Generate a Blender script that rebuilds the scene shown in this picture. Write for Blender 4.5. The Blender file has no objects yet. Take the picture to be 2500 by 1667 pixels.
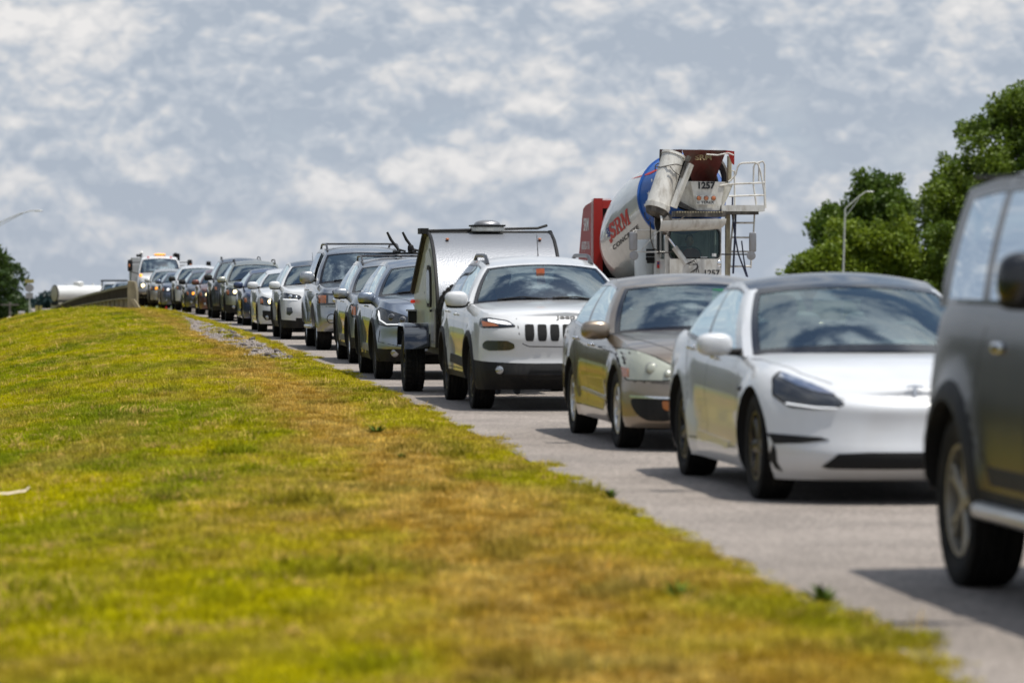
import bpy, bmesh, math, random
import numpy as np
from mathutils import Vector, Matrix, Euler
from mathutils.bvhtree import BVHTree
from mathutils.geometry import delaunay_2d_cdt

random.seed(7); rng = np.random.default_rng(7)
SC = bpy.context.scene
# ------------------------------------------------------------------ camera
F = 9375.0; HZ = 650.0; CH = 1.52
cd = bpy.data.cameras.new('camera'); cam = bpy.data.objects.new('camera', cd)
SC.collection.objects.link(cam); SC.camera = cam
cd.sensor_width = 36.0; cd.lens = F / 2500 * 36.0
cd.clip_start = 0.5; cd.clip_end = 20000
cam.location = (0, 0, CH)
cam.rotation_euler = (math.radians(90) - math.atan((833.5 - HZ) / F), 0, 0)
cd.dof.use_dof = True; cd.dof.focus_distance = 58.0; cd.dof.aperture_fstop = 2.8
# ------------------------------------------------------------------ world
SUN_EL = math.radians(72); SUN_AZ = math.radians(108)     # azimuth clockwise from +Y
w = bpy.data.worlds.new('World'); SC.world = w; w.use_nodes = True
nt = w.node_tree; nt.nodes.clear()
def N(t, typ, **kw):
    n = t.nodes.new(typ)
    for k, v in kw.items(): setattr(n, k, v)
    return n
def sky_world():
    L = nt.links.new
    out = N(nt, 'ShaderNodeOutputWorld'); bg = N(nt, 'ShaderNodeBackground')
    bg.inputs['Strength'].default_value = 0.10
    sky = N(nt, 'ShaderNodeTexSky', sky_type='NISHITA'); sky.sun_disc = False
    sky.sun_elevation = SUN_EL; sky.sun_rotation = SUN_AZ; sky.air_density = 1.2; sky.dust_density = 1.5
    tc = N(nt, 'ShaderNodeTexCoord'); sep = N(nt, 'ShaderNodeSeparateXYZ')
    L(tc.outputs['Generated'], sep.inputs[0])
    def m(op, a, b=None, c=None, clamp=False):
        n = N(nt, 'ShaderNodeMath', operation=op); n.use_clamp = clamp
        for i, v in enumerate((a, b, c)):
            if v is None: continue
            if isinstance(v, (int, float)): n.inputs[i].default_value = v
            else: L(v, n.inputs[i])
        return n.outputs[0]
    z = m('MAXIMUM', sep.outputs[2], 0.0)
    sc = m('DIVIDE', 1.0, m('ADD', 1.0, m('MULTIPLY', m('MULTIPLY', z, z), 8.0)))
    # direction, cloud cells shrink towards the horizon; flattened vertically
    def coords(dz):
        c = N(nt, 'ShaderNodeCombineXYZ')
        L(m('MULTIPLY', sep.outputs[0], sc), c.inputs[0]); L(m('MULTIPLY', sep.outputs[1], sc), c.inputs[1])
        L(m('MULTIPLY', m('MULTIPLY', m('ADD', sep.outputs[2], dz), 1.2), sc), c.inputs[2])
        return c.outputs[0]
    def noise(vec, scale, detail, rough, dist=0.0, lac=2.1, off=0.0):
        n = N(nt, 'ShaderNodeTexNoise'); n.noise_dimensions = '3D'
        mp = N(nt, 'ShaderNodeMapping'); mp.inputs['Location'].default_value = (off, off * .7, off * .3)
        L(vec, mp.inputs[0]); L(mp.outputs[0], n.inputs['Vector'])
        n.inputs['Scale'].default_value = scale; n.inputs['Detail'].default_value = detail
        n.inputs['Roughness'].default_value = rough; n.inputs['Distortion'].default_value = dist
        n.inputs['Lacunarity'].default_value = lac
        return n.outputs[0]
    v0 = coords(0.0); v1 = coords(0.0040)
    def billow(v):      # rounded heads with sharp creases between
        t_ = None
        for k, (s_, a_) in enumerate(((12, .52), (29, .27), (72, .13), (180, .08))):
            q = m('MULTIPLY', m('ABSOLUTE', m('SUBTRACT', noise(v, s_, 1, .5, .0, off=6.2 + k), .5)), 4.2 * a_)
            t_ = q if t_ is None else m('ADD', t_, q)
        return t_
    def field(v):
        return m('ADD', m('MULTIPLY', noise(v, 7.5, 9, .53, .0, off=3.1), .62), m('MULTIPLY', billow(v), .34))
    a0 = field(v0); a1 = field(v1)
    def ramp(fac, stops):
        r = N(nt, 'ShaderNodeValToRGB'); e = r.color_ramp.elements
        e[0].position = stops[0][0]; e[0].color = (*stops[0][1], 1)
        e[1].position = stops[1][0]; e[1].color = (*stops[1][1], 1)
        for p, c in stops[2:]:
            k = e.new(p); k.color = (*c, 1)
        L(fac, r.inputs[0]); return r.outputs[0]
    def mixc(f, a_, b_):
        n = N(nt, 'ShaderNodeMix', data_type='RGBA'); L(f, n.inputs[0]); L(a_, n.inputs[6]); L(b_, n.inputs[7]); return n.outputs[2]
    # high grey layer, drawn out sideways, closed only low over the horizon
    c2 = N(nt, 'ShaderNodeCombineXYZ'); L(m('MULTIPLY', sep.outputs[0], sc), c2.inputs[0]); L(m('MULTIPLY', sep.outputs[1], sc), c2.inputs[1])
    L(m('MULTIPLY', m('MULTIPLY', sep.outputs[2], 4.2), sc), c2.inputs[2])
    lay = noise(c2.outputs[0], 7, 6, .52, .3, off=5.5)
    lcol = ramp(lay, [(.34, (3.5, 4.35, 5.4)), (.66, (7.2, 7.4, 7.6)), (.45, (4.4, 5.2, 6.15)), (.55, (5.6, 6.2, 6.85))])
    near_h = m('SUBTRACT', 1.0, m('MULTIPLY', m('SUBTRACT', z, .10), 3.2), clamp=True)
    skyc = mixc(m('MULTIPLY', near_h, .97), sky.outputs[0], lcol)
    # cumulus: lit heads, grey-blue bases, defined edges
    big = noise(v0, 6, 2, .5, .0, off=8.2)
    rel = m('MULTIPLY', m('SUBTRACT', a0, a1), 7.0)
    lit = m('ADD', m('ADD', .27, rel), m('MULTIPLY', m('SUBTRACT', a0, .45), 1.9), clamp=True)
    ccol = ramp(lit, [(.0, (4.25, 4.85, 5.7)), (1.0, (8.5, 8.35, 8.25)), (.30, (5.2, 5.7, 6.4)), (.62, (6.9, 7.0, 7.2))])
    dp = N(nt, 'ShaderNodeVectorMath', operation='DOT_PRODUCT'); L(tc.outputs['Generated'], dp.inputs[0])
    dp.inputs[1].default_value = (math.sin(SUN_AZ) * math.cos(SUN_EL), math.cos(SUN_AZ) * math.cos(SUN_EL), math.sin(SUN_EL))
    glow = m('ADD', 1.0, m('MULTIPLY', m('POWER', m('MAXIMUM', dp.outputs['Value'], 0.0), 3.0), 2.3))
    cg = N(nt, 'ShaderNodeVectorMath', operation='SCALE'); L(ccol, cg.inputs[0]); L(glow, cg.inputs['Scale'])
    dens = m('ADD', a0, m('MULTIPLY', m('SUBTRACT', big, .5), .55))
    CT = .40
    cm = N(nt, 'ShaderNodeMapRange', interpolation_type='SMOOTHSTEP'); L(m('ADD', m('SUBTRACT', dens, m('MULTIPLY', m('MINIMUM', z, .6), -.09)), m('MULTIPLY', near_h, .17)), cm.inputs[0]); cm.inputs[1].default_value = CT; cm.inputs[2].default_value = CT + .15
    class _o: pass
    mix = _o(); mix.outputs = [None, None, mixc(cm.outputs[0], skyc, cg.outputs[0])]
    # the pale hazy band just above the horizon
    hz = N(nt, 'ShaderNodeMix', data_type='RGBA'); hf = m('MULTIPLY', m('SUBTRACT', 1.0, m('MULTIPLY', z, 30.0), clamp=True), .38)
    hz.inputs[7].default_value = (4.55, 4.95, 5.7, 1)
    L(hf, hz.inputs[0]); L(mix.outputs[2], hz.inputs[6])
    L(hz.outputs[2], bg.inputs['Color']); L(bg.outputs[0], out.inputs[0])
sky_world()
w.cycles.sampling_method = 'MANUAL'; w.cycles.sample_map_resolution = 512
sd = bpy.data.lights.new('sun', 'SUN'); sun = bpy.data.objects.new('sun', sd); SC.collection.objects.link(sun)
sd.energy = 4.9; sd.angle = math.radians(.55); sd.color = (1, .955, .88)
tosun = Vector((math.sin(SUN_AZ) * math.cos(SUN_EL), math.cos(SUN_AZ) * math.cos(SUN_EL), math.sin(SUN_EL)))
sun.rotation_euler = tosun.to_track_quat('Z', 'Y').to_euler()
sun.location = (0, 0, 60)
vs = SC.view_settings; vs.view_transform = 'Standard'; vs.look = 'None'; vs.exposure = -0.02; vs.gamma = 1.0; vs.use_curve_mapping = False
SC.cycles.max_bounces = 7; SC.cycles.transparent_max_bounces = 12; SC.cycles.caustics_reflective = False; SC.cycles.caustics_refractive = False
SC.cycles.sample_clamp_indirect = 6.0; SC.cycles.use_denoising = True

# ------------------------------------------------------------------ helpers
def tag(o, label=None, cat=None, group=None, kind=None):
    if label: o['label'] = label
    if cat: o['category'] = cat
    if group: o['group'] = group
    if kind: o['kind'] = kind
    return o
def empty(name, loc=(0, 0, 0), rz=0.0):
    o = bpy.data.objects.new(name, None); SC.collection.objects.link(o)
    o.location = loc; o.rotation_euler = (0, 0, rz); o.empty_display_size = .3
    return o
def smoothstep(a, b, x):
    t = np.clip((x - a) / (b - a), 0, 1); return t * t * (3 - 2 * t)

class MB:
    def __init__(s): s.v = []; s.f = []; s.m = []; s.mats = []
    def mat(s, m):
        if m not in s.mats: s.mats.append(m)
        return s.mats.index(m)
    def add(s, vs, fs, m):
        b = len(s.v); k = s.mat(m)
        s.v.extend([tuple(v) for v in vs])
        for f in fs: s.f.append(tuple(i + b for i in f)); s.m.append(k)
        return s
    def box(s, c, d, m, rot=None, taper=None):
        hx, hy, hz = d[0] / 2, d[1] / 2, d[2] / 2
        P = []
        for z in (-1, 1):
            t = taper if (taper and z > 0) else (1, 1)
            for x, y in ((-1, -1), (1, -1), (1, 1), (-1, 1)):
                p = Vector((x * hx * t[0], y * hy * t[1], z * hz))
                if rot is not None: p = rot @ p
                P.append(p + Vector(c))
        return s.add(P, [(3, 2, 1, 0), (4, 5, 6, 7), (0, 1, 5, 4), (1, 2, 6, 5), (2, 3, 7, 6), (3, 0, 4, 7)], m)
    def rbox(s, c, d, m, r=None, rot=None, n=5.0, nu=16, nv=10):
        """rounded block (superellipsoid)"""
        P = []; fs = []
        def sp(a, e): return math.copysign(abs(a) ** e, a)
        e = 2.0 / n
        for j in range(nv + 1):
            ph = -math.pi / 2 + math.pi * j / nv
            for i in range(nu):
                th = 2 * math.pi * (i + .5) / nu
                p = Vector((sp(math.cos(ph), e) * sp(math.cos(th), e) * d[0] / 2, sp(math.cos(ph), e) * sp(math.sin(th), e) * d[1] / 2, sp(math.sin(ph), e) * d[2] / 2))
                if rot is not None: p = rot @ p
                P.append(p + Vector(c))
        for j in range(nv):
            for i in range(nu):
                fs.append((j * nu + i, j * nu + (i + 1) % nu, (j + 1) * nu + (i + 1) % nu, (j + 1) * nu + i))
        return s.add(P, fs, m)
    def tube(s, pts, r, m, n=8, cap=True):
        pts = [Vector(p) for p in pts]; P = []; fs = []
        rr = r if isinstance(r, (list, tuple)) else [r] * len(pts)
        prev = None
        for k, p in enumerate(pts):
            a = pts[max(k - 1, 0)]; b = pts[min(k + 1, len(pts) - 1)]
            t = (b - a).normalized()
            ref = Vector((0, 0, 1)) if abs(t.z) < .9 else Vector((1, 0, 0))
            if prev is not None: ref = prev
            u = t.cross(ref)
            if u.length < 1e-6: u = t.cross(Vector((0, 1, 0)))
            u.normalize(); vv = u.cross(t).normalized(); prev = vv
            for i in range(n):
                th = 2 * math.pi * i / n
                P.append(p + (u * math.cos(th) + vv * math.sin(th)) * rr[k])
        for k in range(len(pts) - 1):
            for i in range(n):
                fs.append((k * n + i, k * n + (i + 1) % n, (k + 1) * n + (i + 1) % n, (k + 1) * n + i))
        if cap: fs.append(tuple(range(n - 1, -1, -1))); fs.append(tuple((len(pts) - 1) * n + i for i in range(n)))
        return s.add(P, fs, m)
    def lathe(s, prof, o, ax, m, n=32, a0=0.0, a1=2 * math.pi):
        """prof: (distance along axis, radius)"""
        ax = Vector(ax).normalized(); ref = Vector((0, 0, 1)) if abs(ax.z) < .9 else Vector((1, 0, 0))
        u = ax.cross(ref).normalized(); vv = u.cross(ax).normalized(); o = Vector(o); P = []; fs = []
        full = abs(a1 - a0 - 2 * math.pi) < 1e-6; nn = n if full else n + 1
        for d, r in prof:
            for i in range(nn):
                th = a0 + (a1 - a0) * i / n
                P.append(o + ax * d + (u * math.cos(th) + vv * math.sin(th)) * r)
        for k in range(len(prof) - 1):
            for i in range(n):
                j = (i + 1) % nn
                fs.append((k * nn + i, k * nn + j, (k + 1) * nn + j, (k + 1) * nn + i))
        return s.add(P, fs, m)
    def cyl(s, a, b, r, m, n=16): return s.tube([a, b], r, m, n)
    def prism(s, poly, o, ux, uy, un, th, m):
        """polygon extruded along un by th"""
        ux, uy, un, o = Vector(ux), Vector(uy), Vector(un), Vector(o); k = len(poly)
        P = [o + ux * a + uy * b for a, b in poly] + [o + ux * a + uy * b + un * th for a, b in poly]
        fs = [tuple(range(k - 1, -1, -1)), tuple(range(k, 2 * k))] + [(i, (i + 1) % k, k + (i + 1) % k, k + i) for i in range(k)]
        return s.add(P, fs, m)
    def build(s, name, parent=None, smooth=True, sharp=40, fix=True):
        me = bpy.data.meshes.new(name); me.from_pydata(s.v, [], s.f)
        for mm in s.mats: me.materials.append(mm)
        me.polygons.foreach_set('material_index', s.m)
        if fix:
            bm = bmesh.new(); bm.from_mesh(me)
            bmesh.ops.remove_doubles(bm, verts=bm.verts, dist=1e-5)
            bmesh.ops.dissolve_degenerate(bm, edges=bm.edges, dist=1e-6)
            bmesh.ops.recalc_face_normals(bm, faces=bm.faces); bm.to_mesh(me); bm.free()
        me.polygons.foreach_set('use_smooth', [smooth] * len(me.polygons))
        if smooth: me.set_sharp_from_angle(angle=math.radians(sharp))
        o = bpy.data.objects.new(name, me); SC.collection.objects.link(o)
        if parent is not None: o.parent = parent
        return o
def copy_tree(o, parent=None):
    c = o.copy(); SC.collection.objects.link(c); c.parent = parent
    for ch in list(o.children): copy_tree(ch, c)
    return c
def child(name, o, parent):
    """another child sharing o's mesh"""
    c = bpy.data.objects.new(name, o.data); SC.collection.objects.link(c); c.parent = parent; return c

# ------------------------------------------------------------------ materials
def mat(name, col, rough=.5, metal=0.0, coat=0.0, spec=.5, emit=None, estr=0.0, var=0.0, vscale=8.0, bump=0.0, bscale=40.0, coat_rough=.03, dirt=None):
    m = bpy.data.materials.new(name); m.use_nodes = True; t = m.node_tree
    b = t.nodes['Principled BSDF']; L = t.links.new
    b.inputs['Base Color'].default_value = (*col, 1); b.inputs['Roughness'].default_value = rough
    b.inputs['Metallic'].default_value = metal; b.inputs['Coat Weight'].default_value = coat
    b.inputs['Coat Roughness'].default_value = coat_rough; b.inputs['Specular IOR Level'].default_value = spec
    if emit: b.inputs['Emission Color'].default_value = (*emit, 1); b.inputs['Emission Strength'].default_value = estr
    tc = N(t, 'ShaderNodeTexCoord')
    last = None
    if var > 0:
        n = N(t, 'ShaderNodeTexNoise'); n.inputs['Scale'].default_value = vscale; n.inputs['Detail'].default_value = 6
        L(tc.outputs['Object'], n.inputs['Vector'])
        r = N(t, 'ShaderNodeMapRange'); r.inputs[1].default_value = .3; r.inputs[2].default_value = .7
        r.inputs[3].default_value = 1 - var; r.inputs[4].default_value = 1 + var; L(n.outputs[0], r.inputs[0])
        h = N(t, 'ShaderNodeVectorMath', operation='SCALE'); h.inputs[0].default_value = col
        L(r.outputs[0], h.inputs['Scale']); L(h.outputs[0], b.inputs['Base Color']); last = h.outputs[0]
    if dirt:   # (colour, amount, scale): streaks and dust of its own shape
        n = N(t, 'ShaderNodeTexNoise'); n.inputs['Scale'].default_value = dirt[2]; n.inputs['Detail'].default_value = 9; n.inputs['Roughness'].default_value = .65
        mp = N(t, 'ShaderNodeMapping'); mp.inputs['Scale'].default_value = (1, 1, .35)
        L(tc.outputs['Object'], mp.inputs[0]); L(mp.outputs[0], n.inputs['Vector'])
        r = N(t, 'ShaderNodeMapRange'); r.inputs[1].default_value = .46; r.inputs[2].default_value = .68
        r.inputs[3].default_value = 0; r.inputs[4].default_value = dirt[1]; L(n.outputs[0], r.inputs[0])
        mx = N(t, 'ShaderNodeMix', data_type='RGBA'); L(r.outputs[0], mx.inputs[0])
        if last is not None: L(last, mx.inputs[6])
        else: mx.inputs[6].default_value = (*col, 1)
        mx.inputs[7].default_value = (*dirt[0], 1); L(mx.outputs[2], b.inputs['Base Color'])
    if bump > 0:
        n = N(t, 'ShaderNodeTexNoise'); n.inputs['Scale'].default_value = bscale; n.inputs['Detail'].default_value = 5
        L(tc.outputs['Object'], n.inputs['Vector'])
        bp = N(t, 'ShaderNodeBump'); bp.inputs['Strength'].default_value = bump; bp.inputs['Distance'].default_value = .01
        L(n.outputs[0], bp.inputs['Height']); L(bp.outputs[0], b.inputs['Normal'])
    return m
def glassmat(name, tint, refl=1.45, rough=.0, gcol=(.86, .98, 1, 1)):
    m = bpy.data.materials.new(name); m.use_nodes = True; t = m.node_tree; t.nodes.clear(); L = t.links.new
    out = N(t, 'ShaderNodeOutputMaterial'); mx = N(t, 'ShaderNodeMixShader'); tr = N(t, 'ShaderNodeBsdfTransparent')
    gl = N(t, 'ShaderNodeBsdfAnisotropic'); gl.inputs['Roughness'].default_value = rough + .015; gl.inputs['Color'].default_value = gcol
    fr = N(t, 'ShaderNodeFresnel'); fr.inputs['IOR'].default_value = refl
    tr.inputs['Color'].default_value = (*tint, 1)
    L(fr.outputs[0], mx.inputs[0]); L(tr.outputs[0], mx.inputs[1]); L(gl.outputs[0], mx.inputs[2]); L(mx.outputs[0], out.inputs[0])
    return m
def paint(name, col, metal=0.0, rough=.35, var=.03):
    return mat(name, col, rough, metal, coat=.9, coat_rough=.04, var=var, vscale=2.5, dirt=((.32, .27, .2), .10, 3.0))
DUST = (.25, .22, .18)
M = dict(
    tyre=mat('tyre_rubber', (.008, .008, .008), .85, spec=.2, bump=.5, bscale=60, var=.25, vscale=20, dirt=((.08, .07, .055), .25, 9)),
    rim_silver=mat('rim_silver', (.58, .57, .55), .3, .8, dirt=(DUST, .2, 12)),
    rim_dark=mat('rim_dark', (.05, .05, .055), .35, .6, dirt=(DUST, .25, 12)),
    rim_black=mat('rim_black', (.02, .02, .022), .3, .4, dirt=((.2, .14, .06), .3, 12)),
    plastic=mat('black_plastic', (.009, .009, .010), .6, spec=.25, bump=.15, bscale=200, dirt=((.10, .09, .07), .2, 5)),
    void=mat('dark_cavity', (.006, .006, .006), .9),
    trim=mat('gloss_black_trim', (.008, .008, .010), .15, coat=.25),
    chrome=mat('chrome', (.75, .75, .77), .12, 1.0),
    steel=mat('steel_grey', (.3, .3, .31), .4, .8, dirt=((.2, .16, .1), .4, 6)),
    lamp_dark=mat('lamp_housing_dark', (.035, .037, .042), .18, .3, coat=1),
    lamp_clear=mat('lamp_clear', (.34, .35, .36), .15, .7, coat=1),
    lamp_haze=mat('lamp_hazed_plastic', (.42, .43, .35), .25, .2, coat=.8),
    lamp_white=mat('lamp_daylight_strip', (.9, .9, .92), .2, emit=(.95, .97, 1), estr=.75),
    lamp_warm=mat('lamp_lit_warm', (1, .9, .6), .2, emit=(1, .78, .38), estr=3.2),
    lamp_amber=mat('lamp_lit_amber', (1, .35, .04), .2, emit=(1, .36, .03), estr=1.3),
    amber=mat('amber_lens', (.42, .13, .04), .25, coat=.8), red=mat('red_lens', (.6, .02, .01), .2, coat=1, emit=(1, .04, .02), estr=.25),
    glass=glassmat('windscreen_glass', (.68, .82, .79), 3.1), glass_clear=glassmat('cab_glass', (.75, .86, .83), 1.45), glass_side=glassmat('side_glass', (.20, .23, .225), 1.5),
    glass_tint=glassmat('privacy_glass', (.06, .07, .075), 1.38, gcol=(.66, .74, .82, 1)),
    seat=mat('seat_dark_fabric', (.06, .065, .068), .8), seat_light=mat('seat_pale_leather', (.42, .44, .42), .5),
    dash=mat('dashboard_vinyl', (.055, .06, .06), .6),
    white=mat('painted_white_metal', (.62, .61, .57), .4, coat=.4, var=.04, dirt=((.2, .15, .09), .5, 7)),
    text_black=mat('lettering_black', (.015, .015, .018), .5), text_white=mat('lettering_white', (.7, .7, .68), .5),
    text_red=mat('lettering_red', (.5, .03, .02), .5), text_blue=mat('lettering_blue', (.03, .06, .22), .5),
    skin=mat('skin', (.42, .24, .17), .5), hair=mat('hair_brown', (.04, .025, .015), .7), shirt_red=mat('shirt_red', (.3, .03, .03), .8),
    shirt_grey=mat('shirt_grey', (.12, .13, .15), .8), shirt_blue=mat('shirt_blue', (.05, .12, .25), .8),
)
# ------------------------------------------------------------------ terrain functions
def edge(D):      # x of the pavement edge at distance D
    D = np.asarray(D, float)
    xs = np.array([-20, 0, 14.7, 25.9, 43.4, 51.8, 80, 110, 142, 187, 260, 340, 420, 600, 3000])
    ys = np.array([4.3, 2.87, 1.60, .57, -1.16, -2.05, -5.1, -8.75, -12.8, -18.9, -29.5, -41.5, -54.5, -84, -520])
    return np.interp(D, xs, ys)
def zroad(D):
    D = np.asarray(D, float)
    d = np.clip(D - 105, 0, None); q = 8.2e-5 * np.minimum(d, 155) ** 2 + np.maximum(d - 155, 0) * .0254
    return -np.minimum(q, 5.2)
def zverge(D, u):
    D = np.asarray(D, float); u = np.asarray(u, float)
    uu = np.maximum(u, 0)
    k = .0029 * np.minimum(uu, 6.2) ** 3 + .33 * np.maximum(uu - 6.2, 0)
    z = zroad(D) + .012 * np.minimum(uu, .5) * 2 - k
    # the bank falls away past the bridge end
    z = z - smoothstep(172, 200, D) * 3.0 * smoothstep(0.0, 1.5, uu + .8)
    return np.maximum(z, -5.6 - .0082 * np.maximum(D, 0))
def hash2(ix, iy, s):
    h = (ix.astype(np.int64) * 374761393 + iy.astype(np.int64) * 668265263 + s * 1442695041) & 0x7fffffff
    h = ((h ^ (h >> 13)) * 1274126177) & 0x7fffffff
    return ((h ^ (h >> 16)) & 0xffff) / 65535.0
def vnoise(x, y, s=0):
    ix = np.floor(x); iy = np.floor(y); fx = x - ix; fy = y - iy
    fx = fx * fx * (3 - 2 * fx); fy = fy * fy * (3 - 2 * fy)
    a = hash2(ix, iy, s); b = hash2(ix + 1, iy, s); c = hash2(ix, iy + 1, s); d = hash2(ix + 1, iy + 1, s)
    return (a * (1 - fx) + b * fx) * (1 - fy) + (c * (1 - fx) + d * fx) * fy
def fbm(x, y, s=0, o=4):
    t = 0; a = .5; n = 0
    for k in range(o): t = t + a * vnoise(x * 2 ** k, y * 2 ** k, s + k * 17); n += a; a *= .5
    return t / n
GREEN = np.array([.22, .275, .003]); LIME = np.array([.47, .42, .003]); TAN = np.array([.68, .48, .14]); BROWN = np.array([.46, .26, .05]); DEEP = np.array([.09, .14, .012])
def grass_tint(X, D, u):
    n1 = fbm(X * .55, D * .22, 1); n2 = fbm(X * 1.6, D * .7, 5); n3 = fbm(X * 4.5, D * 2.2, 9)
    g = np.clip((n1 - .5) * 2.2 + (n2 - .5) * 1.4 + .45, 0, 1)[:, None]
    c = GREEN * g + LIME * (1 - g)
    # yellow fringe along the pavement
    fr = (smoothstep(1.0, .1, u) * .85)[:, None]; c = c * (1 - fr) + np.array([.44, .39, .008]) * fr
    # worn brown and straw track running beside the road
    wd = .5 + .35 * smoothstep(32, 14, D)
    tr = np.exp(-((u - 1.2 - .3 * (n1 - .5)) / wd) ** 2)
    dry = np.clip(tr * 1.2 + (n2 - .52) * 2.0 + .06 - .2 * smoothstep(60, 90, D), 0, 1) * (.25 + .75 * smoothstep(3.6, 2.2, u))
    dry = np.maximum(dry, np.clip((fbm(X * .8, D * .33, 21) - .56) * 3.0, 0, .5))
    tb = np.clip((n3 - .40) * 3, 0, 1)[:, None]
    dc = TAN * tb + BROWN * (1 - tb)
    dry = dry * .82; c = c * (1 - dry[:, None]) + dc * dry[:, None]
    dk = np.clip((fbm(X * 2.2, D * .9, 33) - .64) * 5, 0, .32)[:, None]
    return c * (1 - dk) + DEEP * dk
def gravel_mask(X, D, u):
    w_ = .35 + .5 * np.clip(np.sin((D - 58) / 50 * math.pi), 0, 1)
    n = (fbm(X * 1.3, D * .5, 41) - .5) * .5
    inb = smoothstep(54, 66, D) * smoothstep(132, 118, D)
    lo = smoothstep(.22, .38, u + n * .6); hi = smoothstep(.55 + w_ * .9, .35 + w_ * .9, u + n)
    return inb * lo * hi * smoothstep(.28, .5, fbm(X * 2.0, D * .8, 61) + .12)

def strip_mesh(name, Ds, us, zf, mats, colf=None, xoff=None):
    D, U = np.meshgrid(Ds, us, indexing='ij'); X = edge(D) - U
    Z = zf(D, U); nD, nU = D.shape
    v = np.stack([X, D, Z], -1).reshape(-1, 3)
    idx = np.arange(nD * nU).reshape(nD, nU)
    f = np.stack([idx[:-1, :-1], idx[1:, :-1], idx[1:, 1:], idx[:-1, 1:]], -1).reshape(-1, 4)
    me = bpy.data.meshes.new(name); me.from_pydata(v.tolist(), [], f.tolist())
    me.materials.append(mats); me.polygons.foreach_set('use_smooth', [True] * len(me.polygons))
    if colf is not None:
        c = colf(X.ravel(), D.ravel(), U.ravel()); a = me.color_attributes.new('tint', 'FLOAT_COLOR', 'POINT')
        a.data.foreach_set('color', np.concatenate([c, np.ones((len(c), 1))], 1).astype(np.float32).ravel())
    o = bpy.data.objects.new(name, me); SC.collection.objects.link(o)
    bm = bmesh.new(); bm.from_mesh(me); bmesh.ops.recalc_face_normals(bm, faces=bm.faces)
    if sum(f_.normal.z for f_ in bm.faces) < 0: bmesh.ops.reverse_faces(bm, faces=bm.faces)
    bm.to_mesh(me); bm.free()
    return o

def road_material():
    m = bpy.data.materials.new('asphalt'); m.use_nodes = True; t = m.node_tree; L = t.links.new
    b = t.nodes['Principled BSDF']; g = N(t, 'ShaderNodeNewGeometry')
    n1 = N(t, 'ShaderNodeTexNoise'); n1.inputs['Scale'].default_value = 38; n1.inputs['Detail'].default_value = 5; n1.inputs['Roughness'].default_value = .75
    n2 = N(t, 'ShaderNodeTexNoise'); n2.inputs['Scale'].default_value = .9; n2.inputs['Detail'].default_value = 6
    n3 = N(t, 'ShaderNodeTexVoronoi'); n3.inputs['Scale'].default_value = 48
    for n in (n1, n2, n3): L(g.outputs['Position'], n.inputs['Vector'])
    r = N(t, 'ShaderNodeValToRGB'); e = r.color_ramp.elements
    e[0].position = .30; e[0].color = (.06, .05, .043, 1); e[1].position = .72; e[1].color = (.44, .38, .33, 1)
    k = e.new(.5); k.color = (.205, .176, .152, 1)
    L(n1.outputs[0], r.inputs[0])
    mr = N(t, 'ShaderNodeMapRange'); mr.inputs[1].default_value = .3; mr.inputs[2].default_value = .7; mr.inputs[3].default_value = .78; mr.inputs[4].default_value = 1.2
    L(n2.outputs[0], mr.inputs[0]); sc = N(t, 'ShaderNodeVectorMath', operation='SCALE'); L(r.outputs[0], sc.inputs[0]); L(mr.outputs[0], sc.inputs['Scale'])
    L(sc.outputs[0], b.inputs['Base Color']); b.inputs['Roughness'].default_value = .88
    bp = N(t, 'ShaderNodeBump'); bp.inputs['Strength'].default_value = .8; bp.inputs['Distance'].default_value = .01
    L(n3.outputs[0], bp.inputs['Height']); L(bp.outputs[0], b.inputs['Normal'])
    return m
def tint_material(name, mul=1.0, inst=False, rough=.75, trans=0.0):
    m = bpy.data.materials.new(name); m.use_nodes = True; t = m.node_tree; L = t.links.new
    b = t.nodes['Principled BSDF']; a = N(t, 'ShaderNodeAttribute', attribute_type='INSTANCER' if inst else 'GEOMETRY'); a.attribute_name = 'tint'
    sc = N(t, 'ShaderNodeVectorMath', operation='SCALE'); L(a.outputs['Color'], sc.inputs[0])
    if inst:
        va = N(t, 'ShaderNodeAttribute', attribute_type='GEOMETRY'); va.attribute_name = 'shade'
        mm = N(t, 'ShaderNodeMath', operation='MULTIPLY'); L(va.outputs['Fac'], mm.inputs[0]); mm.inputs[1].default_value = mul; L(mm.outputs[0], sc.inputs['Scale'])
    else:
        g = N(t, 'ShaderNodeNewGeometry'); n = N(t, 'ShaderNodeTexNoise'); n.inputs['Scale'].default_value = 22; n.inputs['Detail'].default_value = 6
        L(g.outputs['Position'], n.inputs['Vector']); mr = N(t, 'ShaderNodeMapRange'); mr.inputs[1].default_value = .3; mr.inputs[2].default_value = .7
        mr.inputs[3].default_value = .6 * mul; mr.inputs[4].default_value = 1.3 * mul; L(n.outputs[0], mr.inputs[0]); L(mr.outputs[0], sc.inputs['Scale'])
    L(sc.outputs[0], b.inputs['Base Color']); b.inputs['Roughness'].default_value = rough; b.inputs['Specular IOR Level'].default_value = .06
    if trans > 0:
        tl = N(t, 'ShaderNodeBsdfTranslucent'); mx = N(t, 'ShaderNodeMixShader'); mx.inputs[0].default_value = trans
        L(sc.outputs[0], tl.inputs[0]); L(b.outputs[0], mx.inputs[1]); L(tl.outputs[0], mx.inputs[2]); L(mx.outputs[0], t.nodes['Material Output'].inputs[0])
    return m

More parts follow.
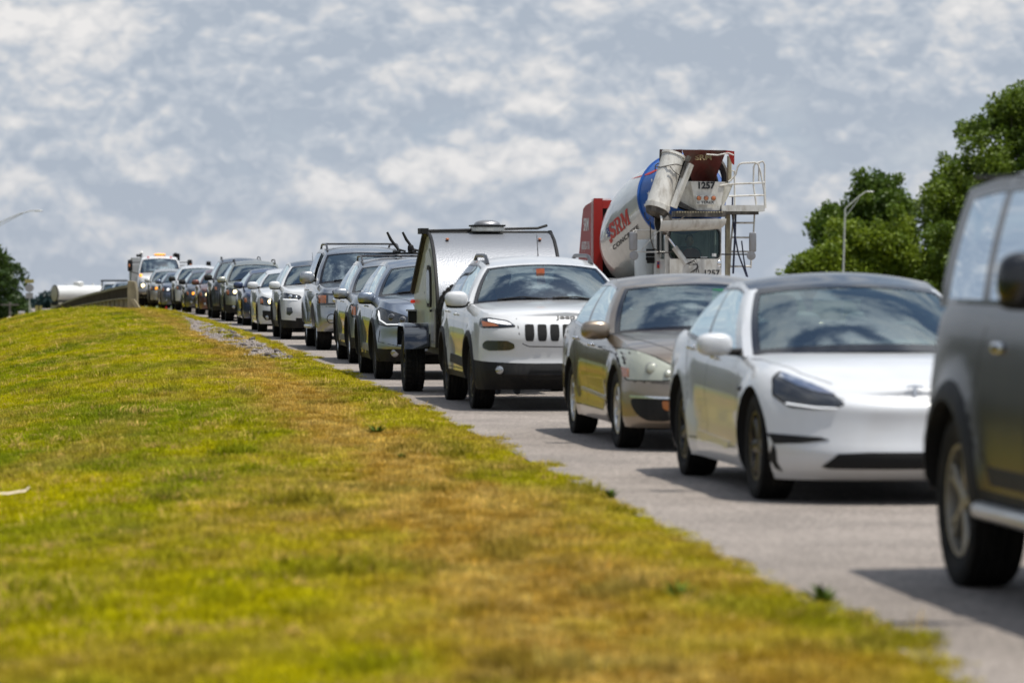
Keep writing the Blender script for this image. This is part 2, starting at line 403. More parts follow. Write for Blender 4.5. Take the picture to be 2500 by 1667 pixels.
# ------------------------------------------------------------------ setting
def build_ground():
    # far terrain
    mt = mat('field_ground', (.055, .075, .02), .9, var=.4, vscale=.02)
    mb = MB(); mb.add([(-6000, -200, -5.7), (6000, -200, -5.7), (6000, 12000, -5.7 - .0082 * 12000), (-6000, 12000, -5.7 - .0082 * 12000)], [(0, 1, 2, 3)], mt)
    tag(mb.build('terrain', smooth=False), kind='structure')
    Ds = np.concatenate([np.arange(-20, 60, 1.0), np.arange(60, 200, 2.0), np.arange(200, 620, 10)])
    us = np.concatenate([np.arange(-.9, 8, .25), np.array([9, 10, 12, 14, 17, 20, 24, 30])])
    # ragged grass edge: outermost row follows a noise
    def zf(D, U):
        return zverge(D, U) - np.where(U < 0.0, .03 + 0.05 * np.abs(U), 0)
    def colf(X, D, U):
        c = grass_tint(X, D, U); g = gravel_mask(X, D, U)[:, None]
        return c * (.62 - .3 * smoothstep(7, 9.5, U))[:, None] * (1 - g) + np.array([.20, .165, .14]) * g  # bank darkened past the tufts, standing in for grass self-shadow
    Ds2 = np.concatenate([np.arange(-20, 10, 1.0), np.arange(10, 130, .25), np.arange(130, 200, 1.0), np.arange(200, 620, 10)])
    us2 = np.concatenate([[-.9, -.4, -.12], np.arange(0, 3.2, .08), np.arange(3.3, 8, .25), [9, 10, 12, 14, 17, 20, 24, 30]])
    tag(strip_mesh('grass_bank', Ds2, us2, zf, tint_material('bank_soil_and_thatch', .8), colf), kind='structure')
    # asphalt: four lanes and shoulders
    ur = -np.array([-.05, 0, 1, 2, 4, 7, 10, 14, 17.5])
    tag(strip_mesh('road', Ds, ur, lambda D, U: zroad(D) + .012 + .012 * np.minimum(-U, 8) * 0, road_material()), kind='structure')
    # far verge beyond the road
    uv_ = -np.array([17.4, 18.5, 21, 26, 34, 50, 80, 120, 180])
    tag(strip_mesh('far_verge', Ds, uv_, lambda D, U: zroad(D) - .02 - np.minimum((-U - 17.4) * .02, .6), tint_material('verge_turf', .7), lambda X, D, U: grass_tint(X, D, np.abs(U) - 14) * .33), kind='structure')  # turf colour cut down to imitate blades shading each other
    # painted lane lines: edge line worn away on this side, dashes between lanes
    pm = mat('road_paint_white', (.6, .59, .55), .7, var=.3, vscale=9)
    mb = MB()
    for off in (4.55, 8.2):
        for k in range(0, 40):
            D0 = -5 + k * 12.0; D1 = D0 + 3.0
            a = edge(np.array([D0, D1])); z = zroad(np.array([D0, D1])) + .017
            mb.add([(a[0] + off, D0, z[0]), (a[0] + off + .12, D0, z[0]), (a[1] + off + .12, D1, z[1]), (a[1] + off, D1, z[1])], [(0, 1, 2, 3)], pm)
    tag(mb.build('lane_markings', smooth=False), kind='structure')
build_ground()

def build_grass():
    rngg = np.random.default_rng(3)
    # tufts, several kinds
    col = bpy.data.collections.new('grass_tuft_kinds')
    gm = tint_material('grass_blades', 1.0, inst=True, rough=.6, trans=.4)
    def tuft(kind, nb, R, h0, h1, wd):
        V = []; Fc = []; S = []
        for _ in range(nb):
            r = R * math.sqrt(rngg.random()); a = rngg.random() * 6.283; x, y = r * math.cos(a), r * math.sin(a)
            h = h0 + (h1 - h0) * rngg.random(); ln = (rngg.random() ** .7) * 1.1; la = rngg.random() * 6.283
            dx, dy = math.cos(la) * ln * h, math.sin(la) * ln * h; fa = rngg.random() * 3.14
            wx, wy = math.cos(fa) * wd / 2, math.sin(fa) * wd / 2; b = len(V)
            V += [(x - wx, y - wy, -.01), (x + wx, y + wy, -.01), (x + dx * .35 - wx * .8, y + dy * .35 - wy * .8, h * .6), (x + dx * .35 + wx * .8, y + dy * .35 + wy * .8, h * .6), (x + dx, y + dy, h * (1 - .25 * ln))]
            Fc += [(b, b + 1, b + 3, b + 2), (b + 2, b + 3, b + 4)]
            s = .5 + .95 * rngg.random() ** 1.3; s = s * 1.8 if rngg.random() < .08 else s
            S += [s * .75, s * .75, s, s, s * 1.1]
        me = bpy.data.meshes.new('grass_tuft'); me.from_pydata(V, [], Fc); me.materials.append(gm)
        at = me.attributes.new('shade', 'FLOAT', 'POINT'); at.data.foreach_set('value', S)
        o = bpy.data.objects.new('tuft_%d' % kind, me); col.objects.link(o)
    for k in range(5): tuft(k, 44, .085, .022, .060, .0058)
    tuft(5, 60, .10, .03, .09, .0065); tuft(6, 14, .07, .05, .14, .0045)
    pts = []; sc = []; kind = []
    def scatter(D0, D1, dens, umax):
        area = (D1 - D0) * (umax + .15); n = int(area * dens)
        D = D0 + (D1 - D0) * rngg.random(n); u = -.15 + (umax + .15) * rngg.random(n)
        X = edge(D) - u
        keep = X > (-0.1335 - .006) * D - .6
        # ragged edge: grass tongues over the asphalt
        rag = (fbm(X * 2 + D * .3, D * 1.1, 71) - .5) * .55
        keep &= u > rag
        g = gravel_mask(X, D, u); keep &= rngg.random(n) > g * (.75 + .6 * fbm(X * 3, D * 1.2, 91))
        keep &= rngg.random(n) > .45 * np.exp(-((u - 1.25) / .5) ** 2)
        pts.append(np.stack([X, D, zverge(D, u)], -1)[keep]); sc.append(u[keep])
    scatter(11, 30, 190, 6.0); scatter(30, 60, 150, 7.5); scatter(60, 110, 110, 8.5); scatter(110, 175, 70, 9.5)
    P = np.concatenate(pts); U = np.concatenate(sc); X, D = P[:, 0], P[:, 1]; n = len(P)
    tint = grass_tint(X, D, U) * (1 + .7 * (rngg.random((n, 1)) - .5)); st = rngg.random(n) < .10; tint[st] = TAN * (.8 + .5 * rngg.random((st.sum(), 1)))
    lush = fbm(X * 2.2, D * .9, 33)
    size = .75 + .6 * rngg.random(n) + 1.1 * np.clip((lush - .66) * 6, 0, 1) - .25 * np.exp(-((U - 1.25) / .5) ** 2)
    size = size * (1 + .35 * smoothstep(70, 140, D)) * (.55 + .33 * smoothstep(0, .7, U + .2 * rngg.random(n)))
    kd = rngg.integers(0, 5, n); kd = np.where(rngg.random(n) < .10, 5, kd); kd = np.where(rngg.random(n) < .05, 6, kd)
    me = bpy.data.meshes.new('grass'); me.vertices.add(n); me.vertices.foreach_set('co', P.astype(np.float32).ravel())
    for nm, arr, ty in (('size', size, 'FLOAT'), ('turn', rngg.random(n) * 6.283, 'FLOAT')):
        a = me.attributes.new(nm, ty, 'POINT'); a.data.foreach_set('value', arr.astype(np.float32))
    a = me.attributes.new('kd', 'INT', 'POINT'); a.data.foreach_set('value', kd.astype(np.int32))
    a = me.attributes.new('tint', 'FLOAT_COLOR', 'POINT'); a.data.foreach_set('color', np.concatenate([tint, np.ones((n, 1))], 1).astype(np.float32).ravel())
    o = bpy.data.objects.new('grass', me); SC.collection.objects.link(o)
    tag(o, 'short mown grass, green and straw yellow, on the bank beside the road', 'grass', kind='stuff')
    ng = bpy.data.node_groups.new('grass_nodes', 'GeometryNodeTree')
    ng.interface.new_socket('Geometry', in_out='INPUT', socket_type='NodeSocketGeometry'); ng.interface.new_socket('Geometry', in_out='OUTPUT', socket_type='NodeSocketGeometry')
    gi = N(ng, 'NodeGroupInput'); go = N(ng, 'NodeGroupOutput'); L = ng.links.new
    ip = N(ng, 'GeometryNodeInstanceOnPoints'); ci = N(ng, 'GeometryNodeCollectionInfo'); ci.inputs[0].default_value = col
    ci.inputs['Separate Children'].default_value = True; ci.inputs['Reset Children'].default_value = True
    def na(nm, ty):
        q = N(ng, 'GeometryNodeInputNamedAttribute'); q.data_type = ty; q.inputs[0].default_value = nm; return q.outputs[0]
    L(gi.outputs[0], ip.inputs['Points']); L(ci.outputs[0], ip.inputs['Instance']); ip.inputs['Pick Instance'].default_value = True
    L(na('kd', 'INT'), ip.inputs['Instance Index'])
    cx = N(ng, 'ShaderNodeCombineXYZ'); L(na('turn', 'FLOAT'), cx.inputs[2]); L(cx.outputs[0], ip.inputs['Rotation'])
    L(na('size', 'FLOAT'), ip.inputs['Scale']); L(ip.outputs[0], go.inputs[0])
    md = o.modifiers.new('grass', 'NODES'); md.node_group = ng
build_grass()

def build_gravel():
    rg = np.random.default_rng(11)
    gm = mat('gravel_stone', (.26, .225, .20), .85, var=.35, vscale=3)
    gd = mat('gravel_dark', (.10, .085, .075), .9, var=.3, vscale=4)
    n = 20000; D = 54 + 78 * rg.random(n); u = .1 + 1.8 * rg.random(n); X = edge(D) - u
    k = rg.random(n) < gravel_mask(X, D, u); D, u, X = D[k], u[k], X[k]
    mb = MB(); V = []; Fs = []; ms = []
    oc = np.array([(1, 0, 0), (0, 1, 0), (-1, 0, 0), (0, -1, 0), (0, 0, 1), (0, 0, -.6)], float)
    fo = [(0, 1, 4), (1, 2, 4), (2, 3, 4), (3, 0, 4), (1, 0, 5), (2, 1, 5), (3, 2, 5), (0, 3, 5)]
    Z = zverge(D, u)
    for i in range(len(D)):
        s = .008 + .022 * rg.random() ** 2; a = rg.random() * 6.28; c, q = math.cos(a), math.sin(a)
        p = oc * s * (.6 + .7 * rg.random((6, 1))); p = np.stack([p[:, 0] * c - p[:, 1] * q, p[:, 0] * q + p[:, 1] * c, p[:, 2] * .8], -1) + (X[i], D[i], Z[i] + s * .3)
        b = len(V); V.extend(map(tuple, p)); Fs.extend([tuple(j + b for j in f) for f in fo]); ms.extend([0 if rg.random() < .93 else 1] * 8)
    mb.v, mb.f, mb.m, mb.mats = V, Fs, ms, [gm, gd]
    tag(mb.build('gravel', smooth=False, fix=False), 'pale loose gravel strewn between the grass and the asphalt edge', 'gravel', kind='stuff')
    # broken asphalt lumps
    for i in range(26):
        Dd = 62 + 30 * rg.random(); uu = .35 + .5 * rg.random(); xx = float(edge(Dd)) - uu
        bm = MB(); s = .035 + .05 * rg.random()
        bm.rbox((0, 0, s * .35), (s * 2.2, s * 1.7, s), gd, n=2.6, nu=7, nv=4)
        o = bm.build('asphalt_lump', smooth=False); o.location = (xx, Dd, float(zverge(Dd, uu))); o.rotation_euler = (rg.random() * .4, rg.random() * .4, rg.random() * 6)
        tag(o, 'dark broken lump of asphalt lying on the gravel shoulder', 'stone', 'asphalt lumps on the gravel shoulder')
build_gravel()

# ------------------------------------------------------------------ cars
def pchip(pts, x):
    pts = sorted(pts); xs = np.array([p[0] for p in pts], float); ys = np.array([p[1] for p in pts], float)
    x = np.asarray(x, float)
    if len(xs) == 1: return np.full_like(x, ys[0])
    h = np.diff(xs); d = np.diff(ys) / h; m = np.zeros_like(xs)
    for i in range(1, len(xs) - 1):
        if d[i - 1] * d[i] > 0:
            w1 = 2 * h[i] + h[i - 1]; w2 = h[i] + 2 * h[i - 1]; m[i] = (w1 + w2) / (w1 / d[i - 1] + w2 / d[i])
    m[0] = d[0]; m[-1] = d[-1]
    xc = np.clip(x, xs[0], xs[-1]); i = np.clip(np.searchsorted(xs, xc) - 1, 0, len(xs) - 2)
    t = (xc - xs[i]) / h[i]
    return ((1 + 2 * t) * (1 - t) ** 2 * ys[i] + t * (1 - t) ** 2 * h[i] * m[i] + t * t * (3 - 2 * t) * ys[i + 1] + t * t * (t - 1) * h[i] * m[i + 1])

SHARED = {}
def wheel_meshes(R, wd, style, rimmat, spokes):
    key = (R, wd, style, rimmat.name, spokes)
    if key in SHARED: return SHARED[key]
    rr = R * (.66 if style != 'offroad' else .56)
    h = wd / 2
    t = MB(); prof = [(-h * .80, rr), (-h * .97, rr + (R - rr) * .35), (-h, rr + (R - rr) * .6), (-h * .93, R - .022), (-h * .80, R - .006)]
    for k in range(5):
        a = -h * .72 + k * h * .36 - .012; prof += [(a - .012, R), (a, R), (a + .003, R - .008), (a + .010, R - .008), (a + .013, R)]
    prof += [(h * .80, R - .006), (h * .93, R - .022), (h, rr + (R - rr) * .6), (h * .97, rr + (R - rr) * .35), (h * .80, rr)]
    t.lathe(prof, (0, 0, 0), (0, 1, 0), M['tyre'], 40)
    if style == 'offroad':
        for k in range(36):
            a = 2 * math.pi * k / 36
            for sy in (-1, 1):
                rot = Matrix.Rotation(-a, 3, 'Y')
                p = rot @ Vector((0, sy * h * (.55 + .1 * (k % 2)), R + .004)); t.box(p, (.035, h * .5, .016), M['tyre'], rot)
    tm = t.build('tyre'); td = tm.data; bpy.data.objects.remove(tm)
    r = MB(); yo = -h * .80
    r.lathe([(yo, rr), (yo - .006, rr - .004), (yo - .004, rr - .022), (yo + .03, rr - .03), (h * .8, rr - .02)], (0, 0, 0), (0, 1, 0), rimmat, 40)
    r.lathe([(yo + .095, .02), (yo + .095, rr * .78), (yo + .11, rr * .78), (yo + .11, .02)], (0, 0, 0), (0, 1, 0), M['rim_black'], 28)
    r.lathe([(yo + .14, .0), (yo + .14, rr * .99)], (0, 0, 0), (0, 1, 0), M['void'], 24)
    r.lathe([(yo + .008, .0), (yo + .006, .028), (yo + .016, .062), (yo + .06, .07)], (0, 0, 0), (0, 1, 0), rimmat, 20)
    for k in range(spokes):
        a0 = 2 * math.pi * (k + .15) / spokes
        for da in ((-.13, .13) if style in ('twin', 'offroad') else (0.0,)):
            w0, w1 = (.020, .017) if len((0,)) and style in ('twin', 'offroad') else (.042, .030 if style != 'blade' else .055)
            P = []
            for rad, ww, yy in ((.045, w0, yo + .012), (rr * .55, (w0 + w1) / 2, yo + .010), (rr - .012, w1, yo + .002)):
                a = a0 + da * (rad / rr) * (1.2 if style != 'offroad' else .9)
                c, s_ = math.cos(a), math.sin(a)
                for sg, dy in ((-1, .012), (-.6, 0), (.6, 0), (1, .012)):
                    P.append((rad * c - sg * ww * s_, yy + dy, rad * s_ + sg * ww * c))
                for sg in (1, -1): P.append((rad * c - sg * ww * s_ * .8, yy + .04, rad * s_ + sg * ww * c * .8))
            fs = []
            for i in range(2):
                for j in range(6): fs.append((i * 6 + j, i * 6 + (j + 1) % 6, (i + 1) * 6 + (j + 1) % 6, (i + 1) * 6 + j))
            fs += [(0, 1, 2, 3, 4, 5), (17, 16, 15, 14, 13, 12)]
            r.add(P, fs, rimmat)
    rm = r.build('rim'); rd = rm.data; bpy.data.objects.remove(rm)
    SHARED[key] = (td, rd); return SHARED[key]

class Car:
    def __init__(s, sp):
        s.sp = sp; s.root = empty(sp['name']); g = sp.get
        s.FO, s.WB, s.RO, s.hw, s.H = g('FO', .9), g('WB', 2.7), g('RO', 1.0), g('hw', .92), g('H', 1.6)
        s.R = g('R', .34); s.ar = g('ar', s.R + .055); s.zb = g('zb', .2); s.paint = g('paint')
        s.body(); s.cabin()
        allv = s.bv + s.cv; allf = s.bf + [tuple(i + len(s.bv) for i in f) for f in s.cf]
        s.bvh = BVHTree.FromPolygons(allv, allf); s.bvh_body = BVHTree.FromPolygons(s.bv, s.bf)
        s.wheels()
    def zt(s, x): return pchip(s.sp['zt'], x)
    def body(s):
        sp = s.sp; g = sp.get; n = g('n', 2.7); a = g('ca', .62); b = g('cb', .5); nr = g('nr', 3.2)
        nose = g('nose', [(0, -.10), (.25, -.01), (.5, 0), (.75, -.05), (1, -.16)]); tail = g('tail', [(0, .1), (.3, 0), (.7, .03), (1, .1)])
        sec = g('sec', [(0, .955), (.12, .985), (.45, 1.0), (.72, .992), (.9, .965), (1, .915)])
        vv = np.array([0, .03, .08, .15, .22, .3, .38, .46, .54, .62, .70, .77, .83, .88, .925, .96, .985, 1.0])
        tf = np.linspace(0, 1, 22) ** .9 * math.pi / 2
        cols = []
        for t in tf: cols.append(('f', t))
        x0 = s.FO - a; x1 = -(s.WB + s.RO) + b
        for x in np.linspace(x0, x1, 46)[1:-1]: cols.append(('s', x))
        for t in np.linspace(math.pi / 2, 0, 14): cols.append(('r', t))
        zb = s.zb; zbf = g('zbf', zb); crown = g('crown', .07); P = np.zeros((len(cols), len(vv), 3))
        flare = g('flare', .02)
        for i, (k, t) in enumerate(cols):
            if k == 'f':
                c = math.cos(t) ** (2 / n) if t < math.pi / 2 - 1e-9 else 0.0; sy = math.sin(t) ** (2 / n); X = s.FO - a + a * c; wgt = c ** 1.5; dx = pchip(nose, vv) * wgt; Y = sy
            elif k == 's': X = t; dx = vv * 0; Y = 1.0
            else:
                c = math.cos(t) ** (2 / nr) if t < math.pi / 2 - 1e-9 else 0.0; sy = math.sin(t) ** (2 / nr); X = -(s.WB + s.RO) + b - b * c; dx = pchip(tail, vv) * c ** 1.5; Y = sy
            xx = X + dx
            zbx = pchip([(-(s.WB + s.RO), zb + .12), (-s.WB - .5, zb + .02), (-s.WB, zb), (0, zb), (.5, zbf), (s.FO, zbf)], X)
            zz = zbx + vv * (s.zt(xx) - zbx)
            yy = s.hw * Y * pchip(sec, vv)
            # waist: a touch narrower at the nose and tail
            yy = yy * (1 - g('taper', .03) * smoothstep(-.2, s.FO, X) - .03 * smoothstep(-s.WB, -s.WB - s.RO, X))
            if flare > 0:
                for ax in (0.0, -s.WB):
                    rr = np.sqrt((xx - ax) ** 2 + (zz - s.R) ** 2)
                    yy = yy + flare * Y * smoothstep(s.ar + .17, s.ar + .0, rr) * (vv < .97)
            # door hollow and body crease
            mid = smoothstep(-.45, -.75, X) * smoothstep(-s.WB + .35, -s.WB + .65, X)
            yy = yy - mid * g('hollow', .022) * np.exp(-((vv - .34) / .16) ** 2)
            P[i, :, 0] = xx; P[i, :, 1] = yy; P[i, :, 2] = zz
        s.colsP = P; nc, nv = P.shape[:2]; V = []; Fc = []; mi = []
        def gid(side, i, j): return (0 if side < 0 else nc * nv) + i * nv + j
        for side in (-1, 1):
            for i in range(nc):
                for j in range(nv): V.append((P[i, j, 0], side * P[i, j, 1], P[i, j, 2]))
        low = g('clad', 0.0)
        cl = g('clad_mat', M['plastic'])
        mats = [s.paint, M['void'], cl]
        for side in (-1, 1):
            for i in range(nc - 1):
                for j in range(nv - 1):
                    q = (gid(side, i, j), gid(side, i + 1, j), gid(side, i + 1, j + 1), gid(side, i, j + 1))
                    Fc.append(q if side > 0 else q[::-1])
                    zc = (P[i, j, 2] + P[i, j + 1, 2]) / 2; xm = P[i, j, 0]
                    lim = low
                    if g('clad_front') and xm > s.FO - a: lim = g('clad_front')
                    mi.append(2 if zc < lim else 0)
        # deck and belly, strips across
        T = np.array([1, .96, .88, .75, .6, .42, .22, 0]); rows = []
        cab0, cab1 = g('cabx', (-.35, -3.0))
        def strip(jrow, top):
            ids = []
            for i in range(nc):
                x, y, z = P[i, jrow]; line = [gid(1, i, jrow)]
                for t in list(T[1:]) + [-q for q in T[-2:0:-1]]:
                    cr = 0
                    if top: cr = pchip(g('crownx', [(-9, .03), (-3, .03), (-.3, crown), (s.FO - .25, crown), (s.FO, crown * .25)]), x) * (1 - abs(t) ** 2.4)
                    V.append((x, y * t, z + cr)); line.append(len(V) - 1)
                line.append(gid(-1, i, jrow)); ids.append(line)
            for i in range(nc - 1):
                xm = P[i, jrow, 0]
                for k in range(len(ids[0]) - 1):
                    q = (ids[i][k], ids[i][k + 1], ids[i + 1][k + 1], ids[i + 1][k])
                    Fc.append(q[::-1] if top else q)
                    mi.append((1 if cab1 < xm < cab0 - .1 else 0) if top else 1)
        strip(nv - 1, True); strip(0, False)
        me = bpy.data.meshes.new('body'); me.from_pydata(V, [], Fc)
        for m_ in mats: me.materials.append(m_)
        me.polygons.foreach_set('material_index', mi)
        bm = bmesh.new(); bm.from_mesh(me); bmesh.ops.remove_doubles(bm, verts=bm.verts, dist=2e-4); bmesh.ops.dissolve_degenerate(bm, edges=bm.edges, dist=1e-5)
        bmesh.ops.recalc_face_normals(bm, faces=bm.faces)
        bm.to_mesh(me); s.bv = [v.co.copy() for v in bm.verts]; s.bf = [tuple(v.index for v in f.verts) for f in bm.faces]; bm.free()
        o = bpy.data.objects.new('body', me); SC.collection.objects.link(o)
        # wheel wells
        c = MB()
        for ax in (0.0, -s.WB):
            for sd in (-1, 1):
                c.lathe([(0, 0), (0, s.ar), (.55, s.ar), (.55, 0)], (ax, sd * (s.hw - .33), s.R - .01), (0, sd, 0), M['void'], 36)
        co = c.build('cut'); md = o.modifiers.new('b', 'BOOLEAN'); md.object = co; md.operation = 'DIFFERENCE'; md.solver = 'EXACT'
        co.data.materials.clear(); co.data.materials.append(s.paint); co.data.materials.append(M['void']); co.data.polygons.foreach_set('material_index', [1] * len(co.data.polygons))
        dg = bpy.context.evaluated_depsgraph_get(); nm = bpy.data.meshes.new_from_object(o.evaluated_get(dg)); o.modifiers.clear(); o.data = nm
        bpy.data.objects.remove(co)
        nm.polygons.foreach_set('use_smooth', [True] * len(nm.polygons)); nm.set_sharp_from_angle(angle=math.radians(38))
        o.parent = s.root; s.o_body = o
    # cabin surfaces ------------------------------------------------
    def cabin(s):
        sp = s.sp; g = sp.get; C = sp['cab']
        cx, cxa = C['cowl']; hx, hxa = C['head']; rhx, rxb = C['rear_head'], C['rear_base']   # rear header x, rear base x
        wt = C.get('wt', .60); wtr = C.get('wtr', wt - .02); wbf = C.get('wb', s.hw * .93); zr = C['zr']; rc = C.get('rcrown', .05); bul = C.get('bulge', .03)
        zdrop = .02
        def ww(xt): return wt + (wtr - wt) * smoothstep(hxa, rhx, xt)
        def side(sgn):
            def fn(S, v):
                xb = cxa + (rxb - cxa) * S; xt = hxa + (rhx - hxa) * S
                zb_ = s.zt(xb) - zdrop; zt_ = pchip(zr, xt)
                yb = min(wbf, s.hw * .945) - .10 * smoothstep(.8, 1, S) * C.get('pinch', 1.0); yt = ww(xt)
                y = yb + (yt - yb) * v + bul * 4 * v * (1 - v) * (.35 if v < .0 else 1)
                e = C.get('edge', .0)
                return Vector((xb + (xt - xb) * v, sgn * float(y), float(zb_ + (zt_ - zb_) * v)))
            return fn
        sR, sL = side(-1), side(1)
        zc_c = g('crown', .07)
        def ws(r, v):
            yb = abs(r); bl = sR(0, 0); tl = sR(0, 1)
            b_ = Vector((cx - (cx - cxa) * yb ** 2.2, r * abs(bl.y), bl.z + zc_c * .8 * (1 - yb ** 2)))
            t_ = Vector((hx - (hx - hxa) * yb ** 2.2, r * abs(tl.y), tl.z + rc * .75 * (1 - yb ** 2)))
            p = b_.lerp(t_, v); k = .045 * 4 * v * (1 - v); p += Vector((k * .5, 0, k)) * (1 - yb ** 3)
            p.y += math.copysign(bul * 4 * v * (1 - v) * yb ** 3, r) if r else 0
            return p
        def rs(r, v):
            bl = sR(1, 0); tl = sR(1, 1); yb = abs(r)
            b_ = Vector((rxb - .06 * (1 - yb ** 2), r * abs(bl.y), bl.z + .03 * (1 - yb ** 2))); t_ = Vector((rhx - .05 * (1 - yb ** 2), r * abs(tl.y), tl.z + rc * .75 * (1 - yb ** 2)))
            p = b_.lerp(t_, v); p.y += math.copysign(bul * 4 * v * (1 - v) * yb ** 3, r) if r else 0
            p += Vector((-.04, 0, .02)) * 4 * v * (1 - v) * (1 - yb ** 3)
            return p
        def roof(a, bb):
            # a 0..1 front->rear, bb -1..1
            f = ws(bb, 1); r_ = rs(bb, 1); x = f.x + (r_.x - f.x) * a
            S = a; e = sR(S, 1)
            fr = smoothstep(0, .25, a) * smoothstep(1, .8, a)
            z = float(pchip(zr, hxa + (rhx - hxa) * a)) + (rc * .75 + rc * .25 * fr) * (1 - bb ** 2 * .999) * (1.0)
            return Vector((x, bb * abs(e.y), z))
        s.ws, s.sR, s.sL, s.rs, s.roof = ws, sR, sL, rs, roof
        s.cv = []; s.cf = []
        def grid(mb, fn, u, v, m, off=0.0):
            P = [[fn(a, b) for b in v] for a in u]
            if off:
                Q = [[None] * len(v) for _ in u]
                for i in range(len(u)):
                    for j in range(len(v)):
                        du = P[min(i + 1, len(u) - 1)][j] - P[max(i - 1, 0)][j]; dv = P[i][min(j + 1, len(v) - 1)] - P[i][max(j - 1, 0)]
                        nn = du.cross(dv); nn = nn.normalized() if nn.length > 1e-9 else Vector((0, 0, 1))
                        c = P[i][j] - Vector(((cx + rxb) / 2, 0, .6))
                        if nn.dot(c) < 0: nn = -nn
                        Q[i][j] = P[i][j] + nn * off
                P = Q
            b0 = len(s.cv)
            vs = [p for row in P for p in row]; nv = len(v)
            fs = [(i * nv + j, (i + 1) * nv + j, (i + 1) * nv + j + 1, i * nv + j + 1) for i in range(len(u) - 1) for j in range(nv - 1)]
            mb.add(vs, fs, m)
            if not off: s.cv.extend(vs); s.cf.extend([tuple(k + b0 for k in f) for f in fs])
        lin = lambda a, b, n: list(np.linspace(a, b, n))
        wr = C.get('pillar', .93); v0, v1 = C.get('v0', .03), C.get('v1', .93)
        fm = MB(); pm_ = g('roof_mat', s.paint); pil = g('pillar_mat', s.paint)
        # front frame
        for sg in (-1, 1): grid(fm, ws, lin(sg * wr, sg * 1.0, 4), lin(0, 1, 10), pil)
        grid(fm, ws, lin(-wr, wr, 17), lin(v1, 1, 4), M['trim'] if C.get('black_header', False) else pm_)
        grid(fm, ws, lin(-wr, wr, 17), lin(0, v0, 2), M['trim'])
        win = C.get('win', [(.06, .44), (.49, .86)]); sv0, sv1 = C.get('sv0', .05), C.get('sv1', .90)
        for fn in (sR, sL):
            cur = 0.0
            for k, (a, b) in enumerate(win):
                grid(fm, fn, lin(cur, a, 3), lin(0, 1, 10), (pil if k == 0 else M['trim'])); cur = b
                grid(fm, fn, lin(a, b, 8), lin(sv1, 1, 3), pil); grid(fm, fn, lin(a, b, 8), lin(0, sv0, 2), M['trim'])
            grid(fm, fn, lin(cur, 1, 4), lin(0, 1, 10), pil)
        grid(fm, roof, lin(0, 1, 14), lin(-1, 1, 15), pm_)
        for sg in (-1, 1): grid(fm, rs, lin(sg * .86, sg * 1.0, 4), lin(0, 1, 8), pil)
        grid(fm, rs, lin(-.86, .86, 9), lin(.9, 1, 3), pm_); grid(fm, rs, lin(-.86, .86, 9), lin(0, .08, 2), pil)
        s.o_cab = fm.build('roof_and_pillars', s.root, sharp=30)
        # glass
        w_ = MB(); grid(w_, ws, lin(-wr, wr, 19), lin(v0, v1, 12), M['glass']); s.o_ws = w_.build('windscreen', s.root, fix=False)
        for i_, fn in enumerate((sR, sL)):
            for k, (a, b) in enumerate(win):
                gm_ = M['glass_side'] if k < C.get('clear', 1) else g('rear_glass', M['glass_side'])
                if (i_, k) in C.get('open', []): continue
                w_ = MB(); grid(w_, fn, lin(a, b, 9), lin(sv0, sv1, 9), gm_); w_.build('side_window', s.root, fix=False)
        w_ = MB(); grid(w_, rs, lin(-.86, .86, 9), lin(.08, .9, 6), g('rear_glass', M['glass_side'])); w_.build('rear_window', s.root, fix=False)
        # black seal round the windscreen
        tr = MB(); e = .012
        grid(tr, ws, lin(-wr - e, -wr + .035, 3), lin(v0, v1 + .01, 12), M['trim'], .004); grid(tr, ws, lin(wr - .035, wr + e, 3), lin(v0, v1 + .01, 12), M['trim'], .004)
        grid(tr, ws, lin(-wr, wr, 19), lin(0, v0 + .045, 3), M['trim'], .004); grid(tr, ws, lin(-wr, wr, 19), lin(v1 - .035, v1 + .008, 3), M['trim'], .004)
        tr.build('windscreen_seal', s.o_ws, fix=False)
        ch = C.get('side_trim', M['trim'])
        for fn in (sR, sL):
            tr = MB(); grid(tr, fn, lin(win[0][0], win[-1][1], 16), lin(sv1 - .02, sv1 + .02, 3), ch, .005); tr.build('window_trim', s.root, fix=False); tr = MB(); grid(tr, fn, lin(win[0][0], win[-1][1], 16), lin(0.01, sv0 + .02, 3), ch, .006); tr.build('window_trim', s.root, fix=False)
        s.interior()
    def interior(s):
        sp = s.sp; C = sp['cab']; cx, cxa = C['cowl']; hx, hxa = C['head']; g = sp.get
        bz = float(s.zt(cxa)); sm = g('seat_mat', M['seat'])
        d = MB(); d.rbox((cxa - .30, 0, bz - .0), (.62, s.hw * 1.62, .14), M['dash'], n=4); d.rbox((cxa - .50, s.hw * .38, bz + .03), (.25, .42, .12), M['dash'], n=3)
        d.build('dashboard', s.root)
        w_ = MB(); wc = Vector((cxa - .72, s.hw * .40, bz + .02)); R_ = .185; pts = []
        for k in range(25):
            a = 2 * math.pi * k / 24; pts.append(wc + Vector((.35 * R_ * math.sin(a), R_ * math.cos(a), R_ * .93 * math.sin(a))))
        w_.tube(pts, .014, M['dash'], 6); w_.rbox(wc, (.05, .15, .09), M['dash']); w_.build('steering_wheel', s.root)
        top = float(pchip(C['zr'], hxa - .6))
        xs = cxa - 1.28; 
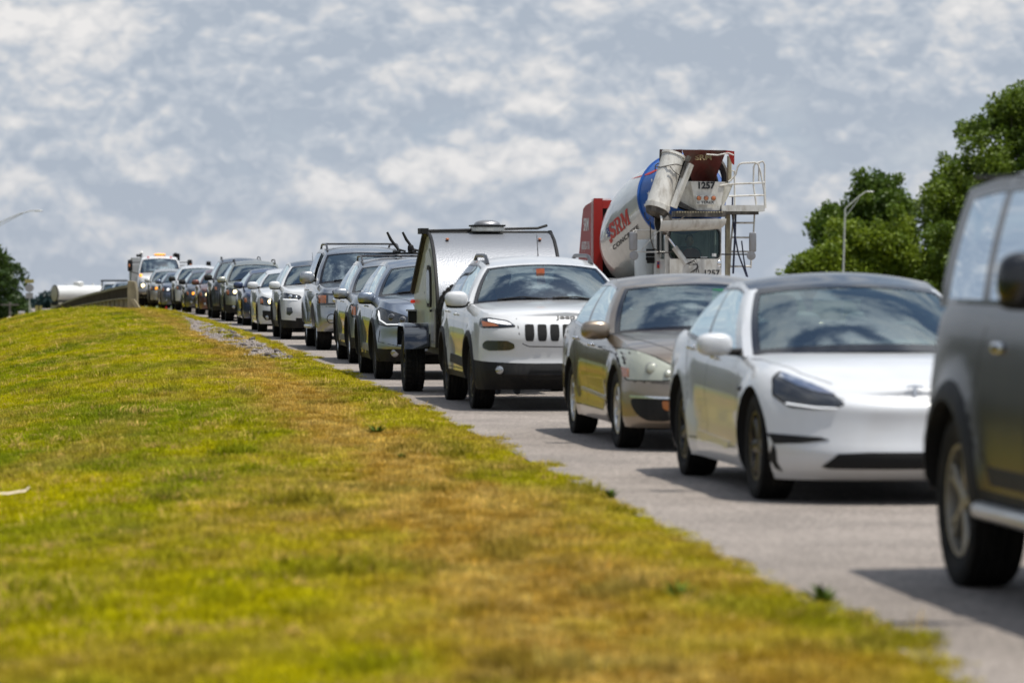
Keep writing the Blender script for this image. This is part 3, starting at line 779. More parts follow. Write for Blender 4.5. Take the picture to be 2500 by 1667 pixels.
        for sd in (-1, 1):
            q = MB(); hgt = min(top - .14, bz + .36); rot = Matrix.Rotation(math.radians(-12), 3, 'Y')
            q.rbox((xs, sd * s.hw * .40, bz - .13), (.18, .50, .66), sm, rot=rot, n=3.4); q.rbox((xs - .08, sd * s.hw * .40, min(bz + .29, top - .13)), (.12, .27, .19), sm, rot=rot, n=3)
            q.cyl((xs - .07, sd * s.hw * .4 - .05, bz + .1), (xs - .08, sd * s.hw * .4 - .05, bz + .28), .007, M['steel'], 6); q.cyl((xs - .07, sd * s.hw * .4 + .05, bz + .1), (xs - .08, sd * s.hw * .4 + .05, bz + .28), .007, M['steel'], 6)
            q.build('seat', s.root)
        q = MB(); xr = max(C['rear_base'] + .5, xs - .95) - .1
        q.rbox((xr, 0, bz - .12), (.2, s.hw * 1.5, .5), sm, n=4)
        for sd in (-1, 0, 1): q.rbox((xr - .03, sd * s.hw * .48, bz + .18), (.1, .25, .14), sm, n=3)
        q.build('seat', s.root)
        m_ = MB(); p = s.ws(0, .90); m_.rbox(p + Vector((-.09, 0, -.05)), (.04, .23, .065), M['dash'], n=3); m_.cyl(p + Vector((-.01, 0, -.0)), p + Vector((-.08, 0, -.04)), .012, M['dash'], 6)
        m_.build('rear_view_mirror', s.root)
    def wheels(s):
        sp = s.sp; g = sp.get; rm = g('rim', M['rim_silver']); td, rd = wheel_meshes(s.R, g('tw', .225), g('style', 'plain'), rm, g('spokes', 5))
        h = g('tw', .225) / 2
        for ax in (0.0, -s.WB):
            for sd in (-1, 1):
                wo = empty('wheel'); wo.parent = s.root; wo.location = (ax, sd * (s.hw - .015 - h), s.R); wo.rotation_euler = (0, random.random() * 6, math.pi if sd > 0 else 0)
                for nm, dt in (('tyre', td), ('rim', rd)):
                    o = bpy.data.objects.new(nm, dt); SC.collection.objects.link(o); o.parent = wo
        u = MB(); zc = g('under', s.zb - .05)
        u.box((-s.WB / 2, 0, (zc + s.zb) / 2 + .01), (s.WB - 2 * s.ar, s.hw * 1.25, s.zb - zc + .04), M['void'])
        for ax in (0.0, -s.WB): u.cyl((ax, -s.hw + .25, s.R - .03), (ax, s.hw - .25, s.R - .03), .07, M['void']); u.box((ax, 0, s.R - .05), (.35, .5, .22), M['void'])
        u.build('underbody', s.root, smooth=False)
        lip = MB(); lm = g('lip_mat')
        if lm:
            t = g('lip_w', .055)
            for ax in (0.0, -s.WB):
                for sd in (-1, 1):
                    P = []; fs = []; K = 30
                    for k in range(K + 1):
                        a = math.radians(-18 + 216 * k / K)
                        for r_, dy in ((s.ar - .012, -.05), (s.ar - .006, .012), (s.ar + t * .5, .016), (s.ar + t, .004), (s.ar + t + .004, -.03)):
                            x = ax + r_ * math.cos(a); z = max(s.R - .01 + r_ * math.sin(a), s.zb + .01)
                            loc, nr, ix, ds = s.bvh_body.ray_cast(Vector((x, sd * 3, z)), Vector((0, -sd, 0)))
                            y = (abs(loc.y) if loc else s.hw * .95)
                            if y < s.hw * .85: y = s.hw * .93
                            P.append((x, sd * (y + dy), z))
                    for k in range(K):
                        for j in range(4): fs.append((k * 5 + j, k * 5 + j + 1, (k + 1) * 5 + j + 1, (k + 1) * 5 + j))
                    l_ = MB(); l_.add(P, fs, lm); l_.build('wheel_arch_trim', s.root)
    # patches laid on the surface -------------------------------------
    def patch(s, poly, view, m, name, off=.004, parent=None, res=.05, th=.012, smooth=True, mirror=True, tree=None, round_=0, label=None):
        tree = tree or s.bvh; outs = []
        if round_:
            q = []; k = len(poly)
            for i in range(k):
                p0, p1, p2 = Vector(poly[i - 1]), Vector(poly[i]), Vector(poly[(i + 1) % k])
                a = p1 + (p0 - p1) * min(round_, .45 * (p0 - p1).length) / max((p0 - p1).length, 1e-6); b = p1 + (p2 - p1) * min(round_, .45 * (p2 - p1).length) / max((p2 - p1).length, 1e-6)
                for t in (0, .25, .5, .75, 1): q.append(tuple((a.lerp(p1, t)).lerp(p1.lerp(b, t), t)))
            poly = q
        # densify outline
        q = []
        for i in range(len(poly)):
            a, b = Vector(poly[i]), Vector(poly[(i + 1) % len(poly)]); k = max(1, int((b - a).length / res))
            for j in range(k): q.append(a.lerp(b, j / k))
        nb = len(q); xs = [p[0] for p in q]; ys = [p[1] for p in q]; inner = []
        x = min(xs) + res * .5
        while x < max(xs):
            y = min(ys) + res * .5
            while y < max(ys): inner.append(Vector((x, y))); y += res
            x += res
        def inside(p):
            c = False; j = nb - 1
            for i in range(nb):
                if (q[i].y > p.y) != (q[j].y > p.y) and p.x < (q[j].x - q[i].x) * (p.y - q[i].y) / (q[j].y - q[i].y) + q[i].x: c = not c
                j = i
            return c
        inner = [p for p in inner if inside(p) and min((p - k).length for k in q) > res * .35]
        pts = q + inner
        ov, oe, of, *_ = delaunay_2d_cdt([Vector((p[0], p[1])) for p in pts], [(i, (i + 1) % nb) for i in range(nb)], [], 1, 1e-5)
        for sg in ((-1, 1) if mirror else (1,)):
            V = []; bad = 0
            for p in ov:
                if view == 'front': o_, d_ = Vector((6, sg * p[0], p[1])), Vector((-1, 0, 0))
                elif view == 'side': o_, d_ = Vector((p[0], sg * 4, p[1])), Vector((0, -sg, 0))
                else: o_, d_ = Vector((p[0], sg * p[1], 4)), Vector((0, 0, -1))
                loc, nr, ix, ds = tree.ray_cast(o_, d_)
                if loc is None:
                    c0 = o_.copy()
                    if view == 'front': c0.x = s.FO - .25
                    elif view == 'side': c0.y = sg * s.hw
                    else: c0.z = s.H * .6
                    loc, nr, ix, ds = tree.find_nearest(c0); bad += 1
                if nr.dot(d_) > 0: nr = -nr
                V.append((loc + nr * off, nr))
            cnt = {}
            for f in of:
                for i in range(len(f)):
                    e = tuple(sorted((f[i], f[(i + 1) % len(f)]))); cnt[e] = cnt.get(e, 0) + 1
            bnd = [e for e, c in cnt.items() if c == 1]
            mb = MB(); vs = [v for v, _ in V]; base = len(vs); ext = {}
            for e in bnd:
                for i in e:
                    if i not in ext: ext[i] = len(vs); vs.append(V[i][0] - V[i][1] * th)
            fs = [tuple(f) for f in of] + [(e[0], e[1], ext[e[1]], ext[e[0]]) for e in bnd]
            mb.add(vs, fs, m)
            o = mb.build(name, parent[outs.__len__()] if isinstance(parent, list) else (parent or s.root), sharp=50)
            if label: o['label'] = label
            outs.append(o)
        return outs
    def gap(s, line, view, wdt=.007, m=None, name='panel_gap', mirror=True, off=.0015, parent=None, closed=False):
        """thin dark shut line along a polyline"""
        m = m or M['void']; L_ = list(line) + ([line[0]] if closed else [])
        for sg in ((-1, 1) if mirror else (1,)):
            P = []; fs = []
            pts = []
            for i in range(len(L_) - 1):
                a, b = Vector(L_[i]), Vector(L_[i + 1]); k = max(1, int((b - a).length / .06))
                for j in range(k): pts.append(a.lerp(b, j / k))
            pts.append(Vector(L_[-1]))
            for i, p in enumerate(pts):
                t = (pts[min(i + 1, len(pts) - 1)] - pts[max(i - 1, 0)]); t = t.normalized() if t.length > 1e-6 else Vector((1, 0)); nn = Vector((-t.y, t.x))
                for e in (-1, 1):
                    c = p + nn * e * wdt / 2
                    if view == 'front': o_, d_ = Vector((6, sg * c.x, c.y)), Vector((-1, 0, 0))
                    elif view == 'side': o_, d_ = Vector((c.x, sg * 4, c.y)), Vector((0, -sg, 0))
                    else: o_, d_ = Vector((c.x, sg * c.y, 4)), Vector((0, 0, -1))
                    loc, nr, ix, ds = s.bvh.ray_cast(o_, d_)
                    if loc is None: loc, nr, ix, ds = s.bvh.find_nearest(o_ + d_ * 4)
                    if nr.dot(d_) > 0: nr = -nr
                    P.append(loc + nr * off)
            fs = [(2 * i, 2 * i + 1, 2 * i + 3, 2 * i + 2) for i in range(len(pts) - 1)]
            mb = MB(); mb.add(P, fs, m); mb.build(name, parent or s.root, fix=False)
    def hit(s, view, a, b, sg=1):
        if view == 'front': o_, d_ = Vector((6, sg * a, b)), Vector((-1, 0, 0))
        elif view == 'side': o_, d_ = Vector((a, sg * 4, b)), Vector((0, -sg, 0))
        else: o_, d_ = Vector((a, sg * b, 4)), Vector((0, 0, -1))
        loc, nr, ix, ds = s.bvh.ray_cast(o_, d_)
        if loc is None: loc, nr, ix, ds = s.bvh.find_nearest(o_ + d_ * 4)
        if nr.dot(d_) > 0: nr = -nr
        return loc, nr
    def disc(s, a, b, r, m, name, parent=None, off=.008, depth=.03, mirror=True, view='front', ring=None):
        outs = []
        for k, sg in enumerate((-1, 1) if mirror else (1,)):
            p, n_ = s.hit(view, a, b, sg); mb = MB()
            ax = (n_ + Vector((1.2, 0, 0))).normalized() if view == 'front' else n_
            mb.lathe([(-depth, r), (off, r), (off + .004, r * .9), (off + .009, r * .5), (off + .011, 0)], p, ax, m, 18)
            if ring: mb.lathe([(-depth, r * 1.2), (off - .001, r * 1.2), (off + .002, r * 1.02), (off - .01, r * .98)], p, ax, ring, 18)
            par = parent[k] if isinstance(parent, list) else (parent or s.root)
            outs.append(mb.build(name, par))
        return outs
    def mirrors(s, x, z, size=(.16, .24, .17), m=None, out=None, drop=.05, cap_low=True):
        m = m or s.paint; y0 = out or (s.hw + .12)
        for sg in (-1, 1):
            mb = MB(); P = (x, sg * y0, z)
            mb.rbox(P, size, m, n=2.9, nu=20, nv=12)
            if cap_low: mb.rbox((x - .01, sg * y0, z - size[2] * .36), (size[0] * .92, size[1] * .9, size[2] * .35), M['plastic'], n=3)
            mb.rbox((x - size[0] * .42, sg * y0, z), (.05, size[1] * .86, size[2] * .8), M['void'], n=3.5)
            yi = s.hw * .88
            mb.rbox((x + .0, sg * (yi + y0 - size[1] / 2) / 2, z - drop), (.07, abs(y0 - size[1] / 2 - yi) + .12, .05), M['plastic'], n=3)
            mb.build('wing_mirror', s.root)
    def handle(s, x, z, m=None, w_=.16):
        for sg in (-1, 1):
            p, n_ = s.hit('side', x, z, sg); mb = MB()
            mb.rbox(p + Vector((0, sg * .022, 0)), (w_, .022, .028), m or s.paint, n=3); mb.rbox(p + Vector((w_ * .36, sg * .008, 0)), (.03, .03, .022), m or s.paint); mb.rbox(p + Vector((-w_ * .36, sg * .008, 0)), (.03, .03, .022), m or s.paint)
            mb.build('door_handle', s.root)
    def doors(s, xa, xb, xc, zlo, zhi_off=.015):
        """front door xa..xb, rear door xb..xc outlines"""
        def top(x): return float(s.zt(x)) - zhi_off - .03
        R_ = s.ar + .07
        s.gap([(xa, top(xa)), (xa + .02, (top(xa) + zlo) / 2), (xa - .03, zlo + .05), (xa - .08, zlo), (xb, zlo), (xb, top(xb))], 'side', name='door_gap')
        s.gap([(xb - .0, zlo), (xc + .30, zlo), (-s.WB + R_ * .90, s.R + R_ * .52), (-s.WB + R_ * .72, s.R + R_ * .80), (xc, top(xc))], 'side', name='door_gap')
    def wipers(s):
        mb = MB()
        for r0, r1 in ((.62, .02), (-.05, -.66)):
            pts = [s.ws(r0, .035) + Vector((.012, 0, .014)), s.ws((r0 + r1) / 2, .075) + Vector((.012, 0, .016)), s.ws(r1, .055) + Vector((.012, 0, .016))]
            mb.tube(pts, .009, M['plastic'], 6)
        mb.build('wiper', s.root)
    def rails(s, m, x0=None, x1=None, h=.05, r=.016, inset=.04, cross=False):
        C = s.sp['cab']; out = []
        for fn in (s.sR, s.sL):
            mb = MB(); a0, a1 = .06, .86; pts = []
            for k in range(13):
                t = a0 + (a1 - a0) * k / 12; p = fn(t, 1); up = h * min(1, min(k, 12 - k) / 1.8)
                pts.append(p + Vector((0, -inset if p.y > 0 else inset, up + .008)))
            mb.tube(pts, r, m, 8)
            for k in (1, 11): mb.rbox(pts[k] + Vector((0, 0, -h * .4)), (.16, .035, h * .8), m, n=3)
            out.append(mb.build('roof_rail', s.root))
        if cross:
            for t in (.25, .7):
                a, b = s.sR(t, 1), s.sL(t, 1); mb = MB(); mb.tube([a + Vector((0, inset, h + .02)), b + Vector((0, -inset, h + .02))], .017, m, 8); mb.build('cross_bar', s.root)
        return out
    def place(s, px, py=None, D=None, slope=-.118, label=None, cat='car', group='vehicles queuing nose to tail along the road'):
        if D is None: D = F * CH / (py - HZ)
        X = (px - 1250) * D / F; z = float(zroad(D)) + .012
        fx, fy = -slope, -1.0; l = math.hypot(fx, fy); fx, fy = fx / l, fy / l
        rz = math.atan2(fy, fx)
        # outer face contact of the front wheel on the verge side = local (0, -hw+.015)
        off = Vector((0, -(s.hw - .015), 0)); off.rotate(Euler((0, 0, rz)))
        s.root.location = (X - off.x, D - off.y, z); s.root.rotation_euler = (0, 0, rz)
        pitch = math.atan(float(zroad(D + 1.5) - zroad(D - 1.5)) / 3)
        s.root.rotation_euler = (0, 0, rz)
        if abs(pitch) > 1e-4:
            s.root.rotation_mode = 'XYZ'; s.root.rotation_euler = (0, pitch * -1.0 * -1, rz)
        tag(s.root, label, cat, group)
        return s
def ell(cx_, cy_, rx, ry, n=16): return [(cx_ + rx * math.cos(2 * math.pi * i / n), cy_ + ry * math.sin(2 * math.pi * i / n)) for i in range(n)]
def text_obj(txt, size, m, name, parent, bold=0.0, shear=0.0, ext=.002, sx=1.0, spacing=1.0, align='CENTER'):
    c = bpy.data.curves.new(name, 'FONT'); c.body = txt; c.size = size; c.offset = bold * size; c.shear = shear; c.extrude = ext; c.align_x = align; c.align_y = 'CENTER'; c.space_character = spacing
    o = bpy.data.objects.new(name, c); SC.collection.objects.link(o)
    dg = bpy.context.evaluated_depsgraph_get(); dg.update(); me = bpy.data.meshes.new_from_object(o.evaluated_get(dg)); bpy.data.objects.remove(o)
    me.materials.clear(); me.materials.append(m)
    for v in me.vertices: v.co.x *= sx
    o = bpy.data.objects.new(name, me); SC.collection.objects.link(o); o.parent = parent
    return o
def facing(o, loc, right, up):
    r = Vector(right).normalized(); u = Vector(up).normalized(); n_ = r.cross(u).normalized(); u = n_.cross(r)
    o.matrix_local = Matrix(((r.x, u.x, n_.x, loc[0]), (r.y, u.y, n_.y, loc[1]), (r.z, u.z, n_.z, loc[2]), (0, 0, 0, 1)))

# ------------------------------------------------------------------ the queue
PW = paint('paint_white', (.56, .565, .57), 0, .3, .015); PWP = paint('paint_pearl_white', (.575, .585, .60), 0, .28, .015)
PSIL = paint('paint_silver', (.36, .37, .38), .88, .30); PSILB = paint('paint_blue_silver', (.27, .30, .35), .88, .28)
PTAUPE = paint('paint_taupe', (.27, .215, .16), .75, .30); PGREY = mat('paint_matt_grey', (.045, .043, .042), .32, .45, coat=.3, coat_rough=.1, dirt=((.2, .17, .12), .10, 3.0))
PCHAMP = paint('paint_pale_gold', (.38, .38, .31), .85, .34); PNAVY = paint('paint_navy', (.02, .035, .09), .4, .3); PDGREY = paint('paint_dark_grey', (.06, .065, .078), .5, .3)
PBROWN = paint('paint_brown_red', (.13, .045, .03), .5, .32); PSLATE = paint('paint_slate', (.08, .10, .15), .5, .3); PWG = paint('paint_cream_silver', (.48, .48, .45), .6, .34)
PBLACK = paint('paint_black_roof', (.02, .022, .026), .2, .2)

def person(loc, rz, shirt, parent=None, hands=None, label=None, scale=1.0):
    """seated figure: one continuous skinned body; local x forward, z up, origin at the hips"""
    r = empty('person', loc, rz)
    J = [(0, 0, 0), (0, 0, .25), (-.02, 0, .46), (0, 0, .56), (0, -.19, .45), (.10, -.27, .20), (.36, -.17, .28), (0, .19, .45), (.10, .27, .20), (.36, .17, .28),
         (.42, -.10, -.02), (.48, -.11, -.42), (.42, .10, -.02), (.48, .11, -.42), (.62, -.11, -.46), (.62, .11, -.46), (0, -.10, -.02), (0, .10, -.02)]
    E = [(0, 1), (1, 2), (2, 3), (2, 4), (4, 5), (5, 6), (2, 7), (7, 8), (8, 9), (0, 16), (16, 10), (10, 11), (11, 14), (0, 17), (17, 12), (12, 13), (13, 15)]
    Rr = [(.15, .13), (.14, .12), (.15, .09), (.055, .055), (.075, .07), (.05, .05), (.032, .032), (.075, .07), (.05, .05), (.032, .032), (.075, .075), (.05, .05), (.075, .075), (.05, .05), (.04, .04), (.04, .04), (.1, .1), (.1, .1)]
    me = bpy.data.meshes.new('clothed_body'); me.from_pydata(J, E, []); o = bpy.data.objects.new('clothed_body', me); SC.collection.objects.link(o)
    sk = o.modifiers.new('s', 'SKIN'); ss = o.modifiers.new('ss', 'SUBSURF'); ss.levels = 1; ss.render_levels = 1
    sv = me.skin_vertices[0].data
    for i, q in enumerate(Rr): sv[i].radius = q
    sv[0].use_root = True
    dg = bpy.context.evaluated_depsgraph_get(); dg.update(); nm = bpy.data.meshes.new_from_object(o.evaluated_get(dg)); o.modifiers.clear(); o.data = nm
    nm.materials.clear(); nm.materials.append(shirt); nm.polygons.foreach_set('use_smooth', [True] * len(nm.polygons)); o.parent = r
    h = MB(); h.rbox((.02, 0, .70), (.20, .155, .245), M['skin'], n=2.3, nu=20, nv=14); h.rbox((.125, 0, .69), (.035, .03, .05), M['skin'], n=2.2)
    for sg in (-1, 1): h.rbox((.0, sg * .08, .69), (.05, .02, .06), M['skin'], n=2.2); h.rbox((.108, sg * .033, .715), (.02, .028, .012), M['void'], n=2)
    h.rbox((.112, 0, .635), (.015, .05, .012), M['text_red'], n=2); h.cyl((0, 0, .53), (.0, 0, .62), .052, M['skin'])
    h.build('head', r)
    q = MB(); q.rbox((-.015, 0, .745), (.21, .175, .2), M['hair'], n=2.4); q.build('hair', r)
    for sg in (-1, 1):
        q = MB(); c = Vector((.40, sg * .165, .285)); q.rbox(c, (.09, .035, .08), M['skin'], n=2.6)
        for k in range(4):
            b = c + Vector((.03 - .002 * abs(k - 1), 0, .028 - .018 * k)); q.tube([b, b + Vector((.035, -sg * .005, .004)), b + Vector((.045, -sg * .03, 0)), b + Vector((.025, -sg * .04, 0))], [.0095, .009, .0085, .0075], M['skin'], 6)
        q.tube([c + Vector((-.02, -sg * .01, .03)), c + Vector((0, -sg * .035, .05)), c + Vector((.025, -sg * .04, .05))], [.011, .01, .008], M['skin'], 6)
        q.build('hand', r)
    tag(r, label, 'person'); r.scale = (scale,) * 3
    return r
def seat_person(car, side, shirt, label, dx=0.0):
    C = car.sp['cab']; x = C['cowl'][1] - 1.14 + dx; zb_ = float(car.zt(C['cowl'][1])); top = float(pchip(C['zr'], C['head'][1] - .5))
    zh = min(zb_ - .42, top - .98)
    car.root.location; bpy.context.view_layer.update()
    mw = car.root.matrix_basis; p = mw @ Vector((x, side * car.hw * .40, zh))
    return person(p, car.root.rotation_euler.z, shirt, label=label)

def suvspec(**k):
    d = dict(name='parked_suv', FO=.92, WB=2.66, RO=1.0, hw=.925, H=1.66, R=.355, tw=.235, zb=.24, n=2.8, ca=.6, clad=.36, lip_mat=M['plastic'], crown=.06, flare=.018,
             zt=[(.92, .90), (.7, .98), (.2, 1.04), (-.5, 1.08), (-2, 1.12), (-3.4, 1.16), (-3.7, 1.05)], cabx=(-.45, -3.45), rear_glass=M['glass_tint'],
             cab=dict(cowl=(-.38, -.70), head=(-1.20, -1.35), rear_head=-3.25, rear_base=-3.55, wt=.60, zr=[(-1.35, 1.50), (-1.9, 1.585), (-2.6, 1.59), (-3.25, 1.53)], rcrown=.06, bulge=.03,
                      win=[(.09, .40), (.445, .74), (.79, .93)]))
    cab = k.pop('cabo', {}); d.update(k); d['cab'].update(cab); return d
def sedspec(**k):
    d = dict(name='parked_sedan', FO=.93, WB=2.75, RO=1.08, hw=.9, H=1.46, R=.325, tw=.215, zb=.19, n=2.5, ca=.7, crown=.07, flare=.014,
             zt=[(.93, .66), (.7, .75), (.2, .87), (-.5, .95), (-2, .99), (-3.2, 1.03), (-3.8, .96)], cabx=(-.4, -3.3),
             cab=dict(cowl=(-.30, -.72), head=(-1.28, -1.50), rear_head=-2.75, rear_base=-3.45, wt=.56, zr=[(-1.50, 1.33), (-2.0, 1.405), (-2.4, 1.39), (-2.75, 1.33)], rcrown=.055, bulge=.035,
                      win=[(.10, .47), (.52, .88)]))
    cab = k.pop('cabo', {}); d.update(k); d['cab'].update(cab); return d

def lamp(car, poly, housing, inner, name='headlight', off=.006, bulbs=(), strips=(), amber=None, lit=None):
    hs = car.patch(poly, 'front', housing, name, off=off, res=.035, round_=.02)
    cx_ = sum(p[0] for p in poly) / len(poly); cz_ = sum(p[1] for p in poly) / len(poly)
    car.patch([(cx_ + (a - cx_) * 1.0 + (.009 if a > cx_ else -.009), cz_ + (b - cz_) + (.009 if b > cz_ else -.009)) for a, b in poly], 'front', M['void'], 'lamp_recess', off=off - .0035, parent=hs, res=.035, round_=.02)
    for (a, b, r, m_, ring) in bulbs: car.disc(a, b, r, m_, 'reflector_bowl', parent=hs, off=off + .008, ring=ring)
    for (pl, m_) in strips: car.patch(pl, 'front', m_, 'light_strip', off=off + .006, parent=hs, res=.03)
    if amber: car.patch(amber, 'front', M['amber'], 'turn_signal', off=off + .006, parent=hs, res=.03)
    return hs

def white_sedan_ev():
    c = Car(dict(name='parked_sedan', FO=.84, WB=2.875, RO=.98, hw=.925, H=1.44, R=.345, tw=.235, zb=.17, zbf=.15, n=2.45, ca=.78, crown=.055, paint=PWP, rim=M['rim_black'], style='blade', spokes=7, flare=.03, hollow=.03,
        zt=[(.84, .635), (.72, .68), (.5, .755), (.15, .855), (-.25, .90), (-.7, .93), (-2, .965), (-3.0, 1.03), (-3.5, 1.04), (-3.86, 1.0)],
        nose=[(0, -.16), (.12, -.05), (.3, 0), (.55, -.035), (.75, -.05), (.9, -.05), (1, -.13)], cabx=(-.3, -3.4),
        sec=[(0, .94), (.12, .975), (.4, 1.0), (.65, .992), (.85, .965), (.95, .93), (1, .88)], seat_mat=M['seat_light'], roof_mat=PBLACK, pillar_mat=PWP, rear_glass=M['glass_side'],
        cab=dict(cowl=(-.10, -.62), head=(-1.30, -1.55), rear_head=-2.75, rear_base=-3.45, wt=.655, zr=[(-1.55, 1.345), (-1.9, 1.40), (-2.3, 1.39), (-2.75, 1.31)], rcrown=.065, bulge=.03, black_header=True,
                 win=[(.10, .50), (.535, .90)], pillar=.925)))
    hl = [(.845, .69), (.83, .785), (.775, .828), (.69, .79), (.60, .74), (.50, .68), (.455, .645), (.52, .618), (.64, .608), (.76, .618)]
    lamp(c, hl, M['lamp_dark'], None, bulbs=(),
         strips=(([(.80, .80), (.775, .823), (.68, .783), (.54, .717), (.50, .69), (.60, .705), (.71, .745)], M['chrome']), ([(.78, .640), (.62, .618), (.50, .615), (.50, .609), (.62, .609), (.78, .630)], M['lamp_white'])))
    c.patch([(0, .335), (.32, .335), (.50, .325), (.59, .245), (.55, .235), (0, .235)], 'front', M['void'], 'lower_intake', res=.03, off=.012)
    c.patch([(.895, .445), (.60, .428), (.55, .412), (.70, .388), (.86, .378), (.88, .29), (.84, .22), (.80, .20), (.835, .26), (.845, .34), (.87, .41)], 'front', M['plastic'], 'bumper_vent', res=.03, off=.004)
    # hood outline and emblem
    c.gap([(.45, .66), (.70, .78)], 'front', mirror=True, wdt=.004)
    c.gap([(.55, .50), (.35, .66), (0.0, .79), (-.45, .84)], 'top', wdt=.006, name='hood_gap')
    p, n_ = c.hit('front', 0, .715); e = MB()
    e.prism([(-.055, .035), (0, .043), (.055, .035), (.048, .022), (.015, .028), (.006, -.045), (-.006, -.045), (-.015, .028), (-.048, .022)], p + n_ * .003, (0, 1, 0), n_.cross(Vector((0, 1, 0))) * 1, n_, .004, M['chrome'])
    e.build('bonnet_emblem', c.root)
    c.doors(-.62, -1.85, -2.85, .30); c.handle(-1.62, .885, M['chrome'], .20); c.handle(-2.62, .93, M['chrome'], .20)
    c.patch([(-.95, .33), (-2.30, .36), (-2.25, .30), (-1.7, .265), (-1.0, .28)], 'side', PWP, 'door_lower_panel', off=.004)
    c.mirrors(-.78, .985, (.15, .24, .155), out=1.03, cap_low=False)
    c.disc(-.47, .70, .018, M['trim'], 'fender_camera', view='side')
    c.place(1839, 1222, slope=-.118, label='white electric sedan with black wheels, smooth grille-less nose and dark glass roof', cat='car')
    return c
def taupe_sedan():
    c = Car(sedspec(FO=.95, WB=2.776, RO=1.1, hw=.90, H=1.47, paint=PTAUPE, rim=M['rim_silver'], spokes=9, R=.325,
        nose=[(0, -.12), (.12, -.02), (.3, 0), (.5, .0), (.68, -.02), (.85, -.06), (1, -.15)],
        zt=[(.95, .625), (.78, .72), (.4, .83), (0, .885), (-.5, .925), (-2, .96), (-3.2, 1.02), (-3.8, .96)], crown=.06,
        cabo=dict(cowl=(-.34, -.78), head=(-1.22, -1.45), side_trim=M['chrome'], zr=[(-1.45, 1.33), (-1.9, 1.39), (-2.4, 1.375), (-2.75, 1.31)], rear_head=-2.75, wt=.62)))
    hl = [(.86, .58), (.885, .71), (.87, .825), (.80, .82), (.66, .765), (.52, .69), (.43, .63), (.45, .605), (.6, .58)]
    lamp(c, hl, M['lamp_haze'], None, bulbs=((.69, .675, .042, M['lamp_haze'], M['steel']), (.57, .63, .026, M['lamp_haze'], M['steel'])), amber=[(.875, .60), (.88, .68), (.845, .67), (.845, .60)])
    c.patch([(.84, .43), (.83, .36), (.79, .29), (.72, .25), (.58, .25), (.49, .29), (.44, .39), (.46, .425), (.6, .43)], 'front', M['plastic'], 'fog_lamp_recess', res=.035, round_=.03)
    c.patch([(.62, .415), (.45, .41), (.47, .35), (.57, .335), (.61, .35)], 'front', M['amber'], 'turn_signal', off=.009, res=.03, round_=.02)
    c.patch([(.84, .455), (.42, .445), (.42, .43), (.84, .435)], 'front', M['chrome'], 'chrome_trim', off=.010, res=.03)
    c.patch([(0, .70), (.38, .68), (.34, .55), (.24, .51), (0, .50)], 'front', M['trim'], 'grille', res=.04, off=.004)
    for z in (.55, .60, .65): c.patch([(0, z + .012), (.33, z + .012), (.33, z), (0, z)], 'front', M['chrome'], 'grille_bar', off=.010, res=.05)
    c.patch([(0, .46), (.36, .45), (.32, .28), (0, .27)], 'front', M['void'], 'lower_intake', off=.003)
    c.gap([(.88, .565), (.42, .555), (.42, .48)], 'front', name='bumper_gap')
    c.gap([(.74, .43), (.4, .60), (0, .72), (-.5, .78)], 'top', name='hood_gap')
    c.doors(-.66, -1.72, -2.75, .29); c.handle(-1.50, .83, M['chrome']); c.handle(-2.50, .87, M['chrome'])
    c.patch([(-.62, .41), (-2.15, .445), (-2.15, .415), (-.62, .38)], 'side', M['rim_silver'], 'side_moulding', off=.008, res=.06)
    c.mirrors(-.75, .965, (.17, .25, .165), out=.95, cap_low=False)
    c.place(1503, 1096, slope=-.117, label='taupe sedan with hazy headlight, amber bumper lamp and green tag behind the windscreen')
    return c
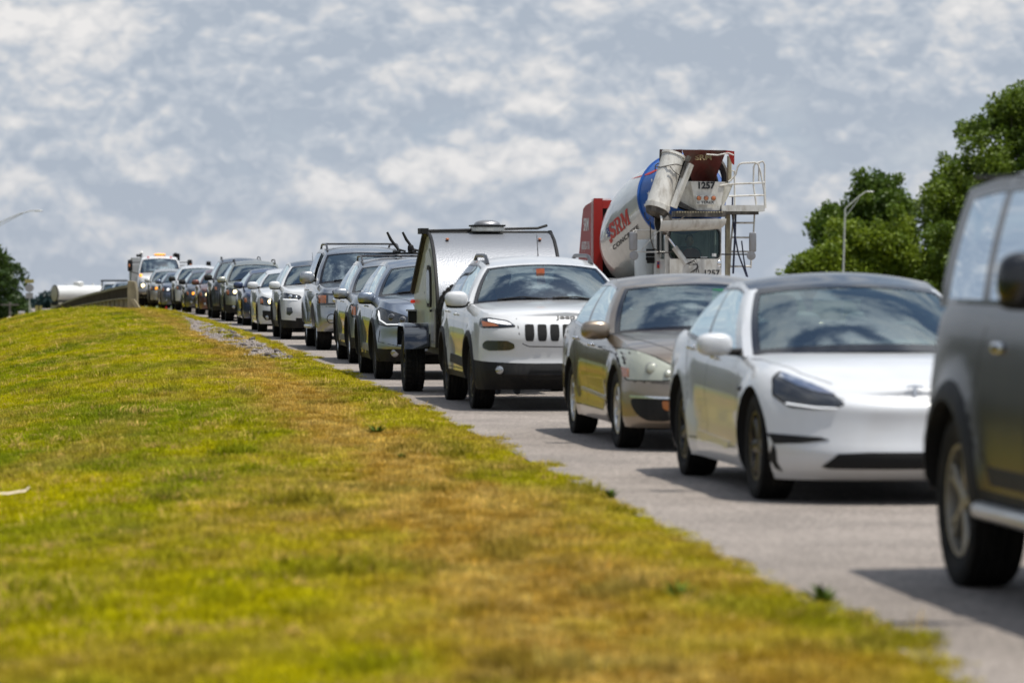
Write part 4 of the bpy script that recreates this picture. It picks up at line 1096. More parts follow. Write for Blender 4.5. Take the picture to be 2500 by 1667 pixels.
def white_seven_slot():
    c = Car(suvspec(FO=.93, WB=2.70, RO=.99, hw=.93, H=1.67, R=.365, paint=PW, rim=M['rim_black'], style='twin', spokes=5, zb=.30, zbf=.22, clad=.36, clad_front=.50, ca=.52, n=3.0, lip_w=.06, flare=.028,
        zt=[(.93, .945), (.8, .985), (.4, 1.04), (0, 1.07), (-.5, 1.095), (-2, 1.12), (-3.3, 1.17), (-3.69, 1.08)],
        nose=[(0, -.22), (.1, -.12), (.22, 0), (.34, .0), (.40, -.035), (.62, -.02), (.74, -.01), (.9, -.05), (1, -.14)], crown=.055,
        cabo=dict(cowl=(-.40, -.74), head=(-1.15, -1.30), wt=.615, zr=[(-1.30, 1.50), (-1.8, 1.565), (-2.6, 1.57), (-3.2, 1.52)], rcrown=.055, rear_head=-3.2, rear_base=-3.5)))
    # seven slots
    for i in range(-3, 4):
        y = i * .131; pl = [(y - .046, .905), (y + .046, .905), (y + .05, .80), (y + .04, .73), (y - .04, .73), (y - .05, .80)]
        pl = [(p[0] + .006 * i * 0, p[1]) for p in pl]
        c.patch(pl, 'front', M['void'], 'grille_slot', off=.002, mirror=False, res=.03, round_=.02)
        c.patch([(y - .058, .918), (y + .058, .918), (y + .062, .80), (y + .05, .717), (y - .05, .717), (y - .062, .80)], 'front', PW, 'grille_surround', off=.0005, mirror=False, res=.04, round_=.02)
    lamp(c, [(.875, .895), (.86, .955), (.78, .965), (.62, .935), (.545, .90), (.55, .885), (.70, .875), (.85, .872)], M['lamp_dark'], None,
         strips=(([(.80, .952), (.62, .925), (.57, .900), (.62, .898), (.72, .912), (.80, .932)], M['lamp_white']),), amber=[(.855, .935), (.74, .905), (.70, .885), (.85, .88)])
    c.patch([(.83, .735), (.62, .735), (.55, .70), (.545, .655), (.60, .635), (.80, .63), (.86, .655), (.86, .70)], 'front', M['lamp_dark'], 'upper_lamp_pod', off=.004, res=.035, round_=.02)
    c.disc(.70, .43, .042, M['lamp_clear'], 'fog_lamp', off=.014, ring=M['plastic'])
    c.patch([(0, .50), (.30, .50), (.38, .46), (.42, .38), (.36, .33), (0, .33)], 'front', M['void'], 'lower_intake', off=.004, round_=.03)
    c.gap([(.52, .965), (.50, .80), (.46, .70), (.40, .675), (0, .67)], 'front', name='hood_gap', wdt=.009)
    c.doors(-.70, -1.72, -2.66, .40); c.handle(-1.5, .985); c.handle(-2.48, 1.01)
    c.patch([(-.62, .52), (-2.1, .54), (-2.1, .45), (-.62, .42)], 'side', M['plastic'], 'door_cladding', off=.010)
    c.mirrors(-.80, 1.15, (.17, .25, .18), out=.985); c.wipers(); c.rails(M['rim_dark'], h=.05, r=.022)
    t = text_obj('Jeep', .085, M['text_black'], 'bonnet_lettering', c.root, bold=.02, ext=.003, sx=1.35)
    p, n_ = c.hit('top', .90, .0); p, n_ = c.hit('front', .0, .975)
    facing(t, p + n_ * .004, (0, 1, 0), n_.cross(Vector((0, 1, 0))))
    m_ = MB(); q = c.roof(.55, .15); m_.tube([q, q + Vector((-.12, 0, .24))], [.006, .003], M['plastic'], 6); m_.build('antenna', c.root)
    c.disc(-.50, .60, .0001, M['plastic'], 'fender_badge', view='side') if False else None
    c.place(1149, 1000, slope=-.117, label='white SUV with seven upright black grille slots, towing the teardrop camper')
    return c
def silver_crossover_led():
    c = Car(suvspec(FO=.90, WB=2.66, RO=1.03, hw=.93, R=.36, paint=PSILB, rim=M['rim_dark'], spokes=5, style='twin', clad=.34, clad_front=.40, ca=.62, n=2.6, flare=.03,
        zt=[(.90, .90), (.75, .97), (.4, 1.04), (0, 1.07), (-.5, 1.09), (-2, 1.12), (-3.3, 1.17), (-3.69, 1.1)],
        nose=[(0, -.22), (.1, -.10), (.25, -.0), (.45, -.03), (.6, -.01), (.8, -.03), (1, -.17)],
        cabo=dict(cowl=(-.30, -.68), head=(-1.15, -1.33), side_trim=M['chrome'], zr=[(-1.33, 1.49), (-1.8, 1.57), (-2.6, 1.57), (-3.2, 1.5)])))
    lamp(c, [(.89, .74), (.90, .88), (.87, .955), (.80, .925), (.62, .86), (.44, .80), (.42, .76), (.60, .735), (.78, .71)], M['lamp_dark'], None,
         bulbs=((.74, .83, .04, M['lamp_dark'], M['steel']), (.60, .80, .036, M['lamp_dark'], M['steel']), (.50, .785, .025, M['lamp_dark'], M['steel'])),
         strips=(([(.885, .92), (.872, .80), (.80, .745), (.60, .745), (.43, .765), (.43, .755), (.62, .732), (.80, .73), (.882, .79), (.893, .86)], M['lamp_white']),))
    c.patch([(0, .86), (.38, .84), (.40, .70), (.34, .62), (0, .61)], 'front', M['trim'], 'grille', off=.004)
    c.patch([(0, .76), (.43, .775), (.43, .74), (0, .715)], 'front', M['chrome'], 'grille_bar', off=.011)
    c.patch([(.80, .41), (.60, .41), (.56, .36), (.60, .31), (.80, .31), (.84, .36)], 'front', M['plastic'], 'fog_lamp_recess', off=.005, round_=.03)
    c.disc(.70, .36, .045, M['lamp_clear'], 'fog_lamp', off=.012, ring=M['steel'])
    c.gap([(.74, .42), (.4, .60), (0, .74), (-.5, .80)], 'top', name='hood_gap')
    c.gap([(.88, .66), (.90, .5), (.60, .44), (.42, .42)], 'front', name='bumper_gap')
    c.doors(-.66, -1.68, -2.62, .38); c.handle(-1.45, .965); c.handle(-2.42, 1.0)
    c.patch([(-.6, .44), (-2.1, .45), (-2.1, .36), (-.6, .35)], 'side', M['steel'], 'door_cladding', off=.010)
    c.mirrors(-.76, 1.08, (.17, .24, .17), out=.965); c.wipers()
    c.place(914, 926, slope=-.115, label='blue-silver crossover with thin daylight-running light strips, right behind the camper')
    return c
def silver_crossover_rack():
    c = Car(suvspec(FO=.90, WB=2.62, RO=1.0, hw=.91, R=.35, paint=PSIL, rim=M['rim_silver'], spokes=5, clad=.33, clad_front=.42, H=1.68,
        zt=[(.90, .87), (.72, .95), (.3, 1.03), (-.4, 1.08), (-2, 1.11), (-3.3, 1.16), (-3.6, 1.1)], cabo=dict(side_trim=M['chrome'], zr=[(-1.35, 1.50), (-1.9, 1.585), (-2.6, 1.59), (-3.2, 1.5)])))
    lamp(c, [(.87, .73), (.885, .86), (.86, .93), (.78, .90), (.55, .80), (.50, .74), (.62, .71)], M['lamp_dark'], None, bulbs=((.70, .80, .05, M['chrome'], M['lamp_dark']),), amber=[(.87, .76), (.875, .90), (.83, .88), (.83, .75)])
    c.patch([(0, .80), (.44, .79), (.40, .66), (0, .64)], 'front', M['trim'], 'grille', off=.004)
    c.disc(.68, .37, .05, M['lamp_clear'], 'fog_lamp', off=.012, ring=M['plastic'])
    c.doors(-.66, -1.68, -2.6, .38); c.handle(-1.45, .955, M['chrome']); c.handle(-2.40, .985, M['chrome'])
    for k in range(7): c.patch([(-.75 - k * .19, .435), (-.86 - k * .19, .435), (-.86 - k * .19, .335), (-.75 - k * .19, .335)], 'side', M['steel'], 'sill_moulding', off=.012)
    c.mirrors(-.78, 1.08, (.17, .24, .17), out=.96); c.wipers(); c.rails(M['rim_dark'], h=.07, cross=True)
    c.place(851, 888, slope=-.115, label='silver crossover with black cycle rack arms standing up from its roof bars')
    return c
def big_silver_suv():
    c = Car(suvspec(FO=.95, WB=3.0, RO=1.23, hw=.985, H=1.93, R=.395, tw=.275, paint=PSIL, rim=M['rim_silver'], spokes=5, zb=.40, zbf=.34, clad=0, lip_mat=PSIL, lip_w=.10, n=3.0, ca=.55, flare=.045, ar=.47,
        zt=[(.95, 1.0), (.8, 1.07), (.4, 1.12), (0, 1.15), (-.6, 1.18), (-2, 1.21), (-3.8, 1.26), (-4.23, 1.2)], cabx=(-.5, -4.0), sec=[(0, .96), (.15, .985), (.5, 1.0), (.75, .99), (.92, .955), (1, .90)],
        nose=[(0, -.14), (.12, -.02), (.3, .02), (.42, .0), (.5, -.06), (.8, -.06), (1, -.15)],
        cabo=dict(cowl=(-.50, -.80), head=(-1.15, -1.28), rear_head=-4.0, rear_base=-4.1, wt=.70, zr=[(-1.28, 1.74), (-1.8, 1.82), (-3, 1.83), (-4.0, 1.79)], rcrown=.06, win=[(.05, .30), (.335, .60), (.64, .92)], open=[(0, 0)])))
    lamp(c, [(.955, .82), (.965, 1.0), (.90, 1.02), (.55, 1.0), (.52, .96), (.54, .83)], M['lamp_dark'], None, bulbs=((.66, .915, .06, M['chrome'], M['lamp_clear']),), strips=(([(.79, .985), (.56, .98), (.56, .85), (.79, .85)], M['lamp_clear']),), amber=[(.945, .85), (.945, .985), (.83, .985), (.83, .85)])
    c.patch([(0, 1.0), (.48, 1.0), (.46, .84), (.38, .80), (0, .79)], 'front', M['trim'], 'grille', off=.004)
    for z in (.84, .90, .96): c.patch([(0, z + .02), (.45, z + .02), (.45, z), (0, z)], 'front', M['chrome'], 'grille_bar', off=.012)
    c.patch([(0, 1.075), (.70, 1.065), (.72, 1.03), (.6, 1.015), (0, 1.02)], 'front', M['trim'], 'hood_deflector', off=.03, th=.03)
    c.disc(.74, .57, .075, M['lamp_clear'], 'fog_lamp', off=.016, ring=M['plastic'])
    c.gap([(.965, .79), (.5, .78), (0, .76)], 'front', name='bumper_gap', wdt=.01)
    c.doors(-.74, -1.80, -2.75, .48); c.handle(-1.55, 1.04); c.handle(-2.55, 1.07); c.gap([(-.6, .66), (-2.3, .68)], 'side', wdt=.03, m=M['steel'], off=.008, name='door_moulding')
    for sg in (-1, 1):
        b = MB(); b.rbox((-1.5, sg * .98, .40), (1.75, .17, .07), M['rim_silver'], n=4); b.build('running_board', c.root)
    c.mirrors(-.95, 1.30, (.18, .28, .24), out=1.07, cap_low=False); c.wipers(); c.rails(M['rim_dark'], h=.08, cross=True, r=.02)
    c.place(771, 855, slope=-.115, label='big silver SUV with raised roof rails, fog lamps, side steps and its front window down')
    return c
def white_black_roof():
    c = Car(suvspec(FO=.92, WB=2.69, RO=.98, hw=.93, R=.36, paint=PW, roof_mat=PBLACK, rim=M['rim_dark'], spokes=5, style='twin', clad=.36, clad_front=.42, n=2.9))
    lamp(c, [(.89, .84), (.90, .93), (.84, .955), (.56, .90), (.52, .87), (.58, .83)], M['lamp_dark'], None, bulbs=((.74, .885, .035, M['lamp_clear'], M['chrome']), (.63, .87, .03, M['lamp_clear'], M['chrome'])),
         strips=(([(.88, .838), (.60, .825), (.60, .812), (.88, .822)], M['lamp_white']),))
    c.patch([(0, .90), (.46, .88), (.42, .70), (.5, .50), (0, .48)], 'front', M['trim'], 'grille', off=.004)
    c.patch([(.82, .66), (.72, .66), (.70, .56), (.76, .50), (.82, .52)], 'front', M['lamp_dark'], 'fog_lamp', off=.006)
    c.doors(-.68, -1.70, -2.64, .40); c.handle(-1.48, .97); c.handle(-2.46, 1.0); c.mirrors(-.78, 1.11, (.17, .24, .17), out=.985); c.wipers()
    m_ = MB(); q = c.roof(.75, -.1); m_.tube([q, q + Vector((-.06, 0, .16))], [.006, .003], M['plastic'], 6); m_.build('antenna', c.root)
    c.place(684, 829, slope=-.118, label='white crossover with black roof panel, standing ahead of the big silver SUV' if False else 'white crossover with contrasting black roof and unlit slim headlights')
    return c
def simple(spec, px, py=None, D=None, slope=-.12, label=None, lit=None, hl=None, grille=None, mats=None, fog=True, handlecol=None, mirror=None, rails=None, handles=True):
    c = Car(spec); sed = spec['zt'][0][1] < .8; z0 = spec['zt'][0][1]
    hl = hl or ([(.84, z0 - .08), (.85, z0 + .06), (.80, z0 + .10), (.60, z0 + .02), (.48, z0 - .04), (.52, z0 - .10), (.7, z0 - .11)] if sed else [(.86, z0 - .14), (.87, z0 - .02), (.82, z0 + .03), (.60, z0 - .03), (.50, z0 - .08), (.54, z0 - .15), (.7, z0 - .16)])
    cxm = sum(p[0] for p in hl) / len(hl); czm = sum(p[1] for p in hl) / len(hl)
    hs = lamp(c, hl, M['lamp_dark'], None, bulbs=((cxm - .05, czm, .055, M['lamp_warm'] if lit == 'warm' else (M['lamp_amber'] if lit == 'amber' else (M['lamp_white'] if lit == 'white' else M['chrome'])), M['lamp_dark']),), amber=[(hl[0][0], hl[0][1] + .02), (hl[1][0], hl[1][1] - .01), (hl[1][0] - .05, hl[1][1] - .02), (hl[0][0] - .05, hl[0][1] + .02)])
    gz = z0 - .02
    c.patch(grille or [(0, gz), (.40, gz - .02), (.36, gz - .16), (0, gz - .18)], 'front', M['trim'], 'grille', off=.004)
    c.patch([(0, .44), (.42, .43), (.38, .30), (0, .29)], 'front', M['void'], 'lower_intake', off=.003)
    if fog: c.disc(.70, .40 if not sed else .34, .045, M['lamp_clear'], 'fog_lamp', off=.01, ring=M['plastic'])
    c.doors(-.66, -1.68, -2.6, .36 if not sed else .29); zt_ = float(c.zt(-1.5))
    if handles: c.handle(-1.45, zt_ - .12, handlecol); c.handle(-2.42, zt_ - .09, handlecol)
    c.mirrors(-.78, zt_ + .045, (.17, .25, .17), m=mirror, out=c.hw + .055); c.wipers()
    if rails: c.rails(rails, h=.07, cross=False)
    c.place(px, py, D=D, slope=slope, label=label); return c
def grey_offroader():
    c = Car(dict(name='parked_offroader', FO=.90, WB=3.02, RO=.86, hw=.985, H=2.0, R=.405, tw=.27, ar=.49, zb=.42, n=4.0, ca=.4, cb=.42, nr=3.6, paint=PGREY, rim=mat('rim_bronze_grey', (.30, .28, .24), .4, .7, dirt=(DUST, .3, 9)), spokes=5, style='twin', flare=.035, hollow=0.0,
        lip_mat=M['plastic'], lip_w=.09, clad=.50, crown=.03, sec=[(0, .985), (.2, 1.0), (.45, 1.0), (.62, .985), (.8, .965), (.93, .94), (1, .90)],
        zt=[(.90, 1.14), (.6, 1.20), (-.5, 1.27), (-2, 1.325), (-3.9, 1.33)], cabx=(-.6, -3.8), rear_glass=M['glass_tint'],
        cab=dict(cowl=(-.55, -.70), head=(-.95, -1.05), rear_head=-3.78, rear_base=-3.86, wt=.73, wtr=.71, wb=.875, pinch=.3, zr=[(-1.05, 1.85), (-1.5, 1.925), (-3, 1.93), (-3.78, 1.89)], rcrown=.10, bulge=.02,
                 win=[(.05, .33), (.36, .64), (.69, .93)], sv1=.90, clear=0)))
    lamp(c, [(.90, .85), (.92, 1.05), (.70, 1.05), (.68, .85)], M['lamp_dark'], None, bulbs=((.80, .95, .07, M['lamp_clear'], M['trim']),))
    c.patch([(0, 1.03), (.62, 1.02), (.62, .88), (0, .87)], 'front', M['trim'], 'grille', off=.004)
    c.doors(-.62, -1.62, -2.52, .58); c.handle(-1.4, 1.12, M['plastic'], .17)
    for sg in (-1, 1):
        p, n_ = c.hit('side', -2.22, 1.14, sg); mb = MB(); mb.rbox(p + Vector((0, sg * .012, 0)), (.20, .03, .055), M['chrome'], n=3); mb.rbox(p + Vector((.02, sg * .02, .0)), (.11, .02, .03), M['void'], n=3); mb.build('door_handle', c.root)
        b = MB(); b.tube([(-.62, sg * .93, .40), (-.7, sg * 1.0, .40), (-2.4, sg * 1.0, .40), (-2.48, sg * .93, .40)], .04, M['rim_silver'], 10); b.build('side_step', c.root)
    c.patch([(-.56, .60), (-2.30, .60), (-2.22, .52), (-.62, .52)], 'side', M['plastic'], 'sill_cladding', off=.012)
    c.mirrors(-.98, 1.45, (.17, .26, .24), m=M['trim'], out=1.14); c.wipers()
    for sg in (-1, 1):
        mb = MB(); mb.tube([c.sR(.03, 1) * 1 if False else Vector((-1.05, sg * .72, 1.90)), Vector((-3.7, sg * .70, 1.94))], .012, M['plastic'], 6); mb.build('roof_channel', c.root)
    mb = MB(); mb.rbox((-3.2, -.3, 2.01), (.18, .06, .07), M['trim'], n=2.5); mb.build('roof_antenna', c.root)
    # rear axle contact at px 2333, py 1437
    D = F * CH / (1437 - HZ); X = (2330 - 1250) * D / F; sl = -.118; l = math.hypot(sl, 1); fx, fy = -sl / l, -1 / l
    rz = math.atan2(fy, fx); off = Vector((-c.WB, -(c.hw - .015), 0)); off.rotate(Euler((0, 0, rz)))
    c.root.location = (X - off.x, D - off.y, .012); c.root.rotation_euler = (0, 0, rz)
    tag(c.root, 'boxy dark grey off-roader cut off by the picture edge, with grey twin-spoke alloy wheels', 'car', 'vehicles queuing nose to tail along the road')
    return c

cars = {}
cars['off'] = grey_offroader(); cars['ev'] = white_sedan_ev(); cars['taupe'] = taupe_sedan(); cars['slot'] = white_seven_slot()
cars['led'] = silver_crossover_led(); cars['rack'] = silver_crossover_rack(); cars['big'] = big_silver_suv(); cars['wb'] = white_black_roof()
cars['wsed'] = simple(sedspec(paint=PW, rim=M['rim_silver'], spokes=5, hw=.9, H=1.49, zt=[(.93, .72), (.7, .81), (.2, .92), (-.5, .99), (-2, 1.03), (-3.2, 1.07), (-3.8, 1.0)]), 629, 811, label='white sedan with a lit yellowish headlight and a wide dark bumper vent', lit='warm',
    grille=[(0, .70), (.40, .69), (.36, .56), (0, .54)], slope=-.12)
cars['wsed'].patch([(.80, .50), (.40, .46), (.30, .42), (.34, .28), (.74, .28), (.80, .36)], 'front', M['plastic'], 'bumper_vent', off=.006)
cars['navy'] = simple(sedspec(paint=PNAVY, rim=M['rim_silver'], hw=.89, H=1.45), 592, 795.6, label='dark navy sedan half hidden between the white sedan and the pale gold SUV', slope=-.12)
cars['gold'] = simple(suvspec(paint=PCHAMP, rim=M['rim_silver'], hw=.91, R=.35, clad_front=.44, clad=.3, zt=[(.92, .87), (.7, .96), (.2, 1.03), (-.5, 1.07), (-2, 1.10), (-3.4, 1.15), (-3.7, 1.05)], cabo=dict(zr=[(-1.35, 1.53), (-1.9, 1.61), (-2.6, 1.61), (-3.25, 1.55)])), 550, 785.3,
    label='pale gold SUV with black roof rails and one lit headlight', lit='warm', rails=M['plastic'], hl=[(.87, .72), (.88, .88), (.84, .93), (.62, .86), (.50, .76), (.56, .70)])
cars['dsuv'] = simple(suvspec(paint=PDGREY, rim=M['rim_silver'], hw=.95, R=.37, H=1.78, zt=[(.92, .95), (.7, 1.04), (.2, 1.09), (-.5, 1.12), (-2, 1.15), (-3.4, 1.2), (-3.7, 1.1)], cabo=dict(zr=[(-1.35, 1.62), (-1.9, 1.70), (-2.6, 1.71), (-3.25, 1.66)])), 517, 778,
    label='tall dark grey SUV with roof rails, mostly covered by the pale gold SUV', rails=M['rim_dark'], mirror=M['plastic'], lit='dark')
cars['brown'] = simple(sedspec(paint=PBROWN, rim=M['rim_silver'], hw=.89), 485, D=121.5, label='brownish red sedan with a lit headlight and rust-coloured mirror', lit='warm')
cars['gsed'] = simple(sedspec(paint=PDGREY, rim=M['rim_silver'], hw=.90), 452, D=129.5, label='dark grey sedan with a bright amber-lit headlight', lit='amber', mirror=M['plastic'], slope=-.125)
cars['wsuv'] = simple(suvspec(paint=PW, rim=M['rim_dark'], H=1.68, cabo=dict(zr=[(-1.35, 1.52), (-1.9, 1.60), (-2.6, 1.60), (-3.25, 1.55)])), 427, D=139, label='white SUV with black mirrors, rising above the dark grey sedan', mirror=M['plastic'], lit='dark', slope=-.13)
cars['slate'] = simple(sedspec(paint=PSLATE, rim=M['rim_dark'], hw=.9, H=1.52, zt=[(.93, .78), (.7, .87), (.2, .95), (-.5, 1.0), (-2, 1.04), (-3.2, 1.08), (-3.8, 1.0)]), 393, D=148, label='slate blue hatchback with one white-lit headlight', lit='white', slope=-.13)
cars['wg'] = simple(suvspec(paint=PWG, rim=M['rim_silver'], H=1.6, hw=.9), 366, D=156.5, label='pale cream-silver compact SUV tucked in front of the white utility truck', lit='amber', slope=-.13)
seat_person(cars['slot'], -1, M['shirt_grey'], 'dark-haired passenger in grey seated behind the windscreen of the white seven-slot SUV')
seat_person(cars['big'], 1, M['shirt_blue'], 'driver in blue at the wheel of the big silver SUV')
seat_person(cars['led'], 1, M['shirt_grey'], 'driver in grey at the wheel of the blue-silver crossover behind the camper')
def hangers():
    c = cars['taupe']; p = c.ws(.22, .70)
    mb = MB(); mb.box((0, 0, 0), (.004, .10, .26), mat('green_card', (.08, .42, .20), .6)); o = mb.build('hang_tag', smooth=False)
    o.location = c.root.matrix_basis @ (p + Vector((-.06, 0, -.10))); o.rotation_euler = (0, 0, c.root.rotation_euler.z); tag(o, 'green cardboard parking tag hanging behind the taupe sedan windscreen', 'tag')
    c = cars['slot']; p = c.ws(-.08, .55); mb = MB(); mb.box((0, 0, 0), (.004, .09, .17), mat('orange_card', (.55, .13, .05), .6)); o = mb.build('hang_tag', smooth=False)
    o.location = c.root.matrix_basis @ (p + Vector((-.07, 0, 0))); o.rotation_euler = (.08, 0, c.root.rotation_euler.z); tag(o, 'orange cardboard tag hanging from the mirror of the white seven-slot SUV', 'tag')
hangers()
def roof_rack():
    c = cars['rack']; r = empty('cycle_rack'); bl = M['plastic']
    base = c.roof(.33, 0); z = base.z + .07
    mb = MB(); mb.rbox((base.x, .15, z), (.05, 1.0, .035), bl, n=3); mb.build('crossbeam', r)
    for y in (.02, .27):
        mb = MB(); mb.tube([(base.x - .6, y, z + .03), (base.x + .55, y, z + .03)], .02, bl, 8); mb.build('tray', r)
        mb = MB(); mb.tube([(base.x + .05, y + .14, z + .03), (base.x + .05, y + .02, z + .06), (base.x + .05, y - .10, z + .22), (base.x + .05, y - .16, z + .34)], [.016, .02, .024, .018], bl, 8); mb.build('clamp_arm', r)
        mb = MB(); mb.rbox((base.x + .05, y + .22, z + .08), (.06, .10, .12), bl, n=3); mb.build('wheel_strap', r)
    r.location = c.root.location; r.rotation_euler = c.root.rotation_euler
    tag(r, 'black folding cycle rack with two upright arms on the silver crossover roof', 'rack')
roof_rack()

# ------------------------------------------------------------------ other vehicles
def W(px, py, D):   # world point seen at a photo pixel at distance D
    return Vector(((px - 1250) * D / F, D, CH - (py - HZ) * D / F))
def heading(slope):
    l = math.hypot(slope, 1); return math.atan2(-1 / l, -slope / l)
def shell(prof_pts, name, parent, m, hw, th=.03):
    """closed side profile (x,z) extruded across the width"""
    mb = MB(); k = len(prof_pts)
    P = [(x, -hw, z) for x, z in prof_pts] + [(x, hw, z) for x, z in prof_pts]
    mb.add(P, [tuple(range(k)), tuple(range(2 * k - 1, k - 1, -1))] + [(i, (i + 1) % k, k + (i + 1) % k, k + i) for i in range(k)], m)
    return mb.build(name, parent, sharp=30)

def wheel_at(parent, x, y, R, wd, style, rim, spokes, sd):
    td, rd = wheel_meshes(R, wd, style, rim, spokes); wo = empty('wheel'); wo.parent = parent; wo.location = (x, y, R); wo.rotation_euler = (0, 1.0 + x, math.pi if sd > 0 else 0)
    for nm, dt in (('tyre', td), ('rim', rd)):
        o = bpy.data.objects.new(nm, dt); SC.collection.objects.link(o); o.parent = wo
    return wo

def camper():
    r = empty('camper_trailer'); hw = .735
    alu = mat('stucco_aluminium', (.22, .23, .25), .45, .6)
    t = alu.node_tree; tc = N(t, 'ShaderNodeTexCoord'); v = N(t, 'ShaderNodeTexVoronoi'); v.inputs['Scale'].default_value = 55; bp = N(t, 'ShaderNodeBump'); bp.inputs['Strength'].default_value = .28; bp.inputs['Distance'].default_value = .006
    t.links.new(tc.outputs['Object'], v.inputs['Vector']); t.links.new(v.outputs['Distance'], bp.inputs['Height']); t.links.new(bp.outputs[0], t.nodes['Principled BSDF'].inputs['Normal'])
    cream = mat('cream_side_panel', (.40, .40, .31), .45, coat=.3, var=.03)
    front = [(1.32, .55), (1.40, .80), (1.40, 1.05), (1.33, 1.22), (1.20, 1.40), (1.04, 1.56), (.86, 1.70), (.66, 1.81), (.45, 1.875), (.25, 1.90)]
    back = [(-.05, 1.87), (-1.62, 1.18), (-1.60, .95), (-1.52, .55)]
    shell(front + back, 'side_panel', r, cream, hw)
    mb = MB(); P = []; fs = []
    for x, z in front: P += [(x + .006, -hw + .02, z + .006), (x + .006, hw - .02, z + .006)]
    for i in range(len(front) - 1): fs.append((2 * i, 2 * i + 1, 2 * i + 3, 2 * i + 2))
    mb.add(P, fs, alu); mb.build('front_skin', r, sharp=60)
    for sg in (-1, 1):
        mb = MB(); mb.tube([(x + .004, sg * (hw + .002), z + .004) for x, z in front], .022, M['plastic'], 6); mb.tube([(x, sg * (hw + .004), z + .01) for x, z in [(.25, 1.90)] + back[:2]], .035, M['plastic'], 6)
        mb.build('edge_trim', r)
    mb = MB(); mb.box((-.80, 0, 1.555), (1.78, 2 * hw + .10, .05), M['plastic'], rot=Matrix.Rotation(-math.atan2(.69, 1.57), 3, 'Y')); mb.build('hatch', r, smooth=False)
    mb = MB(); mb.tube([(.24, -hw - .10, 1.93), (.26, -hw + .05, 1.935), (.26, hw - .15, 1.965), (.22, hw - .03, 2.0)], .018, M['plastic'], 6); mb.box((.10, -hw - .05, 1.93), (.35, .10, .07), M['plastic']); mb.build('awning_bar', r)
    v = MB(); v.rbox((.20, -.02, 1.955), (.40, .40, .07), M['white'], n=6); v.build('roof_vent', r)
    v2 = MB(); v2.box((.20, -.02, 1.995), (.42, .40, .02), M['plastic']); v2.rbox((.20, -.02, 2.0), (.36, .32, .13), M['steel'], n=2.4); v2.build('vent_lid', r)
    for y in (-.55, .56):
        mb = MB(); mb.rbox((.66 + .02, y, 1.83), (.05, .045, .03), M['amber'], n=2.5); mb.build('marker_lamp', r)
    # door with window
    d = MB(); pl = [(.92, .70), (.92, 1.30), (.70, 1.58), (.38, 1.72), (.02, 1.66), (-.05, 1.40), (-.05, .70)]
    d.prism(pl, (0, -hw - .002, 0), (1, 0, 0), (0, 0, 1), (0, -1, 0), .012, cream); do = d.build('door', r, smooth=False)
    w_ = MB(); wp = [(.78, 1.02), (.82, 1.10), (.78, 1.42), (.70, 1.50), (.42, 1.52), (.34, 1.46), (.34, 1.08), (.40, 1.02)]
    w_.prism([(a * 1.0, b) for a, b in wp], (0, -hw - .014, 0), (1, 0, 0), (0, 0, 1), (0, -1, 0), .02, M['plastic']); wo = w_.build('window', do, smooth=False)
    w2 = MB(); w2.prism([(.45 + (a - .56) * .8 + .11, 1.26 + (b - 1.26) * .8) for a, b in wp], (0, -hw - .035, 0), (1, 0, 0), (0, 0, 1), (0, -1, 0), .004, M['trim']); w2.build('pane', wo, smooth=False)
    h = MB(); h.rbox((.85, -hw - .03, .98), (.08, .03, .03), M['plastic']); h.build('door_handle', do)
    q = MB(); q.box((1.05, -hw - .012, .80), (.50, .02, .42), M['steel']); q.box((1.05, -hw - .02, .80), (.42, .02, .34), M['rim_silver']); q.build('storage_hatch', r)
    q = MB(); q.box((-1.35, -hw - .05, .86), (.12, .10, .18), M['plastic']); q.box((-1.35, -hw - .05, .96), (.16, .14, .02), M['steel']); q.build('tail_bracket', r)
    q = MB(); q.rbox((-1.5, -hw - .03, 1.07), (.05, .06, .05), M['red'], n=2.5); q.build('tail_lamp', r)
    q = MB(); q.box((.1, -hw - .006, 1.19), (.5, .01, .02), M['plastic']); q.build('hinge', r)
    # chassis, fenders, wheels
    q = MB()
    for y in (-.55, .55): q.box((0, y, .49), (3.0, .06, .10), M['plastic'])
    q.box((0, 0, .40), (.08, 1.5, .08), M['plastic']); q.tube([(1.3, -.55, .49), (2.4, 0, .47)], .035, M['plastic'], 6); q.tube([(1.3, .55, .49), (2.4, 0, .47)], .035, M['plastic'], 6); q.cyl((1.2, 0, .48), (2.75, 0, .47), .035, M['plastic'])
    q.box((.9, -.5, .38), (.08, .08, .25), M['plastic']); q.rbox((-.7, .2, .40), (.5, .4, .2), M['plastic']); q.build('chassis', r)
    blk = mat('fender_gloss_black', (.015, .018, .03), .2, coat=1)
    for sg in (-1, 1):
        q = MB(); P = []; fs = []; pr = [(-.50, .55), (-.47, .74), (-.38, .82), (.34, .82), (.44, .76), (.50, .60), (.52, .52)]
        for x, z in pr: P += [(x, sg * .745, z), (x, sg * 1.04, z), (x, sg * 1.05, z - .03)]
        for i in range(len(pr) - 1): fs += [(3 * i, 3 * i + 1, 3 * i + 4, 3 * i + 3), (3 * i + 1, 3 * i + 2, 3 * i + 5, 3 * i + 4)]
        q.add(P, fs, blk); 
        q.add([(pr[0][0], sg * .745, .55), (.52, sg * .745, .52), (.44, sg * .745, .76), (.34, sg * .745, .82), (-.38, sg * .745, .82)], [(0, 1, 2, 3, 4)], blk)
        q.build('fender', r)
        wheel_at(r, 0, sg * .90, .355, .245, 'offroad', M['rim_black'], 8, sg)
    # spare on the tongue
    td, rd = wheel_meshes(.355, .245, 'offroad', M['rim_black'], 8)
    wo = empty('spare_wheel'); wo.parent = r; wo.location = (1.62, -.40, .97); wo.rotation_euler = (0, 0, math.radians(-78))
    for nm, dt in (('tyre', td), ('rim', rd)):
        o = bpy.data.objects.new(nm, dt); SC.collection.objects.link(o); o.parent = wo
